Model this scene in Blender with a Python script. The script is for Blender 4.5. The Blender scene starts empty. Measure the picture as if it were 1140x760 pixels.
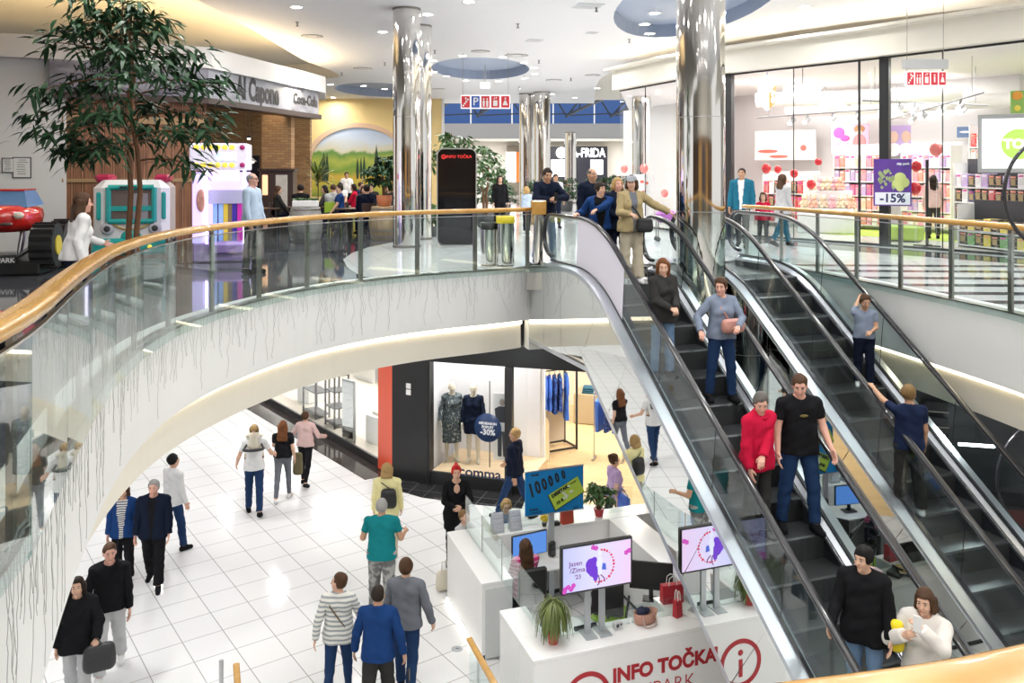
import bpy, bmesh, math, random
import numpy as np
from mathutils import Vector, Matrix
from mathutils.geometry import tessellate_polygon
R = math.radians; PI = math.pi
rnd = random.Random(7)
C = bpy.context.scene.collection
# ------------------------------------------------------------------ frame of the photograph
FPX, U0, V0, HC = 955.0, 570.0, 192.0, 1.72       # focal length in pixels, horizon row, eye height
GZ = -5.18                                        # ground floor level (upper floor is z = 0)
def at(u, v, Y): return Vector(((u-U0)/FPX*Y, Y, HC-(v-V0)/FPX*Y))
def onz(u, v, z):
    Y = FPX*(HC-z)/(v-V0); return Vector(((u-U0)/FPX*Y, Y, z))
EX, EY = Vector((.94208, .3354, 0)), Vector((-.3354, .94208, 0))   # across / along the escalators
EROT = math.atan2(.3354, .94208)
def F(a, q, z): return EX*a + EY*q + Vector((0, 0, z))
TROT = R(35.6)
# ------------------------------------------------------------------ materials
MATS = {}
def nt(name):
    m = bpy.data.materials.new(name); m.use_nodes = True
    return m, m.node_tree.nodes, m.node_tree.links, m.node_tree.nodes['Principled BSDF']
def mat(name, col, rough=.5, metal=0, emit=None, es=1, noise=0, nscale=8, spec=.5, alpha=1, coat=0, bump=0, stretch=(1, 1, 1), rough2=None):
    if name in MATS: return MATS[name]
    m, N, L, b = nt(name)
    c = tuple(col)+(1,) if len(col) == 3 else col
    b.inputs['Base Color'].default_value = c
    b.inputs['Roughness'].default_value = rough; b.inputs['Metallic'].default_value = metal
    b.inputs['Specular IOR Level'].default_value = spec
    b.inputs['Coat Weight'].default_value = coat
    if emit:
        b.inputs['Emission Color'].default_value = tuple(emit)+(1,); b.inputs['Emission Strength'].default_value = es
    if noise or bump:
        tc = N.new('ShaderNodeTexCoord'); mp = N.new('ShaderNodeMapping'); mp.inputs['Scale'].default_value = stretch
        L.new(tc.outputs['Object'], mp.inputs['Vector'])
        nz = N.new('ShaderNodeTexNoise'); nz.inputs['Scale'].default_value = nscale; nz.inputs['Detail'].default_value = 5
        L.new(mp.outputs['Vector'], nz.inputs['Vector'])
        if noise:
            mx = N.new('ShaderNodeMix'); mx.data_type = 'RGBA'
            mx.inputs[6].default_value = tuple(max(0, x*(1-noise)) for x in c[:3])+(1,)
            mx.inputs[7].default_value = tuple(min(1, x*(1+noise)) for x in c[:3])+(1,)
            L.new(nz.outputs['Fac'], mx.inputs[0]); L.new(mx.outputs[2], b.inputs['Base Color'])
        if bump:
            bp = N.new('ShaderNodeBump'); bp.inputs['Strength'].default_value = bump; bp.inputs['Distance'].default_value = .02
            L.new(nz.outputs['Fac'], bp.inputs['Height']); L.new(bp.outputs['Normal'], b.inputs['Normal'])
    MATS[name] = m; return m
def glass(name, tint=(.93, .97, .96), refl=1.5, rough=0.0, base=0.03):
    # one box per pane: each of its two faces reflects
    if name in MATS: return MATS[name]
    m, N, L, b = nt(name); N.remove(b); out = N['Material Output']
    t = N.new('ShaderNodeBsdfTransparent'); t.inputs[0].default_value = tuple(tint)+(1,)
    g = N.new('ShaderNodeBsdfGlossy'); g.inputs['Roughness'].default_value = rough; g.inputs['Color'].default_value = (.95, .97, .97, 1)
    mx = N.new('ShaderNodeMixShader'); geo = N.new('ShaderNodeNewGeometry')
    dt = N.new('ShaderNodeVectorMath'); dt.operation = 'DOT_PRODUCT'; L.new(geo.outputs['Normal'], dt.inputs[0]); L.new(geo.outputs['Incoming'], dt.inputs[1])
    def mth(op, x, y=None):
        n = N.new('ShaderNodeMath'); n.operation = op; n.use_clamp = op in ('SUBTRACT', 'MULTIPLY_ADD')
        if isinstance(x, float): n.inputs[0].default_value = x
        else: L.new(x, n.inputs[0])
        if y is not None:
            if isinstance(y, float): n.inputs[1].default_value = y
            else: L.new(y, n.inputs[1])
        return n
    ab = mth('ABSOLUTE', dt.outputs['Value']); om = mth('SUBTRACT', 1.0, ab.outputs[0]); pw = mth('POWER', om.outputs[0], 4.2)
    ad = mth('MULTIPLY_ADD', pw.outputs[0], 1.0-base); ad.inputs[2].default_value = base      # Schlick reflectance of a thin pane
    L.new(ad.outputs[0], mx.inputs[0])
    L.new(t.outputs[0], mx.inputs[1]); L.new(g.outputs[0], mx.inputs[2]); L.new(mx.outputs[0], out.inputs['Surface'])
    MATS[name] = m; return m
def mapped(N, L, rot=0, scale=1, coord='Object', loc=(0, 0, 0)):
    tc = N.new('ShaderNodeTexCoord'); mp = N.new('ShaderNodeMapping')
    mp.inputs['Rotation'].default_value = (0, 0, rot); s = scale if isinstance(scale, tuple) else (scale,)*3
    mp.inputs['Scale'].default_value = s; mp.inputs['Location'].default_value = loc
    L.new(tc.outputs[coord], mp.inputs['Vector']); return mp.outputs['Vector']
def ramp(N, L, src, stops, interp='LINEAR'):
    r = N.new('ShaderNodeValToRGB'); r.color_ramp.interpolation = interp
    while len(r.color_ramp.elements) < len(stops): r.color_ramp.elements.new(.5)
    for e, (p, c) in zip(r.color_ramp.elements, stops):
        e.position = p; e.color = tuple(c)+(1,)
    L.new(src, r.inputs[0]); return r.outputs[0]
def brick(N, L, vec, c1, c2, mortar, bw, bh, ms, off=.5, bias=0):
    b = N.new('ShaderNodeTexBrick'); b.offset = off; b.squash = 1
    b.inputs['Color1'].default_value = tuple(c1)+(1,); b.inputs['Color2'].default_value = tuple(c2)+(1,)
    b.inputs['Mortar'].default_value = tuple(mortar)+(1,); b.inputs['Scale'].default_value = 1
    b.inputs['Mortar Size'].default_value = ms; b.inputs['Brick Width'].default_value = bw; b.inputs['Row Height'].default_value = bh
    b.inputs['Mortar Smooth'].default_value = .1; b.inputs['Bias'].default_value = bias
    L.new(vec, b.inputs['Vector']); return b.outputs['Color']
def tiles(name, c1, c2, mortar, w, h, ms, rot=0, rough=.12, off=0, loc=(0, 0, 0), coat=0, coord='Object', spec=.5):
    if name in MATS: return MATS[name]
    m, N, L, b = nt(name)
    c = brick(N, L, mapped(N, L, rot, 1, coord, loc), c1, c2, mortar, w, h, ms, off)
    L.new(c, b.inputs['Base Color']); b.inputs['Roughness'].default_value = rough; b.inputs['Coat Weight'].default_value = coat
    b.inputs['Specular IOR Level'].default_value = spec
    MATS[name] = m; return m
def wood(name, c1, c2, rough=.35, scale=(2, 40, 40), coat=.2):
    if name in MATS: return MATS[name]
    m, N, L, b = nt(name)
    n = N.new('ShaderNodeTexNoise'); n.inputs['Scale'].default_value = 1; n.inputs['Detail'].default_value = 6
    L.new(mapped(N, L, 0, scale), n.inputs['Vector'])
    L.new(ramp(N, L, n.outputs['Fac'], [(.3, c1), (.7, c2)]), b.inputs['Base Color'])
    b.inputs['Roughness'].default_value = rough; b.inputs['Coat Weight'].default_value = coat
    MATS[name] = m; return m
# ------------------------------------------------------------------ geometry
class M:
    def __init__(s): s.v, s.f, s.sm, s.mi, s.cur = [], [], [], [], 0
    def add(s, vs, fs, smooth=False):
        o = len(s.v); s.v += [tuple(v) for v in vs]
        for f in fs: s.f.append([i+o for i in f]); s.sm.append(smooth); s.mi.append(s.cur)
        return s
    def box(s, c, d, rz=0, bev=0):
        x, y, z = d[0]/2, d[1]/2, d[2]/2; cs, sn = math.cos(rz), math.sin(rz); c = Vector(c)
        if bev:
            b = min(bev, x*.9, y*.9, z*.9); P = []
            for (hz, ins) in ((-z, b), (-z+b, 0), (z-b, 0), (z, b)):
                X, Y = x-ins, y-ins; k = b if not ins else b*.4
                for p in ((X-k, Y), (-X+k, Y), (-X, Y-k), (-X, -Y+k), (-X+k, -Y), (X-k, -Y), (X, -Y+k), (X, Y-k)):
                    P.append((c.x+p[0]*cs-p[1]*sn, c.y+p[0]*sn+p[1]*cs, c.z+hz))
            fs = [list(range(7, -1, -1)), list(range(24, 32))]
            for r in range(3):
                for i in range(8):
                    j = (i+1) % 8; fs.append((r*8+i, r*8+j, r*8+8+j, r*8+8+i))
            return s.add(P, fs)
        P = []
        for dz in (-z, z):
            for dx, dy in ((-x, -y), (x, -y), (x, y), (-x, y)):
                P.append((c.x+dx*cs-dy*sn, c.y+dx*sn+dy*cs, c.z+dz))
        return s.add(P, [(3, 2, 1, 0), (4, 5, 6, 7), (0, 1, 5, 4), (1, 2, 6, 5), (2, 3, 7, 6), (3, 0, 4, 7)])
    def hexa(s, b4, t4):      # bottom loop, top loop (any quads)
        n = len(b4); fs = [list(range(n))[::-1], list(range(n, 2*n))]
        for i in range(n): j = (i+1) % n; fs.append((i, j, n+j, n+i))
        return s.add(list(b4)+list(t4), fs)
    def prism(s, poly, z0, z1): return s.hexa([(p[0], p[1], z0) for p in poly], [(p[0], p[1], z1) for p in poly])
    def slab(s, poly, off):   # planar polygon in 3D extruded by vector
        off = Vector(off); return s.hexa([Vector(p) for p in poly], [Vector(p)+off for p in poly])
    def poly(s, pts, holes=(), flip=False):
        loops = [[Vector(p) for p in pts]]+[[Vector(p) for p in h] for h in holes]
        tris = tessellate_polygon(loops); P = [p for l in loops for p in l]
        fs = []
        for t in tris:
            n = (P[t[1]]-P[t[0]]).cross(P[t[2]]-P[t[0]]).z
            t = list(t)
            if (n < 0) != flip: t = t[::-1]
            fs.append(t)
        return s.add(P, fs)
    def quad(s, a, b, c, d): return s.add([a, b, c, d], [(0, 1, 2, 3)])
    def tube(s, pts, r, seg=8, cap=True, smooth=True, closed=False):
        pts = [Vector(p) for p in pts]; n = len(pts); rr = r if isinstance(r, (list, tuple)) else [r]*n
        T = [(pts[(i+1) % n if closed else min(i+1, n-1)]-pts[(i-1) % n if closed else max(i-1, 0)]).normalized() for i in range(n)]
        a = Vector((0, 0, 1)) if abs(T[0].z) < .9 else Vector((1, 0, 0)); u = T[0].cross(a).normalized(); P = []
        for i in range(n):
            u = (u-T[i]*u.dot(T[i])).normalized(); w = T[i].cross(u)
            for k in range(seg):
                t = 2*PI*k/seg; P.append(pts[i]+(u*math.cos(t)+w*math.sin(t))*rr[i])
        fs = []
        for i in range(n if closed else n-1):
            for k in range(seg):
                j = (i+1) % n; fs.append((i*seg+k, i*seg+(k+1) % seg, j*seg+(k+1) % seg, j*seg+k))
        s.add(P, fs, smooth)
        if cap and not closed: s.caps(n, seg)
        return s
    def sweep(s, pts, prof, side=None, closed=False, smooth=False, up=Vector((0, 0, 1))):
        # profile (x sideways, y up) carried along a path; side(i) may give the sideways vector
        pts = [Vector(p) for p in pts]; n = len(pts); k = len(prof); P = []
        for i in range(n):
            T = (pts[(i+1) % n if closed else min(i+1, n-1)]-pts[(i-1) % n if closed else max(i-1, 0)]).normalized()
            S = side if side is not None else T.cross(up).normalized()
            U = S.cross(T).normalized()
            for (x, y) in prof: P.append(pts[i]+S*x+U*y)
        fs = []
        for i in range(n if closed else n-1):
            for a in range(k):
                j = (i+1) % n; fs.append((i*k+a, i*k+(a+1) % k, j*k+(a+1) % k, j*k+a))
        if not closed: fs += [list(range(k))[::-1], list(range((n-1)*k, n*k))]
        return s.add(P, fs, smooth)
    def lathe(s, prof, c=(0, 0, 0), seg=20, smooth=True, sx=1, sy=1):
        P = []; n = len(prof); c = Vector(c)
        for (r, z) in prof:
            for k in range(seg):
                t = 2*PI*k/seg; P.append((c.x+r*sx*math.cos(t), c.y+r*sy*math.sin(t), c.z+z))
        fs = [(i*seg+k, i*seg+(k+1) % seg, (i+1)*seg+(k+1) % seg, (i+1)*seg+k) for i in range(n-1) for k in range(seg)]
        s.add(P, fs, smooth); s.caps(n, seg); return s
    def caps(s, n, seg):        # flat end faces on the ring just added
        o = len(s.v)-n*seg; A, B = s.v[o:o+seg], s.v[o+(n-1)*seg:o+n*seg]      # own vertices, so the ends stay crisp
        s.add(A, [list(range(seg))[::-1]]); s.add(B, [list(range(seg))])
    def ball(s, c, r, seg=14, rings=9):
        r = r if isinstance(r, (tuple, list, Vector)) else (r,)*3
        o = len(s.v); P = []; c = Vector(c)
        for i in range(rings+1):
            p = PI*i/rings
            for k in range(seg):
                t = 2*PI*k/seg; P.append((c.x+r[0]*math.sin(p)*math.cos(t), c.y+r[1]*math.sin(p)*math.sin(t), c.z-r[2]*math.cos(p)))
        return s.add(P, [(i*seg+k, i*seg+(k+1) % seg, (i+1)*seg+(k+1) % seg, (i+1)*seg+k) for i in range(rings) for k in range(seg)], True)
    def xf(s, mtx):
        s.v = [tuple(mtx @ Vector(v)) for v in s.v]; return s
    def mesh(s, name, mats):
        me = bpy.data.meshes.new(name); me.from_pydata(s.v, [], s.f)
        mats = mats if isinstance(mats, (list, tuple)) else [mats]
        for m in mats: me.materials.append(m)
        me.polygons.foreach_set('use_smooth', s.sm); me.polygons.foreach_set('material_index', s.mi)
        me.update(); return me
    def build(s, name, mats, parent=None, loc=None, rz=None, label=None):
        o = bpy.data.objects.new(name, s.mesh(name, mats)); C.objects.link(o)
        if loc is not None: o.location = loc
        if rz is not None: o.rotation_euler = (0, 0, rz)
        if parent: o.parent = parent
        if label: o['label'] = label
        return o
def tag(o, label, cat, group=None, kind=None):
    o['label'] = label; o['category'] = cat
    if group: o['group'] = group
    if kind: o['kind'] = kind
    return o
def thing(name, label, cat, loc=(0, 0, 0), rz=0, group=None):
    o = bpy.data.objects.new(name, None); C.objects.link(o); o.empty_display_size = .1
    o.location = loc; o.rotation_euler = (0, 0, rz); return tag(o, label, cat, group)
def struct(name, m, mats, **k):
    o = m.build(name, mats, **k); o['kind'] = 'structure'; return o
KIDS = {}
def copy_tree(o, parent=None, depth=0):
    c = o.copy(); C.objects.link(c)
    if parent: c.parent = parent
    for ch in [x for x in bpy.data.objects if x.parent == o] if depth < 3 else []: copy_tree(ch, c, depth+1)
    return c
def dup(o, label, loc, rz=None, group=None, scale=None):
    c = copy_tree(o); c.location = loc; c['label'] = label
    if rz is not None: c.rotation_euler = (0, 0, rz)
    if group: c['group'] = group
    if scale: c.scale = scale if isinstance(scale, tuple) else (scale,)*3
    return c
def text_mesh(txt, size, extrude=.003, align='CENTER', spacing=1.0, bold=0):
    cu = bpy.data.curves.new('t', 'FONT'); cu.body = txt; cu.size = size; cu.extrude = extrude; cu.align_x = align
    cu.space_character = spacing; cu.offset = bold; cu.align_y = 'CENTER'; cu.resolution_u = 3
    o = bpy.data.objects.new('t', cu); C.objects.link(o)
    bpy.context.view_layer.update()
    me = bpy.data.meshes.new_from_object(o.evaluated_get(bpy.context.evaluated_depsgraph_get()))
    bpy.data.objects.remove(o); return me
def text(txt, size, mt, loc, parent=None, name='lettering', rot=(PI/2, 0, 0), extrude=.003, bold=0, spacing=1.0, align='CENTER', sx=1):
    me = text_mesh(txt, size, extrude, align, spacing, bold); me.materials.clear(); me.materials.append(mt)
    o = bpy.data.objects.new(name, me); C.objects.link(o); o.location = loc; o.scale = (sx, 1, 1)
    if len(rot) == 3 and rot[1]:      # tilt within the sign's own plane
        o.rotation_euler = (Matrix.Rotation(rot[2], 3, 'Z') @ Matrix.Rotation(rot[0], 3, 'X') @ Matrix.Rotation(-rot[1], 3, 'Z')).to_euler()
    else: o.rotation_euler = rot
    if parent: o.parent = parent
    return o
def catmull(pts, n=6, closed=False):
    P = [Vector(p) for p in pts]; out = []; m = len(P)
    for i in range(m if closed else m-1):
        p0, p1, p2, p3 = (P[(i-1) % m], P[i], P[(i+1) % m], P[(i+2) % m]) if closed else (P[max(i-1, 0)], P[i], P[i+1], P[min(i+2, m-1)])
        for k in range(n):
            t = k/n
            out.append(.5*((2*p1)+(p2-p0)*t+(2*p0-5*p1+4*p2-p3)*t*t+(3*p1-p0-3*p2+p3)*t**3))
    if not closed: out.append(P[-1])
    return out
def resample(pts, d):
    out = [pts[0]]; acc = 0
    L = sum((pts[i+1]-pts[i]).length for i in range(len(pts)-1)); n = max(1, round(L/d)); d = L/n; tgt = d
    for i in range(len(pts)-1):
        s = (pts[i+1]-pts[i]).length
        while acc+s >= tgt-1e-6 and len(out) <= n:
            out.append(pts[i].lerp(pts[i+1], (tgt-acc)/s)); tgt += d
        acc += s
    return out
def offset(pts, d):      # path offset to the right of travel
    out = []
    for i in range(len(pts)):
        T = (pts[min(i+1, len(pts)-1)]-pts[max(i-1, 0)]); T.z = 0; T.normalize()
        out.append(pts[i]+Vector((T.y, -T.x, 0))*d)
    return out
# ------------------------------------------------------------------ shared materials
WHITE = mat('white_paint', (.80, .80, .79), .55, noise=.02, nscale=3)
CREAM = mat('cream_paint', (.80, .77, .68), .55, noise=.02, nscale=3)
CEIL = mat('ceiling_paint', (.84, .855, .88), .6, noise=.015, nscale=2)
BLUEC = mat('recess_paint', (.36, .43, .56), .6, noise=.03, nscale=3)
FASCIA = mat('fascia_paint', (.78, .79, .78), .5, noise=.03, nscale=2)
OAK = wood('oak_handrail', (.46, .235, .045), (.60, .335, .085), .25, (6, 6, 6), .5)
STEEL = mat('brushed_steel', (.55, .55, .56), .28, 1, noise=.1, nscale=30)
DSTEEL = mat('post_steel', (.30, .28, .25), .3, 1, noise=.1, nscale=30)
ALU = mat('aluminium_deck', (.62, .65, .70), .33, 1, noise=.04, nscale=40)
def chrome():
    m, N, L, b = nt('polished_chrome'); b.inputs['Base Color'].default_value = (.74, .72, .69, 1); b.inputs['Metallic'].default_value = 1; b.inputs['Roughness'].default_value = .06
    b.inputs['Anisotropic'].default_value = .0; t = N.new('ShaderNodeTangent'); t.direction_type = 'RADIAL'; t.axis = 'Z'; L.new(t.outputs[0], b.inputs['Tangent']); b.inputs['Anisotropic Rotation'].default_value = CHROT
    n = N.new('ShaderNodeTexNoise'); n.inputs['Scale'].default_value = 1; n.inputs['Detail'].default_value = 3; L.new(mapped(N, L, 0, (9, 9, .0)), n.inputs['Vector'])
    bp = N.new('ShaderNodeBump'); bp.inputs['Strength'].default_value = .30; bp.inputs['Distance'].default_value = .02; L.new(n.outputs['Fac'], bp.inputs['Height']); L.new(bp.outputs['Normal'], b.inputs['Normal']); return m
CHROT = 0.0
CHROME = chrome()
MIRROR = mat('mirror_cladding', (.86, .88, .87), .015, 1)
RUBBER = mat('black_rubber', (.018, .018, .022), .28, coat=.4)
BLACK = mat('black_satin', (.015, .015, .016), .4)
BLACKG = mat('black_gloss', (.006, .006, .007), .06)
GLASS = glass('balustrade_glass', (.88, .93, .92), 1.5, base=.03)
SHOPG = glass('shop_glass', (.97, .98, .98), 1.45, base=.0)
ESCG = glass('escalator_glass', (.86, .91, .91), 1.5, base=.04)
EMITW = mat('lamp_diffuser', (1, 1, 1), .5, emit=(1, .97, .92), es=14)
COVE = mat('warm_led_strip', (1, 1, 1), .5, emit=(1, .80, .50), es=9)
TILE = tiles('white_stone_tiles', (.80, .80, .80), (.78, .78, .79), (.40, .40, .39), .588, .625, .008, -TROT, .10, loc=(.13, .06, 0))
UPTILE = tiles('upper_white_tiles', (.80, .81, .82), (.76, .77, .79), (.5, .5, .5), .6, .6, .006, -.33, .07)
DARKT = tiles('upper_dark_tiles', (.050, .052, .060), (.085, .088, .10), (.03, .03, .03), .9, .45, .004, -.33, .05, off=.5)
# ================================================================== SETTING
V3 = lambda x, y, z=0: Vector((x, y, z))
left_c = [(.30, 15.40), (-.2, 14.98), (-1.30, 14.42), (-2.25, 13.56), (-2.96, 12.60), (-3.38, 11.4), (-3.64, 10.3), (-3.72, 9.4), (-3.61, 8.4), (-3.36, 7.14),
          (-3.04, 6.15), (-2.79, 5.41), (-2.62, 4.9), (-2.36, 4.29), (-2.08, 3.4), (-1.95, 2.4), (-1.75, 1.5), (-1.2, .9)]
near_c = [(-1.2, .9), (-.5, .82), (.05, .90), (.28, .985), (.69, 1.085), (1.3, 1.35), (2.2, 2.0), (3.4, 3.4), (4.6, 5.4)]
right_c = [(4.6, 5.4), (5.5, 7.5), (6.0, 9.0), (6.1, 9.9), (6.03, 10.7), (5.82, 11.85), (5.58, 13.05), (5.30, 14.3), (4.95, 15.6), (4.55, 16.75)]
LEFT = resample(catmull([V3(*p) for p in left_c], 8), .22)
for _ in range(14): LEFT = [LEFT[0]]+[(a+b*2+c)/4 for a, b, c in zip(LEFT, LEFT[1:], LEFT[2:])]+[LEFT[-1]]
NEAR = catmull([V3(*p) for p in near_c], 5); RIGHT = catmull([V3(*p) for p in right_c], 5)
RING = LEFT+NEAR[1:]+RIGHT[1:]
QL = 14.47
corner_l, corner_r = RING[0], RING[-1]
# ---- floors
g = M(); g.poly([(-60, -12, GZ), (60, -12, GZ), (60, 75, GZ), (-60, 75, GZ)]); struct('floor', g, TILE)
g = M(); g.poly([(-40, -8, 0), (40, -8, 0), (40, 75, 0), (-40, 75, 0)], [RING]); struct('floor_upper', g, UPTILE)
g = M()
dk = [(-2.5, 14.2), (-3.0, 15.6), (-3.35, 17.0), (-3.42, 18.4), (-3.3, 19.8), (-3.0, 21.0), (-2.6, 22.0), (-2.9, 24), (-3.2, 27), (-3.4, 44), (-30, 44), (-30, -6), (-5, -6)]
lim = [p for p in LEFT if p.y < 13.9 and p.y > 1.0]
g.poly([V3(x, y, .003) for x, y in dk]+[V3(p.x, p.y, .003)+V3(-.0, 0, 0) for p in reversed(lim)]); struct('floor_cafe', g, DARKT)
# dark stripes in the stone of the floor before the toy shop
g = M(); RIGHTX = lambda y: next((p.x+(q.x-p.x)*(y-p.y)/(q.y-p.y) for p, q in zip(RIGHT, RIGHT[1:]) if (p.y-y)*(q.y-y) <= 0 and abs(q.y-p.y) > 1e-6), 5.5)
for i, y in enumerate([9.7, 10.45, 11.25, 12.1, 13.0, 13.9, 14.9, 15.8]):
    g.poly([(RIGHTX(y)+.05, y, .003), (16, y-.6, .003), (16, y-.25, .003), (RIGHTX(y+.3)+.05, y+.3, .003)])
struct('floor_stripes', g, mat('dark_stone', (.07, .072, .08), .07, noise=.2))
g = M(); g.poly([(4.9, 25.2, .003), (6.9, 21.9, .003), (8.6, 19.3, .003), (10.6, 16.6, .003), (16, 14.5, .003), (16, 13.5, .003), (10.2, 15.4, .003), (8.0, 18.0, .003), (6.2, 20.6, .003), (4.4, 24.2, .003)])
struct('floor_threshold', g, mat('dark_stone', (.07, .072, .08), .07))
# ---- fascia ring, led cove and soffit
g = M(); g.sweep(RING, [(0, .02), (0, -.92), (.30, -.92), (.30, .02)]); struct('wall_atrium', g, FASCIA)
g = M(); g.sweep(RING, [(.24, -1.0), (.24, -1.46), (.38, -1.46), (.38, -1.0)]); struct('trim_soffit', g, CREAM)
g = M(); g.sweep(RING, [(.20, -.935), (.20, -1.025), (.235, -1.025), (.235, -.935)]); struct('trim_cove', g, mat('fascia_led', (1, 1, 1), .5, emit=(1, .86, .62), es=4.5))
g = M(); off = offset(RING, .30)
g.poly([(-40, -8, -1.455), (40, -8, -1.455), (40, 75, -1.455), (-40, 75, -1.455)], [[V3(p.x, p.y, -1.455) for p in off]], flip=True); struct('ceiling_lower', g, CEIL)
g = M(); a, b = corner_l, corner_r; d = (b-a).normalized(); n = V3(-d.y, d.x)*.25
g.hexa([a+V3(0, 0, -1.46), b+V3(0, 0, -1.46), b+n+V3(0, 0, -1.46), a+n+V3(0, 0, -1.46)], [a+V3(0, 0, -.02), b+V3(0, 0, -.02), b+n+V3(0, 0, -.02), a+n+V3(0, 0, -.02)]); struct('wall_landing', g, FASCIA)
# ---- balustrades round the atrium
def balustrade(label, path, first=True, last=True, step=1.08):
    pts = resample(path, step); o = thing('balustrade', label, 'balustrade', tuple(pts[len(pts)//2]))
    L0 = Vector(o.location); P = [p-L0 for p in path]; Q = [p-L0 for p in pts]
    g = M(); w, h = .07, .04
    prof = [(w*math.copysign(abs(math.cos(t))**.55, math.cos(t)), h*math.copysign(abs(math.sin(t))**.55, math.sin(t))) for t in [2*PI*k/20 for k in range(20)]]
    g.sweep([p+V3(0, 0, 1.06) for p in P], prof, smooth=True); g.build('handrail', OAK, o)
    pin = offset(Q, .045)
    for i, p in enumerate(pin):
        T = (Q[min(i+1, len(Q)-1)]-Q[max(i-1, 0)]); rz = math.atan2(T.y, T.x)
        g = M(); g.box(p+V3(0, 0, .40), (.075, .03, 1.26), rz); g.box(p+V3(0, 0, 1.02), (.11, .05, .012), rz)
        g.box(p+V3(0, 0, .012), (.12, .07, .02), rz); g.build('post', DSTEEL, o)
    pg = offset(Q, -.035)
    for i in range(len(pg)-1):
        A, B = pg[i], pg[i+1]; d = (B-A); rz = math.atan2(d.y, d.x); ln = d.length-.012
        g = M(); c = (A+B)/2; g.box(c+V3(0, 0, .455), (ln, .012, 1.03), rz); g.build('glass_panel', GLASS, o)
    g = M(); g.sweep([p+V3(0, 0, .972) for p in offset(P, -.035)], [(-.012, -.006), (.012, -.006), (.012, .006), (-.012, .006)]); g.build('edge_profile', STEEL, o)
    return o
cut = 0
bl = balustrade('long curving oak and glass balustrade on the left of the atrium', LEFT[cut:])
# square oak newel block and polished post that end the left balustrade beside the escalator
e = Vector(bl.location); p = V3(.47, 15.25, 0)-e
g = M(); g.box(p+V3(0, 0, 1.10), (.25, .25, .25), .1, .01); g.build('newel_block', OAK, bl)
g = M(); g.lathe([(.085, -.42), (.085, .98)], p, 18); g.build('newel_post', CHROME, bl)
g = M(); g.box(p+V3(-.06, -.12, -.20), (.30, .03, .30), .1); g.box(p+V3(.14, -.05, -.22), (.03, .14, .40), .1); g.build('bracket', STEEL, bl)
balustrade('near oak handrail on glass in the bottom right foreground', NEAR)
balustrade('oak and glass balustrade in front of the toy shop on the right', RIGHT)
# cap trim along the floor edge
g = M(); g.sweep([p+V3(0, 0, .012) for p in RING], [(-.015, 0), (.14, 0), (.14, .014), (-.015, .014)]); struct('trim_edge', g, DSTEEL)
# ---- unlit fairy light strings hanging over the fascia of the left balustrade
g = M(); pl = resample([p for p in LEFT if p.y > 2.2], .05); po = offset(pl, -.02)
for i, p in enumerate(po):
    if rnd.random() < .25: continue
    n = rnd.randint(5, 11) if rnd.random() < .8 else 16; x = p.copy(); T = (po[min(i+1, len(po)-1)]-po[max(i-1, 0)]).normalized()
    pts = [x+V3(0, 0, .02)]; dx = 0
    for k in range(n):
        dx += rnd.uniform(-.03, .03); pts.append(p+T*dx+V3(0, 0, .02-(k+1)*.052))
    g.tube(pts, .0021, 3, False)
for k in range(7):
    pts = [p+V3(0, 0, .022+rnd.uniform(-.012, .03))+V3(rnd.uniform(-.03, .03), rnd.uniform(-.03, .03), 0) for p in offset(resample([p for p in LEFT if p.y > 2.2], .11), .02)]
    g.tube(pts, .0045, 4, False)
o = g.build('fairy_light_string', mat('clear_cable', (.36, .37, .35), .4, spec=.6)); tag(o, 'tangle of unlit fairy light cables hanging down the curved white fascia', 'fairy lights', kind='stuff')
# ---- main ceiling with recesses, left and right coves
CZ = 5.5
lc = [(-7.6, -8), (-7.4, 6), (-7.1, 12), (-6.9, 19), (-6.9, 24), (-7.0, 29), (-6.7, 32.5), (-7.4, 34.5), (-12, 36)]
rc = [(4.5, 47), (3.55, 34.5), (4.6, 29.5), (6.1, 25.2), (8.2, 22.1), (11, 19.4), (18, 13), (18, -8)]
def oval(cx, cy, a, b, n=40, rot=0): return [V3(cx+a*math.cos(2*PI*k/n)*math.cos(rot)-b*math.sin(2*PI*k/n)*math.sin(rot), cy+a*math.cos(2*PI*k/n)*math.sin(rot)+b*math.sin(2*PI*k/n)*math.cos(rot), CZ) for k in range(n)]
RECS = [oval(-1.15, 31.5, 1.78, 3.3), oval(-7.0+.95, 39.5, 2.0, 3.4), oval(4.05, 19.6, 1.65, 4.4)]
LC = catmull([V3(x, y, CZ) for x, y in lc], 4)+[V3(-12, 47, CZ)]; RC = catmull([V3(x, y, CZ) for x, y in rc], 4)
g = M(); g.poly(LC+RC, RECS, flip=True); struct('ceiling', g, CEIL)
for r in RECS:
    g = M(); n = len(r)
    g.add([p for p in r]+[p+V3(0, 0, .35) for p in r], [(i, (i+1) % n, n+(i+1) % n, n+i) for i in range(n)]); g.poly([p+V3(0, 0, .35) for p in r], flip=True)
    struct('ceiling_recess', g, BLUEC)
# raised cove ceiling over the shops left and right
g = M(); g.poly([(-40, -8, 6.15), (LC[0].x+.9, -8, 6.15), (-6.2, 12, 6.15), (-6.0, 24, 6.15), (-5.8, 36, 6.15), (-12, 40, 6.15), (-40, 40, 6.15)], flip=True)
struct('ceiling_left', g, CREAM)
g = M(); n = len(LC); g.add([p for p in LC[:-1]]+[p+V3(0, 0, .66) for p in LC[:-1]], [(i, i+1, n-1+i+1, n-1+i) for i in range(n-2)]); struct('trim_left', g, CREAM)
g = M(); g.poly([(3.4, 36, 5.95), (5, 27.5, 5.95), (7.5, 21, 5.95), (17, 12, 5.95), (40, -8, 5.95), (40, 50, 5.95), (3.4, 50, 5.95)], flip=True); struct('ceiling_right', g, CREAM)
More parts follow.
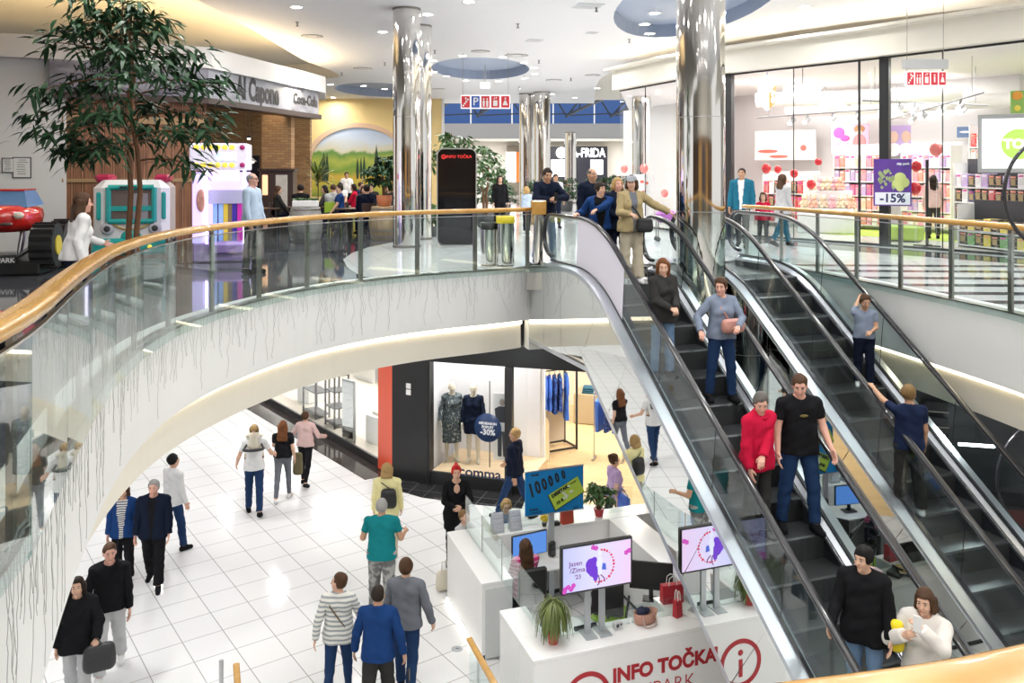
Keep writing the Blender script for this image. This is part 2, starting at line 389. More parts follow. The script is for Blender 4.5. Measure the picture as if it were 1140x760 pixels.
# ---- left shop front: white wall, slatted timber wall, bulkhead, sign band
WL = [V3(-16, 16.6), V3(-9.97, 19.19), V3(-10.05, 19.2), V3(-7.45, 20.9), V3(-6.15, 26.6)]
def wall_strip(pts, z0, z1, th):
    g = M(); P = [V3(p.x, p.y) for p in pts]; g.sweep([p+V3(0, 0, z0) for p in P], [(0, 0), (0, z1-z0), (-th, z1-z0), (-th, 0)]); return g
struct('wall_left', wall_strip(WL[:2], 0, 4.3, .4), WHITE)
bulk = [V3(-16.2, 16.2), V3(-10.3, 18.75), V3(-7.2, 20.6), V3(-5.85, 26.9), V3(-6.4, 29.5)]
struct('wall_bulkhead', wall_strip(bulk, 4.22, 4.72, .25), WHITE)
g = M(); g.poly([p+V3(0, 0, 4.23) for p in bulk]+[V3(-12, 30, 4.23), V3(-20, 20, 4.23)], flip=True); struct('ceiling_cafe', g, CREAM)
g = wall_strip([p+V3(-.75, .45, 0) for p in bulk], 4.50, 4.60, .1); struct('trim_cove_left', g, mat('bulkhead_led', (1, 1, 1), .5, emit=(1, .74, .44), es=26))
def slat_mat():
    m, N, L, b = nt('timber_slats'); tc = mapped(N, L, -math.atan2(1.7, 2.6), 1)
    w = N.new('ShaderNodeTexWave'); w.wave_type = 'BANDS'; w.bands_direction = 'X'; w.inputs['Scale'].default_value = 1.45; w.inputs['Distortion'].default_value = 0
    L.new(tc, w.inputs['Vector'])
    n = N.new('ShaderNodeTexNoise'); n.inputs['Scale'].default_value = 3; L.new(mapped(N, L, 0, (6, 6, .6)), n.inputs['Vector'])
    c = ramp(N, L, n.outputs['Fac'], [(.3, (.16, .065, .028)), (.7, (.30, .13, .055))])
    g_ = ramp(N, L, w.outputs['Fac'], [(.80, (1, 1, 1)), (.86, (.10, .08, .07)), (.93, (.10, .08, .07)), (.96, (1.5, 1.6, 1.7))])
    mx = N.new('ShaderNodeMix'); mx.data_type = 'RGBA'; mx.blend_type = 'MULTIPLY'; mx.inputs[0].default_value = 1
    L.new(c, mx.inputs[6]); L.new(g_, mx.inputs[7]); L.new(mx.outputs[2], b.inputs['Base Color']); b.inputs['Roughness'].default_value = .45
    return m
SLAT = slat_mat()
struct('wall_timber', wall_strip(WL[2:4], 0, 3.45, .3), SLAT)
g = wall_strip([V3(-10.05, 19.15), V3(-7.45, 20.85)], 2.86, 3.02, .1); g.v += []; h2 = wall_strip([V3(-10.05, 19.15), V3(-7.45, 20.85)], 1.5, 1.58, .1); g.add(h2.v, h2.f); struct('trim_timber', g, wood('pale_rail', (.30, .19, .08), (.40, .26, .12), .4))
# sign band
def photo_mat(name, a, b_, sc):
    m, N, L, b = nt(name); n = N.new('ShaderNodeTexNoise'); n.inputs['Scale'].default_value = sc; n.inputs['Detail'].default_value = 7
    L.new(mapped(N, L, 0, (.5, .5, 1.6)), n.inputs['Vector']); L.new(ramp(N, L, n.outputs['Fac'], [(.35, a), (.65, b_)]), b.inputs['Base Color']); b.inputs['Roughness'].default_value = .4; return m
SIGNP = photo_mat('grey_photo_print', (.10, .09, .12), (.42, .42, .48), 1.6); SIGNL = photo_mat('pale_photo_print', (.26, .27, .31), (.50, .51, .56), 1.2)
DBROWN = mat('dark_brown_timber', (.055, .032, .026), .4, noise=.2, nscale=20)
struct('trim_canopy', wall_strip([V3(-10.1, 18.85), V3(-7.3, 20.65), V3(-5.95, 26.8)], 3.38, 3.52, .5), DBROWN)
s1 = thing('shop_sign', 'dark printed sign band above the timber wall behind the tree', 'sign', (-8.7, 19.75, 3.5))
def band(parent, A, B, z0, z1, m, name='panel'):
    l = Vector(parent.location); g = M(); d = (B-A).normalized(); n = V3(d.y, -d.x)*.08
    g.hexa([A-l+V3(0, 0, z0), B-l+V3(0, 0, z0), B-l-n+V3(0, 0, z0), A-l-n+V3(0, 0, z0)], [A-l+V3(0, 0, z1), B-l+V3(0, 0, z1), B-l-n+V3(0, 0, z1), A-l-n+V3(0, 0, z1)])
    return g.build(name, m, parent)
A, B, D_ = V3(-10.15, 18.83), V3(-7.30, 20.62), V3(-6.02, 26.7)
band(s1, A, B, 3.52, 4.22, SIGNP)
r1 = math.atan2((B-A).y, (B-A).x); INK = mat('sign_ink', (.012, .012, .014), .5)
def onband(parent, A, B, t, z, txt, size, m, sx=1, bold=0):
    p = A.lerp(B, t); d = (B-A).normalized(); p = p+V3(d.y, -d.x)*.012-Vector(parent.location); r = math.atan2(d.y, d.x)
    return text(txt, size, m, (p.x, p.y, z-parent.location.z), parent, rot=(PI/2, 0, r), sx=sx, bold=bold)
onband(s1, A, B, .24, 4.04, 'WHERE', .20, INK, bold=.004); onband(s1, A, B, .25, 3.84, 'FOREVER', .22, INK, bold=.004)
onband(s1, A, B, .52, 3.95, 'ESTABLISHED IN THE CITY', .12, INK); onband(s1, A, B, .80, 3.68, 'EST. 2012', .12, INK)
s2 = thing('shop_sign', 'pale cafe name sign with tall black letters facing the atrium', 'sign', (-6.7, 23.7, 3.5))
B2, B3 = B.lerp(D_, .70), D_
band(s2, B, B2, 3.52, 4.22, SIGNL)
onband(s2, B, B2, .56, 3.87, 'Al Capone', .80, INK, sx=.66, bold=.028)
s3 = thing('shop_sign', 'grey drinks logo panel at the end of the cafe sign', 'sign', (-6.2, 26.0, 3.5))
band(s3, B2, B3, 3.52, 4.22, photo_mat('drink_print', (.16, .16, .20), (.46, .47, .52), 2.5))
onband(s3, B2, B3, .5, 3.88, 'Coca-Cola', .42, INK, sx=.88, bold=.018)
# small framed notices on the white wall
for u, v, w, h, lab in ((9, 184, .24, .33, 'smaller framed notice on the white wall'), (24.5, 186.5, .36, .46, 'larger framed notice on the white wall')):
    # stand on the face of wall_left
    d = (WL[1]-WL[0]).normalized(); n = V3(d.y, -d.x); t = ((u-U0)/FPX*WL[0].y-WL[0].x)/(d.x-(u-U0)/FPX*d.y)
    p = WL[0]+d*t+n*.012; p.z = HC-(v-V0)/FPX*p.y
    o = thing('framed_notice', lab, 'notice', tuple(p), math.atan2(d.y, d.x))
    g = M(); g.box((0, -.004, 0), (w, .02, h), 0, .004); g.build('frame', BLACK, o)
    g = M(); g.box((0, -.015, 0), (w-.04, .004, h-.04)); g.build('sheet', WHITE, o)
    g = M()
    for k in range(7): g.box((rnd.uniform(-.02, .02), -.018, h*.36-k*h*.11), (w*.6*rnd.uniform(.6, 1), .002, .014))
    g.build('print', mat('print_grey', (.25, .25, .25), .6), o)
# ---- far cafe wall with the landscape mural
YM = 44
YEL = mat('yellow_plaster', (.86, .66, .30), .7, noise=.10, nscale=.6)
g = M(); g.box((-8.4, YM+.2, 2.75), (9.6, .4, 5.5)); struct('wall_mural', g, YEL)
def arch(cx, w, z0, zs, rise, n=24):
    P = [V3(cx-w/2, 0, z0), V3(cx+w/2, 0, z0)]
    for k in range(n+1):
        t = PI*k/n; P.append(V3(cx+w/2*math.cos(t), 0, zs+rise*math.sin(t)))
    return P
mu = thing('wall_mural_painting', 'arched landscape mural of green hills and cypresses on yellow wall', 'mural', (-7.9, YM-.02, .5))
def mural_mat():
    m, N, L, b = nt('mural_paint'); tc = N.new('ShaderNodeTexCoord'); sp = N.new('ShaderNodeSeparateXYZ'); L.new(tc.outputs['Object'], sp.inputs[0])
    n = N.new('ShaderNodeTexNoise'); n.inputs['Scale'].default_value = .9; n.inputs['Detail'].default_value = 5; L.new(tc.outputs['Object'], n.inputs['Vector'])
    ad = N.new('ShaderNodeMath'); ad.operation = 'MULTIPLY_ADD'; ad.inputs[1].default_value = 1.3; L.new(n.outputs['Fac'], ad.inputs[0]); L.new(sp.outputs['Z'], ad.inputs[2])
    mr = N.new('ShaderNodeMapRange'); mr.inputs['From Min'].default_value = .4; mr.inputs['From Max'].default_value = 4.8; L.new(ad.outputs[0], mr.inputs[0])
    c = ramp(N, L, mr.outputs[0], [(0, (.10, .22, .03)), (.16, (.45, .42, .06)), (.28, (.60, .40, .05)), (.36, (.16, .30, .04)), (.46, (.38, .42, .07)), (.56, (.12, .26, .05)), (.60, (.62, .58, .42)), (.72, (.55, .62, .72)), (.85, (.42, .52, .68))])
    L.new(c, b.inputs['Base Color']); b.inputs['Roughness'].default_value = .6; return m
ap = arch(0, 5.0, .2, 2.0, 1.85)
g = M(); g.slab([p+V3(0, 0, -.2) for p in ap], (0, .03, 0)); g.build('painting', mural_mat(), mu)
g = M(); g.sweep([p+V3(0, -.02, -.2) for p in [ap[1]]+ap[2:]+[ap[0]]], [(-.12, -.05), (.12, -.05), (.12, .05), (-.12, .05)], up=V3(0, 1, 0)); g.build('arch_surround', mat('arch_pink', (.70, .48, .32), .7), mu)
CYP = mat('painted_cypress', (.02, .05, .025), .7)
for x, z, h, w in ((-1.75, .75, 1.55, .26), (-1.58, .78, 1.5, .2), (.95, .72, 1.95, .27), (-.02, .9, 1.1, .16), (.16, .9, 1.15, .14), (.32, .9, 1.2, .16), (2.0, 1.0, 1.0, .16)):
    g = M(); g.slab([V3(x-w*.3, -.012, z), V3(x+w*.3, -.012, z), V3(x+w/2, -.012, z+h*.35), V3(x+w*.25, -.012, z+h*.75), V3(x, -.012, z+h), V3(x-w*.25, -.012, z+h*.75), V3(x-w/2, -.012, z+h*.35)], (0, .01, 0)); g.build('painted_tree', CYP, mu)
# small framed yellow posters strip right of the mural
g = M(); g.box((-3.55, YM+.1, 2.75), (.12, .3, 5.5)); struct('trim_mural', g, WHITE)
# ---- rear hall: bulkhead, clerestory with roof trusses, far wall
g = M(); g.box((3, 60.3, 4.62), (30, .5, 1.06)); struct('wall_rear_bulkhead', g, mat('grey_paint', (.52, .52, .53), .6))
g = M(); g.box((3, 66, 2.0), (40, .4, 4.4)); struct('wall_rear', g, mat('warm_grey_paint', (.62, .58, .52), .6))
g = M(); g.poly([(-12, 60, 4.1), (18, 60, 4.1), (18, 66, 4.1), (-12, 66, 4.1)], flip=True); struct('ceiling_rear', g, CREAM)
SKY = mat('dusk_sky_pane', (.02, .04, .1), .3, emit=(.03, .085, .26), es=.9, noise=0)
g = M()
for i in range(10): g.box((-10.5+i*3, 62.5, 6.9), (2.9, .05, 3.6))
struct('window_1', g, SKY)
TR = mat('truss_paint', (.045, .055, .075), .5)
for i in range(7):
    o = thing('roof_truss', 'dark steel roof truss under the dusk skylight', 'truss', (-7.4+i*3.1, 56, 5.6), 0, 'roof trusses under the skylight')
    if i == 0:
        g = M(); g.tube([(-1.2, 4, 0.1), (1.4, -7, .9)], .11, 6); g.build('chord', TR, o)
        g = M(); g.tube([(-1.2, 4, 0), (.0, -1, 1.6)], .07, 6); g.tube([(.2, -2, .5), (1.4, -7, 1.8)], .07, 6); g.tube([(-1.2, 4, .1), (1.9, 4, .25)], .05, 6); g.tube([(-.6, 1.5, .25), (-.2, .0, 1.35)], .05, 6); g.tube([(.4, -2.5, .6), (.9, -4.5, .6)], .05, 6); g.tube([(-1.2, 4, .1), (-1.9, 4, 1.2)], .06, 6); g.build('brace', TR, o); tr0 = o
    else:
        for ch in tr0.children:
            c = ch.copy(); C.objects.link(c); c.parent = o
g = M(); g.sweep([(-12, 47, CZ), (4.5, 47, CZ)], [(0, 0), (.1, 0), (.1, .8), (0, .8)]); struct('trim_rear', g, CEIL)
# far shop fronts on the rear wall
def farshop(name, lab, u0, u1, v0, v1, Y, m):
    a, b = at(u0, v1, Y), at(u1, v0, Y); o = thing('far_shop', lab, 'shop front', ((a.x+b.x)/2, Y, 0)); l = o.location
    g = M(); g.box((0, 0, b.z/2), (b.x-a.x, .3, b.z)); g.build('shop_wall', m, o); return o, b.x-a.x
FY = 65.5
o, w = farshop('shop_front', 'far dark shop front with white letters beyond the escalators', 611, 676, 163, 205, FY, mat('far_dark', (.02, .02, .03), .4))
WEM = mat('lit_letters', (1, 1, 1), .5, emit=(1, 1, 1), es=3)
p = at(640, 170, FY-.2); text('A-FRIDA', .95, WEM, (at(655, 170.5, FY).x-o.location.x, -.2, at(643, 170.5, FY).z), o, rot=(PI/2, 0, 0), sx=.72, bold=.012); g = M(); c = at(625, 170, FY); g.ball((c.x-o.location.x, -.2, c.z), (.42, .04, .42), 20, 10); g.build('round_logo', WEM, o)
g = M(); c = at(664, 186, FY); g.box((c.x-o.location.x, -.2, c.z), (.95, .05, 1.1)); g.build('light_panel', mat('far_panel', (1, 1, 1), .5, emit=(1, 1, 1), es=2), o)
g = M(); c = at(623, 187, FY); g.box((c.x-o.location.x, -.2, c.z), (1.3, .05, 1.3)); g.build('light_panel', mat('far_panel2', (1, 1, 1), .5, emit=(.9, .9, 1), es=1.2), o)
o, w = farshop('shop_front', 'far shop front with an orange strip left of the twin columns', 564, 586, 162, 205, FY, mat('far_dim', (.16, .13, .10), .5))
g = M(); c = at(569, 186, FY); g.box((c.x-o.location.x, -.2, c.z), (.8, .05, 2.3)); g.build('light_panel', mat('far_panel', (1, 1, 1), .5), o)
g = M(); c = at(577, 186, FY); g.box((c.x-o.location.x, -.22, c.z), (.35, .05, 2.3)); g.build('orange_panel', mat('orange_paint', (.75, .16, .02), .5), o)
# ---- unseen shop front and walls behind the viewer, added to darken and gild reflections
g = M(); g.box((0, -8.1, 1.6), (44, .3, 3.2)); struct('wall_back', g, wood('back_timber', (.14, .07, .03), (.30, .16, .07), .4, (1.5, 8, .6), .1))
g = M(); g.box((0, -8.1, 4.4), (44, .3, 2.4)); struct('wall_back_upper', g, CREAM)
g = M(); g.box((0, -8.1, -3.3), (60, .3, 3.7)); struct('wall_back_lower', g, mat('back_shop_grey', (.30, .28, .26), .5))
for i, (x, c) in enumerate(((-9, 'dark_a'), (-3, 'gold_b'), (4, 'dark_a'), (10, 'gold_b'))):
    g = M(); g.box((x, -7.9, 1.5), (3.4, .1, 2.8)); struct('window_%d' % (30+i), g, mat('back_'+c, (.05, .05, .06) if c == 'dark_a' else (.55, .32, .10), .2))  # dark and gold panels invented to colour the column reflections
# ---- columns
def column(label, x, y, r, z0, z1, joint=None):
    o = thing('column', label, 'column', (x, y, z0))
    g = M(); g.lathe([(r, 0), (r, z1-z0)], seg=40); g.build('shaft', CHROME, o)
    g = M(); g.lathe([(r+.012, 0), (r+.012, .06)], seg=40); g.lathe([(r+.01, z1-z0-.05), (r+.01, z1-z0)], seg=40)
    g.build('collar', DSTEEL, o)
    g = M()
    for zz in (joint or []): g.lathe([(r+.002, zz-z0-.006), (r+.002, zz-z0+.006)], seg=40)
    if joint: g.build('joint_ring', STEEL, o)
    return o
column('mirror polished column between the two escalators', 3.03, 13.78, .385, GZ, CZ, (2.6, 1.1, -1.2))
column('mirror polished column on the white floor by the cafe', -2.43, 19.8, .315, 0, CZ, (3.0,))
column('slimmer polished column just behind the one by the cafe', -2.38, 22.1, .31, 0, CZ)
column('right one of the paired polished columns beside the info kiosk plants', 1.42, 40.3, .38, 0, CZ)
column('left one of the paired polished columns, partly hidden by its twin', .72, 41.2, .38, 0, CZ)
column('far polished column before the lettered dark shop', 3.3, 48.5, .33, 0, 4.0)
column('polished column rising inside the glass corner of the toy shop', 4.62, 30.6, .33, 0, 5.5)
# ================================================================== ESCALATORS
SA, CA = .57403, .81884
def zb(q, b): return HC+(SA*q-b)/CA
def qb(z, b): return (b+(z-HC)*CA)/SA
def prof_line(b, zlo, zhi, q0, q1, r=.7, ns=24):
    k1, k2 = V3(0, qb(zlo, b), zlo), V3(0, qb(zhi, b), zhi); p0, p3 = V3(0, q0, zlo), V3(0, q1, zhi)
    out = [p0]; d = (k2-k1).normalized(); r1 = min(r, (k1-p0).length*.9); r2 = min(r, (p3-k2).length*.95)
    a, b_ = k1-V3(0, r1), k1+d*r1
    for i in range(9): t = i/8; out.append(a*(1-t)**2+k1*2*t*(1-t)+b_*t*t)
    c, e = k2-d*r2, k2+V3(0, r2)
    for i in range(1, ns): out.append(b_.lerp(c, i/ns))
    for i in range(9): t = i/8; out.append(c*(1-t)**2+k2*2*t*(1-t)+e*t*t)
    out.append(p3); return out
BH, BD, BN, BM = 7.40, 8.10, 8.15, 9.28
def stepmat():
    m, N, L, b = nt('ribbed_step'); w = N.new('ShaderNodeTexWave'); w.bands_direction = 'X'; w.inputs['Scale'].default_value = 22; L.new(mapped(N, L, 0, 1), w.inputs['Vector'])
    L.new(ramp(N, L, w.outputs['Fac'], [(.35, (.015, .016, .018)), (.65, (.11, .115, .12))]), b.inputs['Base Color']); b.inputs['Roughness'].default_value = .32; b.inputs['Metallic'].default_value = .5
    return m
STEP = stepmat(); SKIRT = mat('skirt_panel', (.05, .055, .065), .3, .6)
SHEEN = mat('lilac_sheen', (.72, .70, .80), .3)  # pale sheet that paints a reflection onto the upper escalator glass
def escalator(label, aL, aR, qL, qR, film=False):
    am = (aL+aR)/2; w = aR-aL; o = thing('escalator', label, 'escalator', tuple(F(am, 4.4, GZ)), EROT)
    off = V3(0, -4.4, -GZ); q0 = 2.7
    step0 = None; q = q0+.7; k = 0
    while q < 12.3:
        zt = min(0, max(GZ, zb(q, BN)))
        if step0 is None:
            g = M(); sw = w-.16
            g.slab([(-sw/2, 0, -.02), (-sw/2, 0, -.30), (-sw/2, .05, -.30), (-sw/2, .45, -.06), (-sw/2, .45, 0), (-sw/2, .02, 0)], (sw, 0, 0)); step0 = g.build('step', STEP, o); s = step0
        else:
            s = step0.copy(); C.objects.link(s); s.parent = o
        s.location = V3(0, q, zt-.0)+off; q += .40; k += 1
    for sx, x, qe in ((-1, aL-am, qL), (1, aR-am, qR)):
        H = [p+off for p in prof_line(BH, GZ+1.0, 1.0, q0, qe, .75)]; D = [p+off for p in prof_line(BD, GZ+.2, .2, q0, qe, .75)]
        # handrail with newel turns at both ends
        rr = .36; top = [H[-1]+V3(0, rr*math.sin(t), -rr+rr*math.cos(t)) for t in [PI*i/10 for i in range(1, 11)]]
        bot = [H[0]+V3(0, -rr*math.sin(t), -rr+rr*math.cos(t)) for t in [PI*i/10 for i in range(10, 0, -1)]]
        path = [p+V3(x, 0, 0) for p in bot+H+top]; pr = []
        for k in range(12):
            t = 2*PI*k/12; pr.append((.042*math.copysign(abs(math.cos(t))**.6, math.cos(t)), .024*math.copysign(abs(math.sin(t))**.6, math.sin(t))))
        g = M(); g.sweep(path, pr, side=V3(1, 0, 0), smooth=True); g.build('handrail', RUBBER, o)
        g = M(); g.sweep([p+V3(x, 0, -.036) for p in H], [(-.012, -.012), (.012, -.012), (.012, .012), (-.012, .012)], side=V3(1, 0, 0)); g.build('handrail_track', STEEL, o)
        n = len(H); cuts = [0, 8, 13, 18, 23, 28, 33, n-1]
        for i, j in zip(cuts, cuts[1:]):
            loop = [D[k] for k in range(i, j+1)]+[H[k]+V3(0, 0, -.03) for k in range(j, i-1, -1)]
            if j == n-1: loop = [D[k] for k in range(i, j+1)]+[H[-1]+V3(0, (rr-.03)*math.sin(t), -rr+(rr-.03)*math.cos(t)) for t in [PI*m_/8 for m_ in range(8, -1, -1)]]+[H[k]+V3(0, 0, -.03) for k in range(j-1, i-1, -1)]
            if i == 0: loop = [H[0]+V3(0, -(rr-.03)*math.sin(t), -rr+(rr-.03)*math.cos(t)) for t in [PI*m_/8 for m_ in range(0, 9)]]+[D[k] for k in range(0, j+1)]+[H[k]+V3(0, 0, -.03) for k in range(j, 0, -1)]
            g = M(); P = [V3(p.y, p.z) for p in loop]; tris = tessellate_polygon([P]); N_ = len(P)
            for dx in (-.005, .005): g.add([V3(x+dx, p.x, p.y) for p in P], tris)
            g.add([V3(x-.005, p.x, p.y) for p in P]+[V3(x+.005, p.x, p.y) for p in P], [(k, (k+1) % N_, N_+(k+1) % N_, N_+k) for k in range(N_)])
            g.build('glass_panel', ESCG, o)
            if i:
                g = M(); a, b = D[i]+V3(x, 0, .01), H[i]+V3(x, 0, -.03); g.tube([a, b], .006, 4); g.build('glass_joint', BLACK, o)
        g = M(); g.sweep([p+V3(x, 0, 0) for p in D], [(-.16, -.07), (.16, -.07), (.16, 0), (-.16, 0)] if False else ([(-.17, -.09), (.0, -.06), (.0, .0), (-.17, -.02)] if sx < 0 else [(0, -.06), (.17, -.09), (.17, -.02), (0, 0)]), side=V3(1, 0, 0)); g.build('outer_deck', ALU, o)
        g = M(); g.sweep([p+V3(x, 0, 0) for p in D], [(0, -.05), (.10, -.09), (.10, -.05), (0, -.005)] if sx < 0 else [(-.10, -.09), (0, -.05), (0, -.005), (-.10, -.05)], side=V3(1, 0, 0)); g.build('inner_deck', ALU, o)
        g = M(); g.sweep([p+V3(x, 0, .008) for p in D], [(-.022, -.006), (.022, -.006), (.022, .012), (-.022, .012)], side=V3(1, 0, 0)); g.build('glass_gasket', RUBBER, o)
        xs = x-sx*.088; g = M(); g.sweep([p+V3(xs, 0, -.05) for p in D], [(-.008, -.42), (.008, -.42), (.008, 0), (-.008, 0)], side=V3(1, 0, 0)); g.build('skirt', SKIRT, o)
        # mirror cladding of the truss side, in panels
        xo = x+sx*.165
        U = [p+off for p in prof_line(BD, GZ+.2, .2, q0, QL, .75)]
        B_ = [p+off for p in prof_line(BM, GZ-.05, -1.24, q0, QL, .03)]
        zt = V3(0, 0, -.085)
        lo = V3(0, qb(-1.24, BM)-4.4, -1.24-GZ)         # lower kink
        def up_at(i): return U[i]+zt
        segs = []
        js = [10, 14, 18, 22, 26, 30, 34]
        for i, j in zip([9]+js[:-1], js): segs.append((i, j))
        dv = (B_[20]-B_[15]).normalized()
        def foot(i):            # foot of the joint that runs square to the slope
            p = U[i]+zt; nrm = V3(0, -SA, CA); return p-nrm*(BM-BD-.07)
        for i, j in segs:
            poly = [foot(i)+dv*.006, foot(j)-dv*.006]+[up_at(k) for k in range(j, i-1, -1)]
            g = M(); g.slab([V3(xo, p.y, p.z) for p in poly], (sx*.012, 0, 0)); g.build('cladding_panel', MIRROR, o)
        last = js[-1]; n = len(U)
        qs = [12.95, 13.7, QL]; idx = [k for k in range(last, n)]
        ztop = lambda q: next((a.z+(b.z-a.z)*(q-4.4-a.y)/(b.y-a.y) for a, b in zip(U, U[1:]) if a.y <= q-4.4 <= b.y+1e-6), U[-1].z)+zt.z
        poly = [foot(last)+dv*.006]+([lo] if lo.y > foot(last).y else [])+[V3(0, qs[0]-4.4-.004, -1.24-GZ), V3(0, qs[0]-4.4-.004, ztop(qs[0]))]+[up_at(k) for k in range(n-1, last-1, -1) if U[k].y < qs[0]-4.42]
        g = M(); g.slab([V3(xo, p.y, p.z) for p in poly], (sx*.012, 0, 0)); g.build('cladding_panel', MIRROR, o)
        for a, b in zip(qs, qs[1:]):
            g = M(); g.slab([V3(xo, a-4.4+.004, -1.24-GZ), V3(xo, b-4.4-.004, -1.24-GZ), V3(xo, b-4.4-.004, ztop(b)), V3(xo, a-4.4+.004, ztop(a))], (sx*.012, 0, 0)); g.build('cladding_panel', MIRROR, o)
        poly = [V3(0, q0-4.4, 0), foot(9)-dv*.0, foot(9)]+[up_at(9), U[0]+zt]
        g = M(); g.slab([V3(xo, p.y, max(p.z, .0)) for p in [V3(0, q0-4.4, 0), V3(0, foot(9).y+.02-(0), max(0, foot(9).z)), up_at(9), U[0]+zt]], (sx*.012, 0, 0)); g.build('cladding_panel', MIRROR, o)
        g = M(); BB = [p for p in B_ if p.z > -.02]; g.sweep([V3(x+sx*.15, p.y, p.z) for p in BB], [(-.03, -.07), (.03, -.07), (.03, 0), (-.03, 0)], side=V3(1, 0, 0)); g.build('truss_edge', ALU, o)
    if film:
        H = [p+off for p in prof_line(BH, GZ+1.0, 1.0, q0, qL, .75)]; D = [p+off for p in prof_line(BD, GZ+.2, .2, q0, qL, .75)]; x = aL-am-.012; n = len(H)
        def cutq(L): return [p for p in L if p.y+4.4 < 13.3]
        h_, d_ = cutq(H[32:]), cutq(D[32:]); P = [V3(p.y, p.z) for p in d_]+[V3(p.y, p.z-.035) for p in reversed(h_)]; g = M(); g.slab([V3(x, p.x, p.y) for p in P], (-.002, 0, 0)); g.build('window_film', SHEEN, o, label='pale lilac film painted as a reflection on the upper glass panel')
    B_ = [p+off for p in prof_line(BM-.05, GZ+.02, -1.20, q0+1.2, QL, .03)]; BB = [p for p in B_ if p.z > 0]
    g = M(); g.sweep(BB, [(-w/2-.15, -.02), (w/2+.15, -.02), (w/2+.15, .02), (-w/2-.15, .02)], side=V3(1, 0, 0)); g.build('truss_soffit', CREAM, o)
    g = M(); g.box(V3(0, (12.3+QL)/2-4.4, -GZ-.03), (w-.14, QL-12.3, .06)); g.build('landing_plate', STEEL, o)
    g = M(); g.box(V3(0, 3.0-4.4-.2, .012), (w-.14, 1.3, .024)); g.build('landing_plate', STEEL, o)
    return o
AL1, AR1, AL2, AR2 = 5.63, 6.875, 8.07, 9.30
escalator('left escalator carrying most of the descending shoppers', AL1, AR1, 13.75, 12.45, True)
escalator('right escalator beyond the mirror column with two boys on it', AL2, AR2, 13.55, 13.55)
# ================================================================== CEILING FIXTURES
EXPO = 0.14
spots = [(330, 8), (426, 35.5), (476, 16), (522, 2), (482, 67.6), (482.6, 80), (497, 84.7), (515, 62), (518.7, 89.5), (368, 94), (404.7, 95.5), (428, 99), (355.5, 105), (370.8, 108.4), (423.4, 112.4),
         (559.7, 63.7), (583.4, 69.7), (594.5, 75.5), (595.5, 82), (584, 87), (555, 90.5), (665, 98), (729, 14.5), (717.6, 27), (723, 37.4), (740.5, 45), (640, 108.7), (614.7, 104.7), (896, 7.5), (890, 20), (984, 10.4), (868.6, 31)]
dl0 = None; hidden = [(x, y) for x in (-5, -2, 1, 4, 7) for y in (-3, 1.5, 6, 10.5, 15)]+[(-5.2, 19), (-5.6, 25), (1, 22), (2, 27), (-3, 35), (0.5, 38), (0, 45)]
names = {16: 'by the hanging pictogram sign', 22: 'left of the tall column top'}
for i, (u, v) in enumerate(spots):
    p = onz(u, v, CZ)
    if dl0 is None:
        o = thing('downlight', '', 'downlight', (p.x, p.y, CZ), 0, 'round downlights in the upper ceiling')
        g = M(); g.lathe([(.12, -.004), (.165, -.012), (.165, .01), (.12, .01)], seg=20); g.build('trim_ring', WHITE, o)
        g = M(); g.lathe([(.001, -.0075), (.118, -.0075), (.118, -.005)], seg=20); g.build('diffuser', mat('downlight_diffuser', (1, 1, 1), .5, emit=(1, .97, .92), es=25), o); dl0 = o
    else: o = dup(dl0, '', (p.x, p.y, CZ))
    o['label'] = 'small round lit downlight recessed in the white upper ceiling'
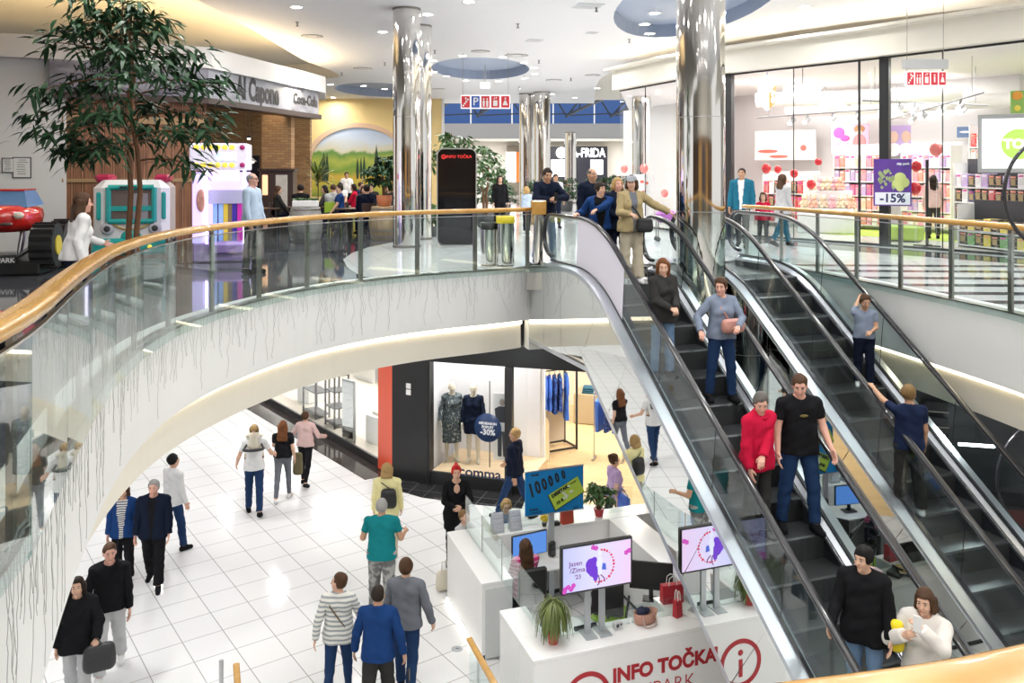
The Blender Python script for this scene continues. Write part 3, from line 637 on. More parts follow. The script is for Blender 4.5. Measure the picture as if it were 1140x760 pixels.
# ================================================================== HANGING SIGNS AND CEILING FITTINGS
ORD = ['first', 'second', 'third', 'fourth', 'fifth', 'sixth', 'seventh', 'eighth', 'ninth', 'tenth', 'eleventh', 'twelfth', 'thirteenth', 'fourteenth', 'fifteenth', 'sixteenth']
RED = mat('sign_red', (.62, .03, .05), .4); BLUE = mat('sign_blue', (.03, .10, .42), .4); SIGNW = mat('sign_lit_white', (.9, .9, .9), .4, emit=(1, .95, .97), es=.5)
def picto_sign(label, u0, u1, v0, v1, Y, cols, bar=0):
    a, b = at(u0, v1, Y), at(u1, v0, Y); w, h = b.x-a.x, b.z-a.z; o = thing('hanging_sign', label, 'sign', ((a.x+b.x)/2, Y, (a.z+b.z)/2))
    g = M(); g.box((0, 0, 0), (w, .10, h), 0, .01); g.build('panel', SIGNW, o)
    n = len(cols); s = min(w/n*.86, h*.86)
    for i, c in enumerate(cols):
        x = -w/2+(i+.5)*w/n; g = M(); g.box((x, -.055, 0), (w/n*.84, .012, h*.86)); g.build('square', RED if c[0] == 'r' else BLUE, o)
        k = c[1]
        if k == 'P' or k == 'i': text('P' if k == 'P' else 'i', h*.8, WHITE, (x, -.064, 0), o, bold=.004)
        else:
            g = M()
            if k == 'w':   # two standing figures
                for d in (-.2, .2):
                    g.slab([(x+s*(d-.10), -.066, -h*.36), (x+s*(d+.10), -.066, -h*.36), (x+s*(d+.13), -.066, h*.08), (x+s*(d-.13), -.066, h*.08)], (0, .004, 0)); g.ball((x+s*d, -.064, h*.2), (s*.08, .004, h*.09), 8, 5)
            elif k == 'l':  # lift with arrows
                g.box((x, -.064, -h*.1), (s*.5, .004, h*.42)); g.slab([(x-s*.2, -.066, h*.2), (x-s*.02, -.066, h*.2), (x-s*.11, -.066, h*.36)], (0, .004, 0)); g.slab([(x+s*.02, -.066, h*.36), (x+s*.2, -.066, h*.36), (x+s*.11, -.066, h*.2)], (0, .004, 0))
            elif k == 'e':  # escalator
                for q in range(4): g.box((x-s*.28+q*s*.18, -.064, -h*.28+q*h*.15), (s*.2, .004, h*.12))
                g.ball((x+s*.02, -.064, h*.26), (s*.09, .004, h*.1), 8, 5)
            else:           # hanger / person
                g.slab([(x-s*.3, -.066, -h*.25), (x+s*.3, -.066, -h*.25), (x+s*.1, -.066, h*.1), (x-s*.1, -.066, h*.1)], (0, .004, 0)); g.ball((x, -.064, h*.24), (s*.09, .004, h*.1), 8, 5)
            g.build('pictogram', WHITE, o)
    if bar:
        g = M(); g.box((0, 0, h*.5+bar/2+.05), (w*1.1, .12, bar)); g.build('top_bar', mat('sign_grey', (.42, .43, .44), .4), o)
    zt = CZ-o.location.z if Y > 24 else 6.0-o.location.z
    for x in (-w*.46, w*.46):
        g = M(); g.tube([(x, 0, h/2), (x, 0, zt)], .006, 5); g.build('wire', DSTEEL, o)
    return o
picto_sign('hanging pictogram sign with four red squares and one blue', 513, 568, 106, 121, 27, ['re', 'bP', 'rw', 'rl', 'rh'])
picto_sign('hanging pictogram sign of five red squares before the toy shop', 1008, 1052, 79.5, 96, 17.6, ['re', 'rw', 'rl', 'ri', 'rh'], bar=.19)
o = thing('exit_sign', 'small white lit exit sign high above the pictogram sign', 'sign', tuple(at(540, 95, 30)))
g = M(); g.box((0, 0, 0), (.32, .06, .22), 0, .01); g.build('panel', SIGNW, o); g = M(); g.tube([(0, 0, .11), (0, 0, CZ-o.location.z)], .01, 6); g.build('rod', DSTEEL, o)
VENT = mat('vent_grey', (.25, .25, .25), .5)
def vent(u, v, r, lab):
    p = onz(u, v, CZ); o = thing('ceiling_vent', lab, 'vent', (p.x, p.y, CZ))
    g = M(); g.lathe([(r, -.012), (r, .0)], seg=28); g.build('plate', VENT, o)
    g = M()
    for k in range(20): t = 2*PI*k/20; g.box((r*.72*math.cos(t), r*.72*math.sin(t), -.016), (r*.34, r*.09, .01), t)
    g.lathe([(r*.45, -.02), (r*.45, -.01)], seg=20); g.build('vanes', WHITE, o)
for a in ((347.5, 40, .30, 'round slotted ceiling vent left of the first polished column'), (404, 76, .34, 'round ceiling vent near the mural end of the ceiling'), (575, 61.5, .38, 'round slotted ceiling vent right of the oval recess'), (535, 57, .30, 'round ceiling vent above the oval blue recess'), (616.5, 89, .33, 'round ceiling vent above the twin columns'), (488, 99, .3, 'round ceiling vent beside the slim column'), (660, 83.5, .3, 'round ceiling vent near the right cove')): vent(*a)
def square_vent(u, v, s, lab):
    p = onz(u, v, CZ); o = thing('ceiling_vent', lab, 'vent', (p.x, p.y, CZ), .2)
    g = M(); g.box((0, 0, -.006), (s, s, .012)); g.build('plate', mat('vent_pale', (.62, .66, .70), .4), o)
    g = M()
    for k in range(1, 4): 
        q = s*k/8
        for d in (1, -1): g.box((0, d*q, -.014), (2*q, .012, .008)); g.box((d*q, 0, -.014), (.012, 2*q, .008))
    g.build('vanes', WHITE, o)
square_vent(655, 6.5, .62, 'square pale ceiling vent at the top of the picture'); square_vent(595, 45, .45, 'square ceiling vent beyond the round slotted one'); square_vent(659, 36.5, .3, 'small square vent near the right cove')
DET = [(331, 24.5), (380.5, 81), (428.5, 69.5), (484, 56), (576.5, 26.5), (600, 67), (700.5, 43.5), (635.5, 87), (578, 96.5), (664, 8)]
for i, (u, v) in enumerate(DET):
    p = onz(u, v, CZ)
    if i == 0:
        d0 = thing('ceiling_sprinkler', 'tiny dark sprinkler head hanging from the white ceiling', 'sprinkler', (p.x, p.y, CZ), 0, 'sprinkler heads in the upper ceiling')
        g = M(); g.lathe([(.05, 0), (.05, -.01), (.02, -.02), (.02, -.09), (.045, -.10), (.045, -.11)], seg=10); g.build('head', VENT, d0)
    else: dup(d0, d0['label'], (p.x, p.y, CZ))
# ================================================================== TOY SHOP (upper floor, right)
FAC = [V3(3.55, 28.2), V3(4.75, 25.2), V3(5.95, 23.5), V3(8.45, 20.35), V3(10.5, 17.4), V3(13, 13.2)]
TOYW = mat('shop_white', (.86, .84, .84), .5); PINKW = mat('shop_pink_wall', (.85, .74, .72), .5)
struct('wall_shop_bulkhead', wall_strip(FAC, 4.42, 5.08, -.3), CREAM)
struct('trim_cove_right', wall_strip([p+V3(-.05, -.05, 0) for p in FAC], 5.09, 5.17, -.12), mat('ledge_led', (1, 1, 1), .5, emit=(1, .80, .52), es=14))
struct('trim_ledge', wall_strip([p+V3(-.12, -.1, 0) for p in FAC], 5.02, 5.09, -.5), CREAM)
g = M(); g.poly([p+V3(0, 0, 4.43) for p in FAC]+[V3(30, 14, 4.43), V3(30, 40, 4.43), V3(5.2, 38, 4.43)], flip=True); struct('ceiling_shop', g, TOYW)
g = M(); g.poly([p+V3(.05, .05, .006) for p in FAC]+[V3(30, 14, .006), V3(30, 40, .006), V3(5.2, 38, .006)]); struct('floor_shop', g, mat('shop_floor', (.74, .70, .66), .2))
# glazing
for i in range(len(FAC)-1):
    a, b = FAC[i], FAC[i+1]; d = b-a; g = M(); g.box((a+b)/2+V3(0, 0, 2.21), (d.length, .02, 4.4), math.atan2(d.y, d.x)); o = struct('window_%d' % (i+2), g, SHOPG)
    g = M()
    for zz in (4.40, .03): g.box((a+b)/2+V3(0, 0, zz), (d.length, .06, .05), math.atan2(d.y, d.x))
    n = max(1, round(d.length/1.7))
    for k in range(1, n): p = a.lerp(b, k/n); g.box(p+V3(0, 0, 2.2), (.012, .03, 4.4), math.atan2(d.y, d.x))
    g.build('window_frame', BLACK, o)
g = M()
for p in (V3(5.95, 23.5), V3(8.72, 20.05)): g.box(p+V3(0, 0, 2.21), (.21, .21, 4.42), .9)
for p in (V3(8.3, 20.5),): g.box(p+V3(0, 0, 2.21), (.03, .05, 4.42), .9)
struct('trim_shop_posts', g, BLACK)
# shop interior walls
BW = [V3(5.2, 38), V3(7.6, 31.5), V3(10.5, 28.6), V3(14.2, 24.0), V3(30, 18)]
struct('wall_shop', wall_strip(BW, 0, 4.43, -.3), TOYW)
g = M(); g.box((6.9, 27.6, 2.2), (.25, 6.5, 4.4), -.25); struct('wall_shop_side', g, PINKW)
g = M(); g.poly([(8.2, 24.8, .012), (13.5, 17.8, .012), (16, 19.8, .012), (10, 27.2, .012)]); o = g.build('carpet', mat('lime_carpet', (.52, .62, .10), .9, noise=.15, nscale=30)); tag(o, 'lime green carpet runner inside the toy shop', 'carpet'); o['kind'] = 'structure'; o.name = 'floor_carpet'
# ducts, lighting tracks
for (x0, y0, x1, y1, z, r, lab) in ((7.4, 26, 12.5, 23.8, 3.9, .22, 'long white air duct under the toy shop ceiling'), (9, 28, 15, 22, 3.7, .2, 'second white air duct deeper in the toy shop')):
    o = thing('air_duct', lab, 'duct', (x0, y0, z)); g = M(); g.tube([(0, 0, 0), (x1-x0, y1-y0, 0)], r, 14); g.build('pipe', TOYW, o)
    g = M(); g.box(((x1-x0)*.4, (y1-y0)*.4, -.1), (.7, .6, .5), .5); g.build('outlet', TOYW, o)
    g = M()
    for t in (.15, .85): g.tube([((x1-x0)*t, (y1-y0)*t, 0), ((x1-x0)*t, (y1-y0)*t, 4.43-z)], .012, 5)
    g.build('hanger', DSTEEL, o)
TRK = mat('track_grey', (.35, .35, .36), .4)
for ti, (u0, v0, u1, v1, Y0, Y1) in enumerate(((843, 131, 985, 121, 25, 22.5), (960, 112, 1100, 117, 22, 22), (990, 133, 1095, 103, 24.5, 19.5))):
    a, b = at(u0, v0, Y0), at(u1, v1, Y1)
    o = thing('light_track', ('lower left', 'upper', 'rear')[ti]+' lighting track with spotlights inside the toy shop', 'light track', tuple(a)); g = M(); g.tube([(0, 0, 0), tuple(b-a)], .025, 6); g.build('rail', TRK, o)
    g = M()
    for t in (.1, .9): p = (b-a)*t; g.tube([p, p+V3(0, 0, 4.43-a.z-p.z)], .008, 4)
    g.build('wire', TRK, o)
    for t in (.3, .42, .62, .8):
        p = (b-a)*t; g = M(); g.tube([p+V3(0, 0, -.03), p+V3(-.05, -.02, -.16)], [.03, .03], 6); g.tube([p+V3(.06, .05, -.12), p+V3(-.12, -.1, -.24)], .065, 10); s = g.build('spotlight', TRK, o)
        g = M(); g.tube([p+V3(-.12, -.1, -.24), p+V3(-.125, -.104, -.245)], .055, 10); g.build('lens', EMITW, s)
# lit cube logo and glowing letters
p = at(856, 103, 23.0); o = thing('cube_sign', 'glowing white and orange cube sign with letter S', 'sign', tuple(p), .62)
LITW = mat('lit_white', (1, 1, 1), .4, emit=(1, 1, 1), es=1.6); ORANGE = mat('lit_orange', (.85, .22, .03), .4, emit=(1, .28, .05), es=.8); NEON = mat('blue_edge', (.1, .2, .9), .3, emit=(.15, .3, 1), es=3)
hx = [V3(.34*math.cos(PI/2+k*PI/3), 0, .46*math.sin(PI/2+k*PI/3)) for k in range(6)]; c0 = V3(0, 0, -.02)
g = M(); g.slab([hx[0], hx[1], c0, hx[5]], (0, .12, 0)); g.build('top_face', mat('lit_peach', (1, .8, .6), .4, emit=(1, .8, .55), es=1.3), o)
g = M(); g.slab([hx[1], hx[2], hx[3], c0], (0, .12, 0)); g.build('left_face', LITW, o)
g = M(); g.slab([c0, hx[3], hx[4], hx[5]], (0, .12, 0)); g.build('right_face', ORANGE, o)
t_ = text('S', .44, LITW, (.155, -.012, -.12), o, bold=.015, sx=.75)
g = M(); g.tube([q*1.04+V3(0, .06, 0) for q in hx], .014, 6, closed=True); g.build('neon_edge', NEON, o)
g = M(); g.tube([(0, .06, .46), (0, .06, 4.42-p.z)], .012, 5); g.build('rod', DSTEEL, o)
p = at(893, 97, 22.3); o = thing('letter_sign', 'glowing white shop lettering beside the cube sign', 'sign', tuple(p), -.9)
text('spielo', .42, LITW, (0, 0, 0), o, bold=.02, sx=1.15); g = M(); g.tube([(0, .02, .1), (0, .02, 4.42-p.z)], .012, 5); g.build('rod', DSTEEL, o)
# sale poster on the post and slim stand
p = at(993.5, 203, 19.75); o = thing('sale_poster', 'purple sale poster reading -15% on the black shop post', 'poster', tuple(p), -.35)
PURP = mat('poster_purple', (.10, .035, .28), .4, noise=.2, nscale=4); LIL = mat('poster_pale', (.80, .84, .90), .4); LIME = mat('poster_lime', (.55, .62, .22), .4); NAVY = mat('poster_navy', (.03, .03, .12), .4)
g = M(); g.box((0, 0, 0), (.80, .03, 1.08)); g.build('board', PURP, o)
g = M(); g.box((0, -.018, -.37), (.74, .008, .28)); g.build('price_panel', LIL, o); text('-15%', .27, NAVY, (0, -.026, -.37), o, bold=.008)
g = M()
for k in range(16):
    x, z = rnd.uniform(-.3, .02), rnd.uniform(-.12, .34); s = rnd.uniform(.03, .08); g.slab([(x, -.024, z-s), (x+s, -.024, z), (x, -.024, z+s), (x-s*.6, -.024, z+.2*s)], (0, .006, 0))
g.build('plant_print', mat('poster_leaf', (.34, .42, .20), .5), o)
g = M()
for x, z, r in ((.16, .10, .13), (.24, .0, .12), (.08, -.04, .10), (.16, -.12, .09)): g.ball((x, -.02, z), (r, .006, r), 14, 7)
g.build('cloud_print', LIME, o); text('city park', .075, LIL, (.22, -.022, .43), o, bold=.003)
p = onz(1032, 275, 0.0); o = thing('display_stand', 'slim black floor stand inside the toy shop window', 'stand', (p.x, p.y, 0.012))
g = M(); g.box((0, 0, 1.0), (.05, .05, 2.0)); g.build('pole', BLACK, o)
g = M()
for k in range(4): t = PI/4+k*PI/2; g.box((.14*math.cos(t), .14*math.sin(t), .02), (.32, .03, .03), t)
g.build('foot', BLACK, o)
# posters high on the shop walls
def wallposter(label, u0, u1, v0, v1, Y, col, bits, rz=-.6):
    a, b = at(u0, v1, Y), at(u1, v0, Y); w, h = (b.x-a.x)/math.cos(rz)*.9, b.z-a.z; o = thing('wall_poster', label, 'poster', tuple((a+b)/2), rz)
    g = M(); g.box((0, 0, 0), (w, .05, h)); g.build('board', col, o)
    for nm, m, shp in bits:
        g = M()
        for (x, z, rx, rzz) in shp: g.ball((x*w, -.03, z*h), (rx*w, .008, rzz*h), 12, 7)
        g.build(nm, m, o)
    return o
P_ = lambda n, c: mat(n, c, .5)
pk, dpk, skin_, hairb, wht, lil = P_('poster_pink', (.85, .45, .58)), P_('poster_magenta', (.75, .12, .45)), P_('poster_skin', (.85, .60, .48)), P_('poster_hair', (.45, .22, .10)), P_('poster_white', (.9, .88, .9)), P_('poster_lilac', (.62, .45, .80))
wallposter('wall poster with pink dolls above the left toy shelves', 927, 946, 140, 171, 27.0, wht, [('doll_print', dpk, [(-.1, .25, .3, .2), (.2, .05, .25, .12)]), ('grass_print', P_('poster_grass', (.35, .62, .15)), [(0, -.42, .45, .1)]), ('name_print', lil, [(.05, -.15, .35, .09)])])
wallposter('tall pink doll poster beside the black shop post', 948, 966, 138, 172, 26.5, pk, [('hair_print', hairb, [(.0, .34, .3, .13)]), ('face_print', skin_, [(0, .26, .18, .12)]), ('dress_print', P_('poster_coral', (.85, .25, .25)), [(0, -.1, .36, .28)])])
wallposter('wide purple poster of two blond girls above the shelves', 990, 1056, 139, 173, 26.0, lil, [('pink_print', dpk, [(.2, -.25, .28, .2)]), ('face_print', skin_, [(-.36, .12, .07, .2), (-.18, .12, .07, .2)]), ('shirt_print', wht, [(-.36, -.3, .11, .22), (-.18, -.3, .11, .22), (.12, .1, .16, .25)])])
wallposter('blue banner strips high on the back wall of the toy shop', 1000, 1052, 127, 138, 26.5, P_('poster_blue', (.22, .34, .66)), [('white_print', wht, [(-.2, 0, .2, .15), (.25, .1, .12, .2)])])
wallposter('dark blue picture of a plane high on the wall', 1067, 1082, 141, 153, 24.5, P_('poster_navyblue', (.16, .24, .42)), [('plane_print', wht, [(0, 0, .35, .1)])])
wallposter('white wall display with faint red drawings left of the balloons', 843, 905, 145, 178, 28.5, P_('display_white', (.88, .84, .82)), [('red_print', P_('poster_red', (.78, .16, .12)), [(-.28, -.2, .17, .06), (-.1, -.38, .16, .05), (.3, -.1, .05, .1)])])
wallposter('orange and green square toy pictures above the lit round logo', 1126, 1139, 101, 126, 19.5, P_('poster_green', (.30, .52, .12)), [('sun_print', P_('poster_orange', (.85, .36, .05)), [(0, .28, .4, .2)]), ('star_print', P_('poster_yellow', (.85, .7, .1)), [(0, -.28, .25, .14)])], -.5)
o = wallposter('large white light box with lime round logo', 1098, 1165, 132, 187, 19.0, LITW, [], -.45)
g = M(); t = [V3(.34*math.cos(2*PI*k/32)+.04, -.032, .34*math.sin(2*PI*k/32)-.02) for k in range(32)]; g.slab(t, (0, .008, 0)); g.build('lime_disc', mat('lit_lime', (.45, .72, .12), .4, emit=(.5, .85, .15), es=.5), o)
text('TOYS', .28, LITW, (.10, -.04, -.02), o, bold=.01); g = M(); g.box((0, .03, 0), (1.5, .06, 1.3)); g.build('frame', mat('frame_grey', (.4, .4, .4), .4), o)
# shelving with toy boxes: every box its own object
BOXC = {'pink': (.78, .32, .42), 'coral': (.80, .28, .20), 'magenta': (.62, .08, .34), 'white': (.82, .80, .82), 'lilac': (.52, .36, .68), 'black': (.02, .02, .03), 'dark blue': (.04, .05, .16), 'red': (.62, .05, .05), 'orange': (.78, .34, .06), 'beige': (.72, .58, .42), 'yellow': (.75, .62, .08), 'green': (.18, .42, .12)}
def boxmat(n, c):
    k = 'box_'+n.replace(' ', '_')
    if k in MATS: return MATS[k]
    m, N, L, b = nt(k); v = N.new('ShaderNodeTexVoronoi'); v.inputs['Scale'].default_value = 9; L.new(mapped(N, L), v.inputs['Vector'])
    mx = N.new('ShaderNodeMix'); mx.data_type = 'RGBA'; L.new(ramp(N, L, v.outputs['Distance'], [(.25, (.75, .75, .75)), (.5, (0, 0, 0))]), mx.inputs[0])
    mx.inputs[6].default_value = tuple(c)+(1,); mx.inputs[7].default_value = tuple(min(1, x*.5+.42) for x in c)+(1,) if sum(c) > .3 else (.35, .30, .22, 1)
    L.new(mx.outputs[2], b.inputs['Base Color']); b.inputs['Roughness'].default_value = .35; MATS[k] = m; return m
ROWN = ['lowest', 'second lowest', 'middle', 'second highest', 'highest']
def shelving(name, label, ua, ub, Ya, Yb, zs, ncol, palette, depth=.38, unit='', back=TOYW, bh=.8):
    A, B = at(ua, 192, Ya), at(ub, 192, Yb); A.z = B.z = 0; d = B-A; rz = math.atan2(d.y, d.x); w = d.length
    o = thing('shelf_unit', label, 'shelves', (A.x, A.y, .012), rz); n = len(zs)
    g = M(); g.box((w/2, depth+.02, zs[-1]/2+.35), (w, .04, zs[-1]+.7)); g.build('back_panel', back, o)
    for z in zs: g = M(); g.box((w/2, depth/2, z-.015), (w, depth, .03)); g.build('shelf', mat('shelf_white', (.75, .74, .74), .4), o)
    for x in (0, w): g = M(); g.box((x, depth/2, zs[-1]/2+.3), (.03, depth, zs[-1]+.6)); g.build('upright', mat('shelf_white', (.75, .74, .74), .4), o)
    kinds = {}
    for r, z in enumerate(zs):
        gap = (zs[r+1]-z if r+1 < n else zs[-1]-zs[-2]) if n > 1 else bh
        for c in range(ncol):
            col = palette[r % len(palette)][(c*7+r*3) % len(palette[r % len(palette)])] if rnd.random() < .75 else rnd.choice(rnd.choice(palette))
            bw, bh_ = w/ncol*rnd.uniform(.84, .97), gap*rnd.uniform(.76, .92); key = (col, round(bw, 1))
            p = Vector((w*(c+.5)/ncol, depth*.45, z+.001)); p.rotate(Matrix.Rotation(rz, 3, 'Z')); p += o.location
            lab = '%s toy box %s from left on %s shelf of %s' % (col, ORD[c], ROWN[r] if n > 2 else ('lower', 'upper')[r] if n == 2 else 'only', unit)
            if key not in kinds:
                t = thing('toy_box', lab, 'toy box', tuple(p), rz, 'toy boxes on '+unit)
                g = M(); g.box((0, 0, .5), (bw, depth*.7, 1), 0, .01); bx = g.build('carton', boxmat(col, BOXC[col]), t)
                g = M(); g.box((0, -depth*.355, .45), (bw*.62, .01, .5)); g.build('front_window', mat('box_window_'+col.replace(' ', '_'), tuple(min(.9, x*.7+.16) for x in BOXC[col]) if sum(BOXC[col]) > .3 else (.40, .30, .16), .2), t)
                g = M(); g.box((0, -depth*.355, .84), (bw*.7, .012, .14)); g.build('title_strip', boxmat(('coral', 'magenta', 'white')[c % 3], BOXC[('coral', 'magenta', 'white')[c % 3]]), t); kinds[key] = t
            else: t = dup(kinds[key], lab, tuple(p), rz)
            t.scale = (1, 1, bh_)
    return o
pinks = [['pink', 'white', 'coral'], ['coral', 'pink', 'beige'], ['magenta', 'pink', 'lilac'], ['lilac', 'white', 'pink'], ['pink', 'coral', 'white']]
shelving('shelf_unit', 'white toy shelving of pink boxes left of the black post', 928, 982, 26.4, 25.2, [.15, .6, 1.02, 1.44, 1.86], 9, pinks, unit='the left shelving')
shelving('shelf_unit', 'white toy shelving of pink and lilac boxes right of the sale poster', 1003, 1058, 25.4, 23.6, [.15, .6, 1.02, 1.44, 1.86], 9, [['pink', 'white', 'beige'], ['white', 'pink', 'lilac'], ['pink', 'pink', 'coral'], ['lilac', 'white', 'pink'], ['white', 'lilac', 'white']], unit='the right shelving')
shelving('shelf_unit', 'shelving of dark boxed action toys at the right edge', 1062, 1166, 21.6, 18.6, [.55, .98, 1.35], 13, [['black', 'dark blue', 'black'], ['black', 'dark blue', 'red', 'black'], ['white', 'lilac', 'black']], unit='the dark right shelving', back=mat('shelf_dark', (.05, .05, .06), .4))
shelving('shelf_unit', 'low floor display of dark boxes with yellow fronts', 1066, 1160, 19.9, 17.6, [.06, .38], 10, [['black', 'yellow', 'black', 'green'], ['black', 'black', 'yellow', 'dark blue']], .45, unit='the low floor display', back=mat('shelf_dark', (.05, .05, .06), .4))
shelving('shelf_unit', 'shelving of red and dark boxes behind the passing woman', 849, 906, 27.6, 26.3, [.15, .6, 1.05], 9, [['black', 'red', 'white', 'red'], ['red', 'black', 'red'], ['red', 'white', 'black']], unit='the red shelving')
shelving('shelf_unit', 'narrow shelving of white boxes behind the glass corner', 1079, 1098, 23.5, 22.8, [.9, 1.5, 1.95, 2.4], 3, [['white', 'beige', 'white'], ['red', 'white', 'black']], unit='the narrow white shelving')
# plush toys heaped on a gondola
o = thing('display_gondola', 'white gondola under the heap of plush toys', 'display', tuple(at(921, 192, 24.4)-V3(0, 0, HC-.012)), -.5)
g = M(); g.box((0, 0, .35), (1.5, .7, .7), 0, .02); g.build('body', TOYW, o); g = M(); g.box((0, .1, .95), (1.3, .3, .5), 0, .02); g.build('riser', TOYW, o)
l = Vector(o.location)
spot = [(-.6, -.15), (-.35, -.2), (-.1, -.15), (.15, -.2), (.4, -.15), (.62, -.2), (-.45, .1), (-.2, .12), (.05, .08), (.3, .12), (-.1, .1), (.2, .1)]
for i, (x, y) in enumerate(spot):
    z = .70 if i < 6 else 1.20; p = Vector((x, y, 0)); p.rotate(Matrix.Rotation(-.5, 3, 'Z')); col = ['cream', 'peach', 'cream', 'rose'][i % 4]
    lab = '%s plush bear, %s from left in the %s row of the gondola' % (col, ORD[i % 6], 'front' if i < 6 else 'top')
    t = thing('plush_bear', lab, 'plush toy', (l.x+p.x, l.y+p.y, l.z+z), rnd.uniform(-.6, .2), 'plush bears on the gondola'); m = mat('plush_'+col, {'cream': (.80, .68, .50), 'peach': (.82, .50, .38), 'rose': (.80, .45, .50)}[col], .95, noise=.15, nscale=40)
    g = M(); g.ball((0, 0, .12), (.11, .1, .13), 12, 8); g.build('body', m, t); g = M(); g.ball((0, -.02, .29), .085, 12, 8); g.ball((0, -.1, .27), .03, 8, 6); h = g.build('head', m, t)
    for s in (-1, 1):
        g = M(); g.ball((s*.06, 0, .365), .03, 8, 6); g.build('ear', m, h); g = M(); g.tube([(s*.08, -.04, .18), (s*.13, -.1, .1)], [.035, .028], 8); g.build('arm', m, t); g = M(); g.tube([(s*.06, -.05, .05), (s*.09, -.17, .04)], [.045, .035], 8); g.build('leg', m, t)
# balloons
BALR = mat('red_balloon', (.70, .03, .04), .18, coat=.5); BALP = mat('coral_balloon', (.85, .22, .20), .2, coat=.5)
for i, (u, v, r, Y, lab) in enumerate([(853, 187.5, 5.2, 22.6, 'red balloon left of the printed red balloon'), (866, 188.5, 4, 22.6, 'small red balloon next to the left red balloon'), (884, 193, 4.4, 22.4, 'red balloon above the passing woman'), (903, 205, 5, 22.2, 'lowest red balloon of the left bunch'), (911, 180, 4, 22.0, 'highest red balloon of the left bunch'), (1020, 185, 5.6, 19.0, 'red balloon right of the sale poster'), (1018.5, 209.5, 6.6, 18.9, 'large red balloon beside the -15% panel'), (1042, 166, 7, 19.4, 'orange red balloon before the purple poster'), (717, 187.5, 4.8, 24.6, 'coral balloon in the glass corner of the shop'), (695, 188, 4, 26.4, 'pale coral balloon at the edge of the glass corner'), (740, 215, 4.2, 24, 'lower coral balloon left of the tall column')]):
    p = at(u, v, Y+1.2); s = r/FPX*(Y+1.2); o = thing('balloon', lab, 'balloon', tuple(p)); m = BALP if i in (7, 8, 9, 10) else BALR
    g = M(); g.lathe([(s*max(.02, math.sin(PI*k/12))*(1 if k > 5 else 1-.1*(1-k/6)), -s*1.12*math.cos(PI*k/12)) for k in range(13)], seg=16); g.lathe([(s*.12, -s*1.2), (s*.03, -s*1.1)], seg=8); g.build('skin', m, o)
    g = M(); g.tube([(0, 0, -s*1.1), (.03, 0, -s*2.5), (0, 0, -(p.z-.02))], .004, 4); g.build('string', WHITE, o)
# white notice stand in the glass corner, green bench
p = onz(722, 262, 0); o = thing('notice_stand', 'white printed stand in the glass corner behind the khaki jacket', 'stand', (4.05, 26.9, .012), -.5)
g = M(); g.box((0, 0, 1.0), (.8, .12, 1.3), 0, .01); g.build('board', TOYW, o); g = M()
for x, z in ((-.2, 1.4), (.05, 1.42), (.2, 1.38), (-.15, 1.15), (.1, 1.1)): g.ball((x, -.062, z), (.07, .006, .05), 10, 6)
g.build('print', P_('poster_red', (.78, .16, .12)), o); g = M(); g.box((0, 0, .18), (.5, .3, .35)); g.build('foot', TOYW, o)
p = onz(1012, 270, 0); o = thing('green_bench', 'low lime green box seat on the green carpet', 'seat', (p.x, p.y+.3, .02), -.7)
g = M(); g.box((0, 0, .2), (.85, .5, .36), 0, .04); g.build('seat', mat('lime_vinyl', (.45, .60, .12), .4), o); g = M(); g.box((0, 0, .02), (.75, .42, .04)); g.build('base', BLACK, o)
# pink chair-like toy heap by the column: purple cart
p = onz(742, 246, 0); o = thing('toy_cart', 'purple toy cart seen beside the tall column', 'cart', (3.86, 21.5, 0))
g = M(); g.box((0, 0, .62), (.5, .4, .3), 0, .08); g.build('basket', mat('purple_plastic', (.30, .10, .35), .4), o)
g = M()
for x in (-.22, .22):
    for y in (-.16, .16): g.tube([(x, y, .5), (x, y, .08)], .015, 6)
g.build('frame', DSTEEL, o); g = M()
for x in (-.22, .22):
    for y in (-.16, .16): g.ball((x, y, .06), (.06, .02, .06), 10, 6)
g.build('wheel', BLACK, o)
# ================================================================== GROUND FLOOR SHOPS
Z = GZ
SHOPIN = mat('shop_inner_white', (.86, .85, .82), .5)
PL = [V3(-12.0, 31.9, 0), V3(-3.05, 20.0, 0)]
def vwall(a, b, z0, z1, th=.2): g = M(); d = b-a; n = V3(-d.y, d.x).normalized()*th; g.hexa([a+V3(0, 0, z0), b+V3(0, 0, z0), b+n+V3(0, 0, z0), a+n+V3(0, 0, z0)], [a+V3(0, 0, z1), b+V3(0, 0, z1), b+n+V3(0, 0, z1), a+n+V3(0, 0, z1)]); return g
g = vwall(*PL, Z+.18, -1.46, .02); struct('window_10', g, SHOPG)
g = vwall(*PL, Z, Z+.18, .06); g2 = vwall(PL[0], PL[1], -1.9, -1.46, .1); g.add(g2.v, g2.f)
struct('trim_shopfront', g, BLACK)
d = (PL[1]-PL[0]).normalized(); n = V3(d.y, -d.x)
g = M(); g.poly([PL[0]+V3(0, 0, Z+.004), PL[1]+V3(0, 0, Z+.004), PL[1]+V3(.35, -.35, Z+.004), PL[1]+V3(-.25, -.75, Z+.004), PL[0]-n*-.8+V3(0, 0, Z+.004)]); struct('floor_plinth', g, mat('black_marble', (.045, .035, .032), .06, noise=.5, nscale=5))
back = [PL[0]+V3(3.5, 5, 0), PL[1]+V3(2.2, 5.0, 0)]
g = vwall(V3(-11, 36, 0), V3(.2, 23.4, 0), Z, -1.46, .2); struct('wall_shop_left', g, SHOPIN)
g = vwall(V3(-3.0, 20.05, 0), V3(-.4, 23.0, 0), Z, -1.46, .1); struct('wall_shop_divider', g, SHOPIN)
g = M(); g.poly([PL[0]+V3(0, 0, Z+.01), PL[1]+V3(0, 0, Z+.01), V3(.1, 23.4, Z+.01), V3(-11, 36, Z+.01)]); struct('floor_shop_left', g, mat('shop_pale_floor', (.70, .64, .54), .15))
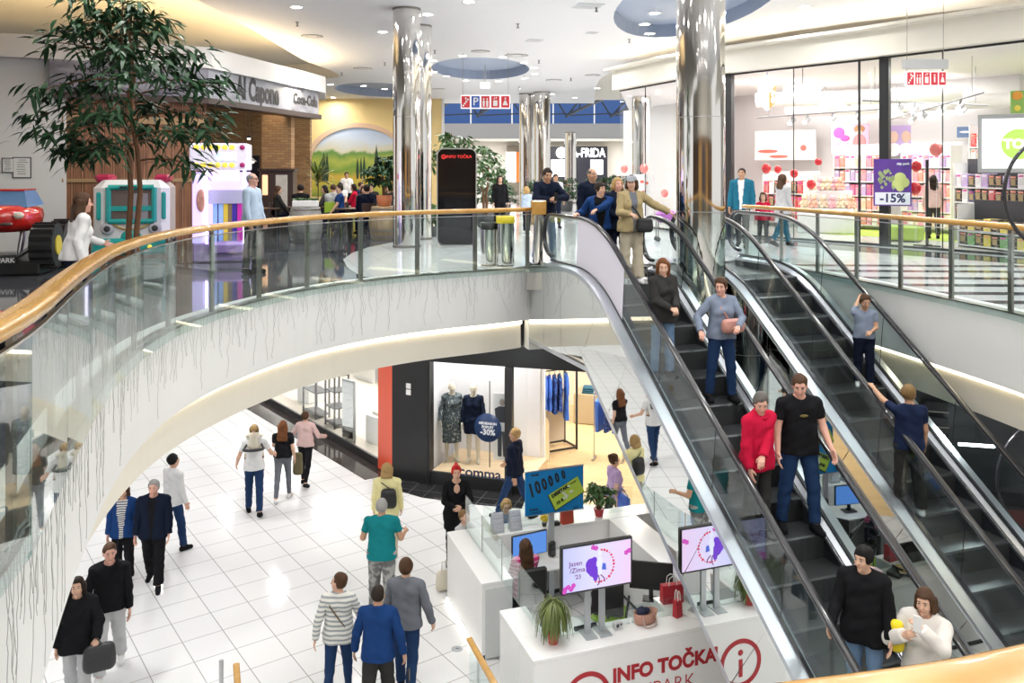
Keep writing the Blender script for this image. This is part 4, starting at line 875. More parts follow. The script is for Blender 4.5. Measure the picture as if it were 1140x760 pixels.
g = M(); g.box((-18, 34, -3.3), (14, .4, 3.8), .3); struct('wall_left_lower', g, WHITE)
g = M(); g.box((-13.5, 14, -3.3), (.4, 44, 3.8)); struct('wall_side_lower', g, WHITE)
# orange red pier and black pier
REDP = mat('orange_red_panel', (.72, .085, .03), .3); BLKP = mat('charcoal_panel', (.012, .013, .014), .35, noise=.2)
g = vwall(V3(-3.12, 19.98, 0), V3(-2.72, 19.45, 0), Z+.02, -1.46, .25); struct('wall_pier_red', g, REDP)
g = vwall(V3(-3.02, 19.80, 0), V3(-2.80, 19.50, 0), -2.35, -1.95, .0); 
g = M(); g.hexa([V3(-2.72, 19.45, Z), V3(-1.86, 18.93, Z), V3(-1.75, 19.2, Z), V3(-2.4, 20.3, Z)], [V3(-2.72, 19.45, -1.46), V3(-1.86, 18.93, -1.46), V3(-1.75, 19.2, -1.46), V3(-2.4, 20.3, -1.46)]); struct('wall_pier_black', g, BLKP)
o = thing('switch_plate', 'white double switch plate on the black pier', 'switch', (-2.31, 19.185, Z+2.06), -.545)
for zz in (-.07, .07): g = M(); g.box((0, -.01, zz), (.13, .02, .12), 0, .005); g.build('switch', WHITE, o)
# fashion shop: display window, header, post, entrance
W0, W1, W2 = V3(-1.84, 19.0, 0), V3(-.10, 18.45, 0), V3(.32, 18.32, 0); W3 = V3(6.2, 16.6, 0)
g = vwall(W0, W2, Z+.28, -2.45, .02); struct('window_11', g, SHOPG)
g = vwall(W0, W2, Z, Z+.28, .1); g2 = vwall(W0+V3(0, -.02, 0), W3, -2.46, -1.45, .25); g.add(g2.v, g2.f); struct('wall_header', g, BLKP)
g = M(); g.box(V3(-.06, 18.44, (Z-2.46)/2), (.16, .16, 2.46-Z-4.92 if False else -2.46-Z), -.3); g.box(V3(-1.84, 19.0, (Z-2.46)/2), (.07, .1, -2.46-Z), -.3); struct('trim_window', g, BLACK)
g = M(); g.poly([W0+V3(0, 0, Z+.004), W1+V3(0, 0, Z+.004), W2+V3(0, 0, Z+.004), V3(.2, 17.6, Z+.004), V3(-.7, 17.8, Z+.004), V3(-1.9, 18.2, Z+.004), V3(-2.9, 18.9, Z+.004), V3(-3.1, 19.3, Z+.004), V3(-2.7, 19.5, Z+.004)]); struct('floor_plinth_window', g, tiles('black_stone_tiles', (.02, .02, .022), (.03, .03, .032), (.12, .12, .12), .4, .4, .008, .3, .07))
# display floor and lit white surround
g = M(); g.prism([(W0.x+.05, W0.y+.08), (W2.x, W2.y+.05), (W2.x+.5, W2.y+1.6), (W0.x+.6, W0.y+1.7)], Z+.0, Z+.27); struct('floor_display', g, wood('display_board', (.62, .46, .28), (.74, .58, .38), .5, (2, 8, 8), 0))
g = vwall(V3(-1.45, 20.7, 0), V3(.75, 19.95, 0), Z+.2, -1.46, .1); g2 = vwall(V3(-1.85, 19.12, 0), V3(-1.45, 20.7, 0), Z, -1.46, .08); g.add(g2.v, g2.f); struct('wall_display', g, mat('lit_display_wall', (.84, .84, .86), .6))
# wooden shop floor, walls
g = M(); g.poly([W2+V3(0, -.15, Z+.006), W3+V3(0, 0, Z+.006), V3(9, 30, Z+.006), V3(-.5, 30, Z+.006), V3(.75, 20, Z+.006)]); struct('floor_fashion', g, tiles('oak_boards', (.72, .52, .28), (.66, .46, .24), (.50, .34, .17), 1.4, .18, .004, .3, .3, off=.5))
g = vwall(V3(-.8, 26.2, 0), V3(3.1, 25.2, 0), Z, -1.46, .2); struct('wall_fashion', g, mat('shop_cream_wall', (.80, .72, .60), .6))
g = vwall(V3(3.1, 25.2, 0), V3(9, 23.2, 0), Z, -1.46, .2); struct('wall_fashion_dark', g, BLKP)
g = vwall(V3(.75, 19.98, 0), V3(-.8, 26.2, 0), Z, -1.46, .1); struct('wall_fashion_side', g, SHOPIN)
# lower right: dark shop under the toy shop
g = vwall(V3(6.2, 16.9, 0), V3(14, 15.0, 0), Z, -1.46, .3); struct('wall_lower_right', g, mat('dark_shop_wall', (.05, .055, .06), .3))
o = thing('service_counter', 'dark red brown counter of the shop under the right floor', 'counter', (8.0, 15.3, Z), -.24)
g = M(); g.box((0, 0, .55), (2.6, .6, 1.1), 0, .02); g.build('body', mat('maroon_panel', (.10, .022, .018), .35), o); g = M(); g.box((0, 0, 1.12), (2.7, .7, .05)); g.build('top', BLACK, o)
o = thing('strip_light', 'short white strip light above the maroon counter', 'lamp', tuple(at(1087, 495.5, 15.4)), -.24); g = M(); g.box((0, 0, 0), (.6, .06, .05), 0, .01); g.build('tube', mat('strip_lit', (1, 1, 1), .5, emit=(1, 1, 1), es=6), o); g = M(); g.tube([(0, 0, 0), (0, 0, -1.46-o.location.z)], .01, 5); g.build('rod', BLACK, o)
for i, v in enumerate((452, 469, 486)):
    p = at(1042, v, 16.3); o = thing('wall_panel', ('top', 'middle', 'bottom')[i]+' dark stripe panel on the grey wall behind the boys', 'panel', tuple(p), -.24); g = M(); g.box((0, 0, 0), (.42, .04, .17), 0, .01); g.build('panel', BLACK, o); g = M(); g.box((0, -.02, -.1), (.44, .03, .02)); g.build('ledge', DSTEEL, o)
g = M(); g.box(at(1042, 470, 16.7)+V3(0, 0, 0), (.75, .06, 1.5), -.24); struct('wall_panel_grey', g, mat('slate_wall', (.20, .23, .25), .5))
# fittings in the left glass shop
def rack(label, u, v, w, h, rz, m, n=3):
    p = onz(u, v, Z); o = thing('shelf_rack', label, 'rack', (p.x, p.y, Z+.012), rz)
    for x in (-w/2, w/2):
        for y in (-.2, .2): g = M(); g.box((x, y, h/2), (.04, .04, h)); g.build('post', m, o)
    for k in range(n): g = M(); g.box((0, 0, .1+k*(h-.15)/(n-1)), (w, .42, .03)); g.build('shelf', m, o)
    return o
rack('black open shelf rack in the left glass shop', 352, 462, .9, 2.0, -.95, BLACK, 4); rack('second black rack further right in the glass shop', 375, 474, .6, 1.9, -.95, BLACK, 5)
for (u0, u1, v0, v1, Y, lab) in ((381, 394, 421, 487, 22.0, 'tall steel framed mirror in the left glass shop'),):
    a, b = at(u0, v1, Y), at(u1, v0, Y); o = thing('standing_mirror', lab, 'mirror', ((a.x+b.x)/2, Y, Z+.012), -.75); w, h = .55, b.z-Z-.05
    g = M(); g.box((0, .03, h/2), (w, .04, h), 0, .005); g.build('frame', STEEL, o); g = M(); g.box((0, 0, h/2), (w-.1, .02, h-.12)); g.build('glass', MIRROR, o)
for i, (u, v, lab) in enumerate(((408, 500, 'white display plinth with folded cloth left of the red pier'), (330, 452, 'white display plinth at the far end of the glass shop'))):
    p = onz(u, v, Z); o = thing('display_plinth', lab, 'plinth', (p.x+.3, p.y+.6, Z+.012), -.75); g = M(); g.box((0, 0, .35), (.6, .6, .7), 0, .01); g.build('body', SHOPIN, o); g = M(); g.box((0, 0, .74), (.4, .35, .08), 0, .02); g.build('cloth', mat('cream_cloth', (.75, .70, .58), .9), o)
for i in range(5):
    t = .15+i*.14; p = V3(-11, 36, 0).lerp(V3(.2, 23.4, 0), t)+V3(-.45, -.45, 0); o = thing('wall_shelf', 'white wall shelf with small goods, %s from the far end of the glass shop' % ORD[i], 'shelf', (p.x, p.y, Z+.012), -.84)
    for k in range(4): g = M(); g.box((0, 0, .5+k*.5), (1.3, .35, .03)); g.build('board', SHOPIN, o)
    for k in range(4):
        for j in range(5): g = M(); g.box((-.5+j*.25, 0, .515+k*.5+.1), (.13, .15, .2), 0, .02); g.build('goods', mat('goods_%d' % ((j+k+i) % 4), [(.70, .60, .45), (.35, .25, .20), (.78, .76, .74), (.60, .35, .30)][(j+k+i) % 4], .5), o)
    g = M(); g.box((0, .18, 1.25), (1.35, .03, 2.5)); g.build('back', SHOPIN, o)
# ================================================================== INFO BOOTH (ground floor, squared to the escalators)
CT = GZ+1.10                                       # counter top
DESK = GZ+.74
LAM = mat('white_laminate', (.86, .86, .86), .22, noise=.01); LAMG = mat('grey_laminate', (.62, .64, .64), .35)
INFO = mat('info_red', (.42, .012, .022), .4); SCRG = glass('screen_glass', (.90, .95, .94), 1.5, base=.03)
DG = mat('dark_grey_plastic', (.05, .052, .055), .4); GREYM = mat('grey_metal', (.50, .53, .56), .35, .6)
def bq(u, v, z): p = onz(u, v, z); return p.dot(EX), p.dot(EY)
def counter(label, a0, a1, q0, q1, h=1.10, extra=None):
    o = thing('reception_counter', label, 'counter', tuple(F((a0+a1)/2, (q0+q1)/2, GZ)), EROT); w, d = a1-a0, q1-q0
    g = M(); g.box((0, 0, .05), (w-.06, d-.06, .10)); g.build('plinth', DG, o)
    g = M(); g.box((0, 0, (h+.08)/2-.02), (w, d, h-.12), 0, .004); g.build('body', LAM, o)
    g = M(); g.box((0, 0, h-.025), (w+.01, d+.01, .05), 0, .006); g.build('top', LAM, o); return o, w, d
cf, w, d = counter('long white front counter lettered with the info point name', 3.66, 9.7, 9.52, 10.02)
# lettering and round i emblems on the front face
def lx(a): return a-(3.66+9.7)/2
def emblem(a):
    g = M(); r = .285; z = .52
    pts = [V3(lx(a)+r*math.cos(2*PI*k/40), -d/2-.004, z+r*math.sin(2*PI*k/40)) for k in range(40)]
    g.sweep(pts, [(-.028, -.004), (.028, -.004), (.028, .004), (-.028, .004)], closed=True, up=V3(0, -1, 0)); g.build('emblem_ring', INFO, cf)
    g = M(); g.box((lx(a), -d/2-.005, z-.065), (.058, .008, .23), 0, .003); g.ball((lx(a), -d/2-.003, z+.135), (.040, .006, .040), 14, 8); g.build('emblem_letter', INFO, cf)
emblem(4.36)
text('INFO TOČKA', .243, INFO, (lx(4.70), -d/2-.003, .70), cf, bold=.010, align='LEFT', spacing=1.0)
text('CITYPARK', .25, INFO, (lx(4.70), -d/2-.003, .44), cf, bold=-.004, align='LEFT', spacing=1.02)
counter('short white return counter at the near left corner', 3.66, 4.02, 10.03, 10.76)
o, w, d = counter('white left counter with grey end panel and open gap', 3.66, 4.12, 11.55, 13.4)
g = M(); g.box((.02, -d/2-.008, .52), (w-.06, .012, .98)); g.build('end_panel', LAMG, o)
g = M(); g.box((-w/2-.004, 0, .03), (.02, d, .03)); g.build('plinth_light', mat('plinth_led', (1, 1, 1), .5, emit=(1, .95, .85), es=6), o)
counter('white back counter behind the blue lottery board', 4.13, 9.7, 13.0, 13.4)
counter('white inner counter running under the left escalator', 6.35, 6.85, 10.6, 12.98)
def desk(label, a0, a1, q0, q1):
    o = thing('desk', label, 'desk', tuple(F((a0+a1)/2, (q0+q1)/2, GZ)), EROT); w, d = a1-a0, q1-q0
    g = M(); g.box((0, 0, .725), (w, d, .03), 0, .004); g.build('top', LAM, o)
    for s in (-1, 1): g = M(); g.box((s*(w/2-.03), 0, .355), (.04, d-.05, .71)); g.build('side_panel', LAMG, o)
    g = M(); g.box((w/2-.3, 0, .36), (.4, d-.1, .62)); dr = g.build('drawer_unit', LAMG, o)
    for k in range(3): g = M(); g.box((w/2-.3, -d/2+.03, .15+k*.2), (.36, .02, .17), 0, .004); g.box((w/2-.3, -d/2+.015, .2+k*.2), (.14, .012, .015)); g.build('drawer', LAMG, dr)
    return o
desk('white work desk inside the booth behind the front counter', 4.04, 6.3, 10.04, 10.62)
desk('white computer desk below the back counter', 4.3, 6.2, 12.35, 12.98)
# glass screens on the counters
sc = thing('glass_screen', 'clear glass screens standing on the info booth counters', 'glass screen', tuple(F(3.96, 10.2, CT)), EROT)
def pane(a0, q0, a1, q1, h, z0=0):
    g = M(); A, B = V3(a0-3.96, q0-10.2), V3(a1-3.96, q1-10.2); dd = B-A; g.box((A+B)/2+V3(0, 0, z0+h/2), (dd.length-.01, .012, h), math.atan2(dd.y, dd.x)); g.build('pane', SCRG, sc)
pane(3.95, 9.9, 3.95, 10.76, .56); pane(3.95, 10.78, 3.95, 11.53, .56); pane(3.97, 11.56, 3.97, 12.5, .56); pane(3.97, 12.52, 3.97, 13.38, .56)
for a0 in (3.95, 5.15, 6.35, 7.55): pane(a0, 9.9, a0+1.19, 9.9, .22)
pane(4.2, 13.2, 5.5, 13.2, .42); pane(5.51, 13.2, 6.9, 13.2, .42)
for (a0, q0) in ((3.95, 9.9), (3.95, 10.77), (3.96, 11.55), (3.97, 12.51), (3.97, 13.39)): g = M(); g.tube([V3(a0-3.96, q0-10.2, 0), V3(a0-3.96, q0-10.2, .56)], .007, 6); g.build('edge_joint', DSTEEL, sc)
# ---- screens
def lilac_screen():
    m, N, L, b = nt('screen_picture'); tc = N.new('ShaderNodeTexCoord'); sp = N.new('ShaderNodeSeparateXYZ'); L.new(tc.outputs['Object'], sp.inputs[0])
    mr = N.new('ShaderNodeMapRange'); mr.inputs['From Min'].default_value = -.5; mr.inputs['From Max'].default_value = .5; L.new(sp.outputs['X'], mr.inputs[0])
    c = ramp(N, L, mr.outputs[0], [(0, (.52, .55, .95)), (.45, (.72, .70, .98)), (1, (.85, .62, .90))])
    b.inputs['Base Color'].default_value = (0, 0, 0, 1); L.new(c, b.inputs['Emission Color']); b.inputs['Emission Strength'].default_value = 1.0; b.inputs['Roughness'].default_value = .3; return m
def em(n, c, s=1.0): return mat('lit_'+n, (0, 0, 0), .4, emit=c, es=s)
def promo_screen(label, a, q, zc, w, h, base, flip=False):
    o = thing('display_screen', label, 'screen', tuple(F(a, q, base)), EROT); zz = zc-base
    g = M(); g.box((0, 0, zz), (w+.06, .06, h+.06), 0, .012); g.build('bezel', BLACK, o)
    g = M(); g.box((0, .035, zz), (w+.03, .03, h+.03), 0, .01); g.build('back_shell', GREYM, o)
    g = M(); g.box((0, -.032, zz), (w, .006, h)); pic = g.build('picture', lilac_screen(), o)
    y = -.038; PUR, MAG, REDd, WHT, INKP = em('violet', (.16, .04, .62)), em('magenta', (.62, .06, .50)), em('berry', (.70, .05, .12)), em('pale', (.80, .80, .98)), em('plum', (.18, .05, .22))
    text('Jasen', .085, INKP, (-.30, y, zz+.075), o, sx=1.05); text('/Zima', .085, INKP, (-.275, y, zz-.01), o, sx=1.05); text("'23", .075, INKP, (-.27, y, zz-.095), o)
    g = M()
    for x, z, r in ((-.09, .03, .075), (-.06, -.05, .07), (-.10, -.02, .06), (-.03, -.10, .05), (-.045, .08, .04), (-.03, -.15, .03)): g.ball((x, y, zz+z), (r, .003, r*1.1), 16, 6)
    g.build('balloon_print', PUR, o)
    g = M(); g.slab([(.005, y, zz-.11), (.055, y, zz-.11), (.065, y, zz+.09), (.03, y, zz+.13), (-.005, y, zz+.08)], (0, -.003, 0)); g.ball((.03, y, zz+.16), (.03, .003, .035), 12, 6); g.build('figure_print', WHT, o)
    g = M(); g.tube([(.01, y, zz-.11), (.03, y, zz-.20), (.0, y, zz-.24)], .008, 5); g.tube([(.04, y, zz-.11), (.09, y, zz-.16), (.10, y, zz-.20)], .008, 5); g.build('leg_print', INKP, o)
    g = M(); g.slab([(.055, y, zz-.05), (.12, y, zz-.06), (.11, y, zz+.02), (.07, y, zz+.03)], (0, -.003, 0)); g.build('bag_print', em('blue', (.08, .14, .65)), o)
    g = M()
    for k in range(17):
        t = -1.9+k*.21; r = .19; s = rnd.uniform(.008, .02); g.ball((.035+r*math.cos(t), y, zz+.0+r*1.05*math.sin(t)), (s, .003, s), 8, 5)
    g.build('berry_print', REDd, o)
    g = M()
    for x, z in ((-.06, h/2-.03), (-.02, h/2-.045), (-.44, -h/2+.05), (-.40, -h/2+.07), (-.36, -h/2+.04), (-.33, -h/2+.08), (-.45, -h/2+.02), (.44, h/2-.14), (.40, h/2-.16)):
        for j in range(5): t = 2*PI*j/5; g.ball((x+.018*math.cos(t), y, zz+z+.018*math.sin(t)), (.016, .003, .016), 7, 5)
    g.build('flower_print', MAG, o)
    for x in (-.10, .10) if not flip else ():
        g = M(); g.box((x, .05, (zz-h/2+.15)/2), (.075, .04, zz-h/2+.15)); g.build('pole', GREYM, o); g = M(); g.box((x, .03, .006), (.16, .26, .012)); g.build('foot', GREYM, o)
    return o
p = onz(664, 706, CT); promo_screen('lit promotional screen with lilac picture on two grey poles', p.dot(EX), 9.80, HC-(628.5-V0)/FPX*10.78, .93, .545, CT)
def monitor(label, a, q, rz, w=.52, h=.32, z=DESK+.01, lit=None, tilt=0):
    o = thing('monitor', label, 'monitor', tuple(F(a, q, z)), EROT+rz)
    g = M(); g.box((0, .0, .13+h/2), (w, .04, h), 0, .008); g.build('shell', BLACK, o)
    g = M(); g.box((0, -.022, .13+h/2), (w-.03, .004, h-.03)); g.build('screen', lit or BLACKG, o)
    g = M(); g.box((0, .03, .09), (.06, .03, .18)); g.box((0, .03, .008), (.24, .18, .016), 0, .004); g.build('stand', BLACK, o); return o
BLUS = mat('blue_desktop', (0, 0, 0), .3, emit=(.10, .26, .70), es=1.0)
a, q = bq(592, 648, DESK+.14); monitor('blue lit monitor in front of the seated info clerk', 4.78, 12.62, .12, .62, .36, lit=BLUS)
monitor('black monitor right of the promotional screen seen from behind', 6.05, 11.0, 2.6, .62, .40)
monitor('lit blue monitor reflected beside the left escalator', 6.62, 10.9, -2.2, .5, .32, CT, BLUS)
# speaker, phone, leaflet racks and small goods on the counters
def onctr(u, v, z=CT): p = onz(u, v, z); return (p.x, p.y, z+.001)
o = thing('speaker', 'small black desk speaker beside the blue monitor', 'speaker', tuple(F(5.22, 12.75, DESK+.001)), EROT); g = M(); g.box((0, 0, .13), (.11, .12, .26), 0, .03); g.build('body', BLACK, o); g = M(); g.ball((0, -.058, .09), (.04, .01, .04), 12, 6); g.ball((0, -.058, .18), (.025, .01, .025), 12, 6); g.build('cone', DG, o)
for i, (u, lab) in enumerate(((590, 'left grey leaflet rack on the back counter'), (604, 'right grey leaflet rack on the back counter'))):
    a = (4.42, 4.72)[i]; o = thing('leaflet_rack', lab, 'rack', tuple(F(a, 13.1, CT+.001)), EROT); g = M(); g.slab([(-.1, -.05, 0), (-.1, .08, 0), (-.1, .06, .30), (-.1, .03, .30)], (.2, 0, 0)); g.build('holder', mat('clear_grey', (.45, .47, .50), .15), o)
    g = M()
    for k in range(3): g.box((0, -.035+k*.025, .08+k*.08), (.17, .008, .11))
    g.build('leaflet', mat('leaflet_print', (.62, .64, .70), .5, noise=.3, nscale=30), o)
def gift_bag(label, loc, rz, w, h, d, m, cat='paper bag', hm=None):
    o = thing('paper_bag', label, cat, loc, rz); g = M(); g.hexa([(-w/2, -d/2, 0), (w/2, -d/2, 0), (w/2, d/2, 0), (-w/2, d/2, 0)], [(-w/2, -d*.35, h), (w/2, -d*.35, h), (w/2, d*.35, h), (-w/2, d*.35, h)]); g.build('bag', m, o)
    for s in (-1, 1): g = M(); g.tube([V3(-w*.2, s*d*.33, h-.01), V3(-w*.17, s*d*.3, h+.09), V3(0, s*d*.28, h+.12), V3(w*.17, s*d*.3, h+.09), V3(w*.2, s*d*.33, h-.01)], .006, 5); g.build('handle', hm or m, o)
    return o
BAGR = mat('orange_red_paper', (.60, .07, .03), .5); CRIM = mat('crimson_paper', (.46, .02, .035), .4, noise=.3, nscale=14)
gift_bag('orange red paper bag on the white back counter', tuple(F(5.62, 13.08, CT+.001)), EROT+.1, .21, .28, .1, BAGR)
o = thing('flower_pot', 'small yellow flower ornament on the back counter', 'ornament', tuple(F(5.22, 13.08, CT+.001))); g = M(); g.lathe([(.03, 0), (.045, .06), (.04, .06)], seg=12); g.build('pot', DG, o)
g = M()
for k in range(7): t = 2*PI*k/7; g.ball((.04*math.cos(t), .04*math.sin(t), .13+.02*math.sin(k*2)), .035, 8, 6)
g.ball((0, 0, .15), .04, 8, 6); g.build('blossom', mat('yellow_petal', (.85, .62, .03), .5), o)
o = thing('card_reader', 'small black device beside the yellow flower', 'device', tuple(F(5.4, 13.06, CT+.001)), EROT); g = M(); g.box((0, 0, .03), (.16, .1, .06), 0, .012); g.build('body', BLACK, o); g = M(); g.box((0, -.01, .062), (.1, .04, .006)); g.build('display', DG, o)
# lottery boards on poles
BOARDB = mat('lottery_blue', (.0, .19, .50), .35); TKT = mat('ticket_green', (.42, .58, .06), .4, noise=.12, nscale=6)
def lottery(label, a, q, zc, w, h, zb_, rz=0):
    o = thing('advert_board', label, 'board', tuple(F(a, q, zb_)), EROT+rz); z = zc-zb_
    g = M(); g.box((0, 0, z), (w, .03, h)); g.build('board', BOARDB, o)
    g = M(); g.box((0, 0, z-h/2+.0), (w+.02, .04, .015)); g.box((0, 0, z+h/2), (w+.02, .04, .015)); g.build('edge_rail', STEEL, o)
    y = -.018
    for i, ch in enumerate('100000'):
        t_ = text(ch, .30-.024*i, INK, (-w*.40+i*w*.11, y, z+h*.06+i*h*.055), o, rot=(PI/2, -.25, 0), sx=.62, bold=.012)
    c, s = math.cos(.45), math.sin(.45); tw, th = w*.56, h*.40; cx, cz = w*.20, z-.06
    def rr(x, zz): return V3(cx+x*c-zz*s, y-.003, cz+x*s+zz*c)
    g = M(); g.slab([rr(-tw/2-.015, -th/2-.02), rr(tw/2, -th/2-.02), rr(tw/2, th/2), rr(-tw/2-.015, th/2)], (0, .004, 0)); g.build('ticket_shadow', INK, o)
    y -= .008; g = M(); g.slab([rr(-tw/2, -th/2), rr(tw/2, -th/2), rr(tw/2, th/2), rr(-tw/2, th/2)], (0, .004, 0)); g.build('ticket', TKT, o)
    y -= .006
    p = rr(-tw*.16, th*.33); text('DESETAK', .075, INK, p, o, rot=(PI/2, -.45, 0), bold=.004); p = rr(-tw*.28, -th*.2); text('10 €', .07, INK, p, o, rot=(PI/2, -.45, 0), bold=.003)
    p = rr(tw*.3, th*.36); text('loterija', .04, INK, p, o, rot=(PI/2, -.45, 0)); g = M()
    for k in range(9): q_ = rr(rnd.uniform(-.12, .10), rnd.uniform(-.06, .08)); g.ball(q_, (.028, .003, .02), 8, 5)
    g.build('coin_print', mat('ticket_grey', (.62, .68, .55), .4), o)
    text('loterija', .045, INK, (-w*.34, -.02, z+h*.42), o, bold=.002); text('Zadetek', .045, INK, (-w*.36, -.02, z-h*.36), o, bold=.001); text('z nasmehom', .04, INK, (-w*.32, -.02, z-h*.43), o); text('10 €', .045, INK, (w*.36, -.02, z-h*.44), o)
    g = M(); g.box((-.04, .04, (z-h/2+.2)/2), (.09, .05, z-h/2+.2)); g.build('pole', GREYM, o); g = M(); g.box((-.04, .04, .008), (.3, .3, .016)); g.build('foot', GREYM, o)
    return o
lottery('large blue lottery advert board with green ticket before the fashion shop', 5.25, 12.72, HC-(545.5-V0)/FPX*13.75, 1.0, .70, GZ)
lottery('second blue lottery board seen between the two escalators', 9.35, 13.6, -3.42, .9, .66, GZ, .1)
# goods lying on the near counter and desk
o = thing('printer', 'white printer on the booth desk behind the drooping plant', 'printer', tuple(F(4.45, 10.32, DESK+.001)), EROT+.15)
g = M(); g.box((0, 0, .11), (.48, .42, .22), 0, .03); g.build('body', LAM, o); g = M(); g.box((0, -.02, .235), (.42, .3, .03), 0, .01); g.build('lid', mat('lid_white', (.75, .76, .78), .3), o); g = M(); g.box((0, -.26, .06), (.4, .18, .02)); g.build('tray', DG, o)
o = thing('document_tray', 'dark document tray in front of the printer', 'tray', tuple(F(4.55, 9.975+.0, CT+.001)), EROT+.05) 
g = M(); g.box((0, 0, .006), (.32, .045, .012)); g.build('base', DG, o); g = M(); g.box((0, .02, .02), (.32, .006, .04)); g.build('rim', DG, o)
a, q = 4.93, 9.84; o = thing('desk_calendar', 'small grey box with dials on the front counter', 'device', tuple(F(a, q, CT+.001)), EROT+.1); g = M(); g.box((0, 0, .045), (.12, .08, .09), 0, .01); g.build('body', mat('pale_grey_plastic', (.55, .57, .58), .4), o); g = M(); g.ball((-.02, -.04, .05), (.025, .006, .025), 12, 6); g.ball((.03, -.04, .06), (.014, .006, .014), 10, 6); g.build('dial', DG, o)
o = thing('basket_bag', 'woven rose tote bag with dark scarf on the front counter', 'bag', tuple(F(5.33, 9.84, CT+.001)), EROT+.1); WOV = mat('woven_rose', (.48, .26, .20), .8, noise=.35, nscale=60)
g = M(); g.lathe([(.13, 0), (.16, .03), (.175, .15), (.165, .15), (.15, .04)], seg=22, sy=.55); g.build('basket', WOV, o)
g = M(); g.tube([V3(-.10, -.09, .13), V3(-.09, -.13, .02), V3(-.05, -.14, -.0+.01), V3(.03, -.14, .01), V3(.08, -.13, .03), V3(.10, -.09, .13)], .008, 6); g.build('handle', mat('pale_leather', (.55, .42, .38), .5), o)
g = M(); g.ball((-.06, 0, .16), (.07, .06, .06), 12, 8); g.ball((.01, .01, .15), (.06, .05, .04), 12, 8); g.build('scarf', mat('navy_knit', (.02, .025, .06), .9), o)
gift_bag('crimson patterned gift bag standing on the front counter', tuple(F(5.80, 9.84, CT+.001)), EROT+.3, .11, .22, .08, CRIM, hm=WHITE)
gift_bag('wide crimson gift bag with white handles behind the magazines', tuple(F(5.98, 10.3, DESK+.31)), EROT-.1, .30, .24, .13, CRIM, hm=WHITE)
o = thing('storage_box', 'white storage box under the wide crimson gift bag', 'box', tuple(F(5.98, 10.3, DESK+.001)), EROT); g = M(); g.box((0, 0, .145), (.36, .36, .29), 0, .01); g.build('box', LAMG, o); g = M(); g.box((0, 0, .297), (.37, .37, .02)); g.build('lid', LAM, o)
for i, (dx, m, lab) in enumerate(((0, mat('magazine_white', (.8, .8, .78), .4), 'white magazine at the left of the pile'), (.10, mat('magazine_grey', (.35, .36, .36), .4), 'grey magazine in the middle of the pile'), (.24, mat('magazine_gold', (.62, .42, .12), .5), 'gold brown folder lying on the magazines'))):
    o = thing('magazine', lab, 'magazine', tuple(F(6.02+dx, 9.80, CT+.001+i*.022)), EROT+.5); g = M(); g.box((0, 0, .007), (.20, .27, .014)); g.build('pages', WHITE, o); g = M(); g.box((0, 0, .016), (.205, .275, .004)); g.build('cover', m, o)
o = thing('telephone', 'black desk telephone at the right end of the front counter', 'telephone', tuple(F(6.42, 9.80, CT+.001)), EROT-.4); g = M(); g.slab([(-.1, -.09, 0), (-.1, .09, 0), (-.1, .09, .06), (-.1, -.09, .025)], (.2, 0, 0)); g.build('base', BLACK, o); g = M(); g.tube([(-.07, -.08, .06), (-.07, 0, .075), (-.07, .08, .085)], [.022, .015, .022], 8); g.build('handset', BLACK, o)
# items in the gap between the escalators
o = thing('tape_dispenser', 'small desk lamp and tape holder between the escalators', 'stationery', tuple(F(8.55, 9.82, CT+.001)), EROT); g = M(); g.box((0, 0, .03), (.16, .08, .06), 0, .012); g.build('base', BLACK, o); g = M(); g.lathe([(.03, .06), (.03, .14), (.02, .14)], seg=12); g.build('cup', mat('beige_cup', (.6, .55, .42), .5), o)
monitor('black monitor with green reflections between the escalators', 8.5, 10.35, 0, .55, .36, DESK+.01)
desk('white desk in the booth between the two escalators', 7.3, 9.6, 10.04, 10.7)
# office chairs
def office_chair(label, a, q, rz, seatm):
    o = thing('office_chair', label, 'chair', tuple(F(a, q, GZ)), EROT+rz)
    g = M(); g.box((0, 0, .46), (.50, .48, .09), 0, .04); g.build('seat', seatm, o)
    g = M(); g.box((0, .25, .82), (.46, .07, .56), 0, .035); g.build('backrest', BLACK, o)
    g = M(); g.tube([(0, 0, .08), (0, 0, .42)], .03, 10); g.tube([(0, .2, .46), (0, .27, .62)], .02, 8); g.build('column', DG, o)
    for k in range(5): t = 2*PI*k/5; g = M(); g.tube([(0, 0, .10), (.28*math.cos(t), .28*math.sin(t), .07)], [.028, .018], 8); g.ball((.28*math.cos(t), .28*math.sin(t), .035), .035, 8, 6); g.build('leg', DG, o)
    for s in (-1, 1): g = M(); g.tube([(s*.25, .1, .46), (s*.28, .08, .66), (s*.28, -.12, .67)], .018, 8); g.build('armrest', BLACK, o)
    return o
office_chair('black office chair with lime green seat behind the tote bag', 5.55, 11.35, 2.6, mat('lime_fabric', (.30, .48, .03), .8))
CLERK_CHAIR = office_chair('black office chair under the seated info clerk', 4.75, 12.0, PI, BLACK)
office_chair('black office chair between the two escalators', 8.6, 11.4, .5, BLACK)
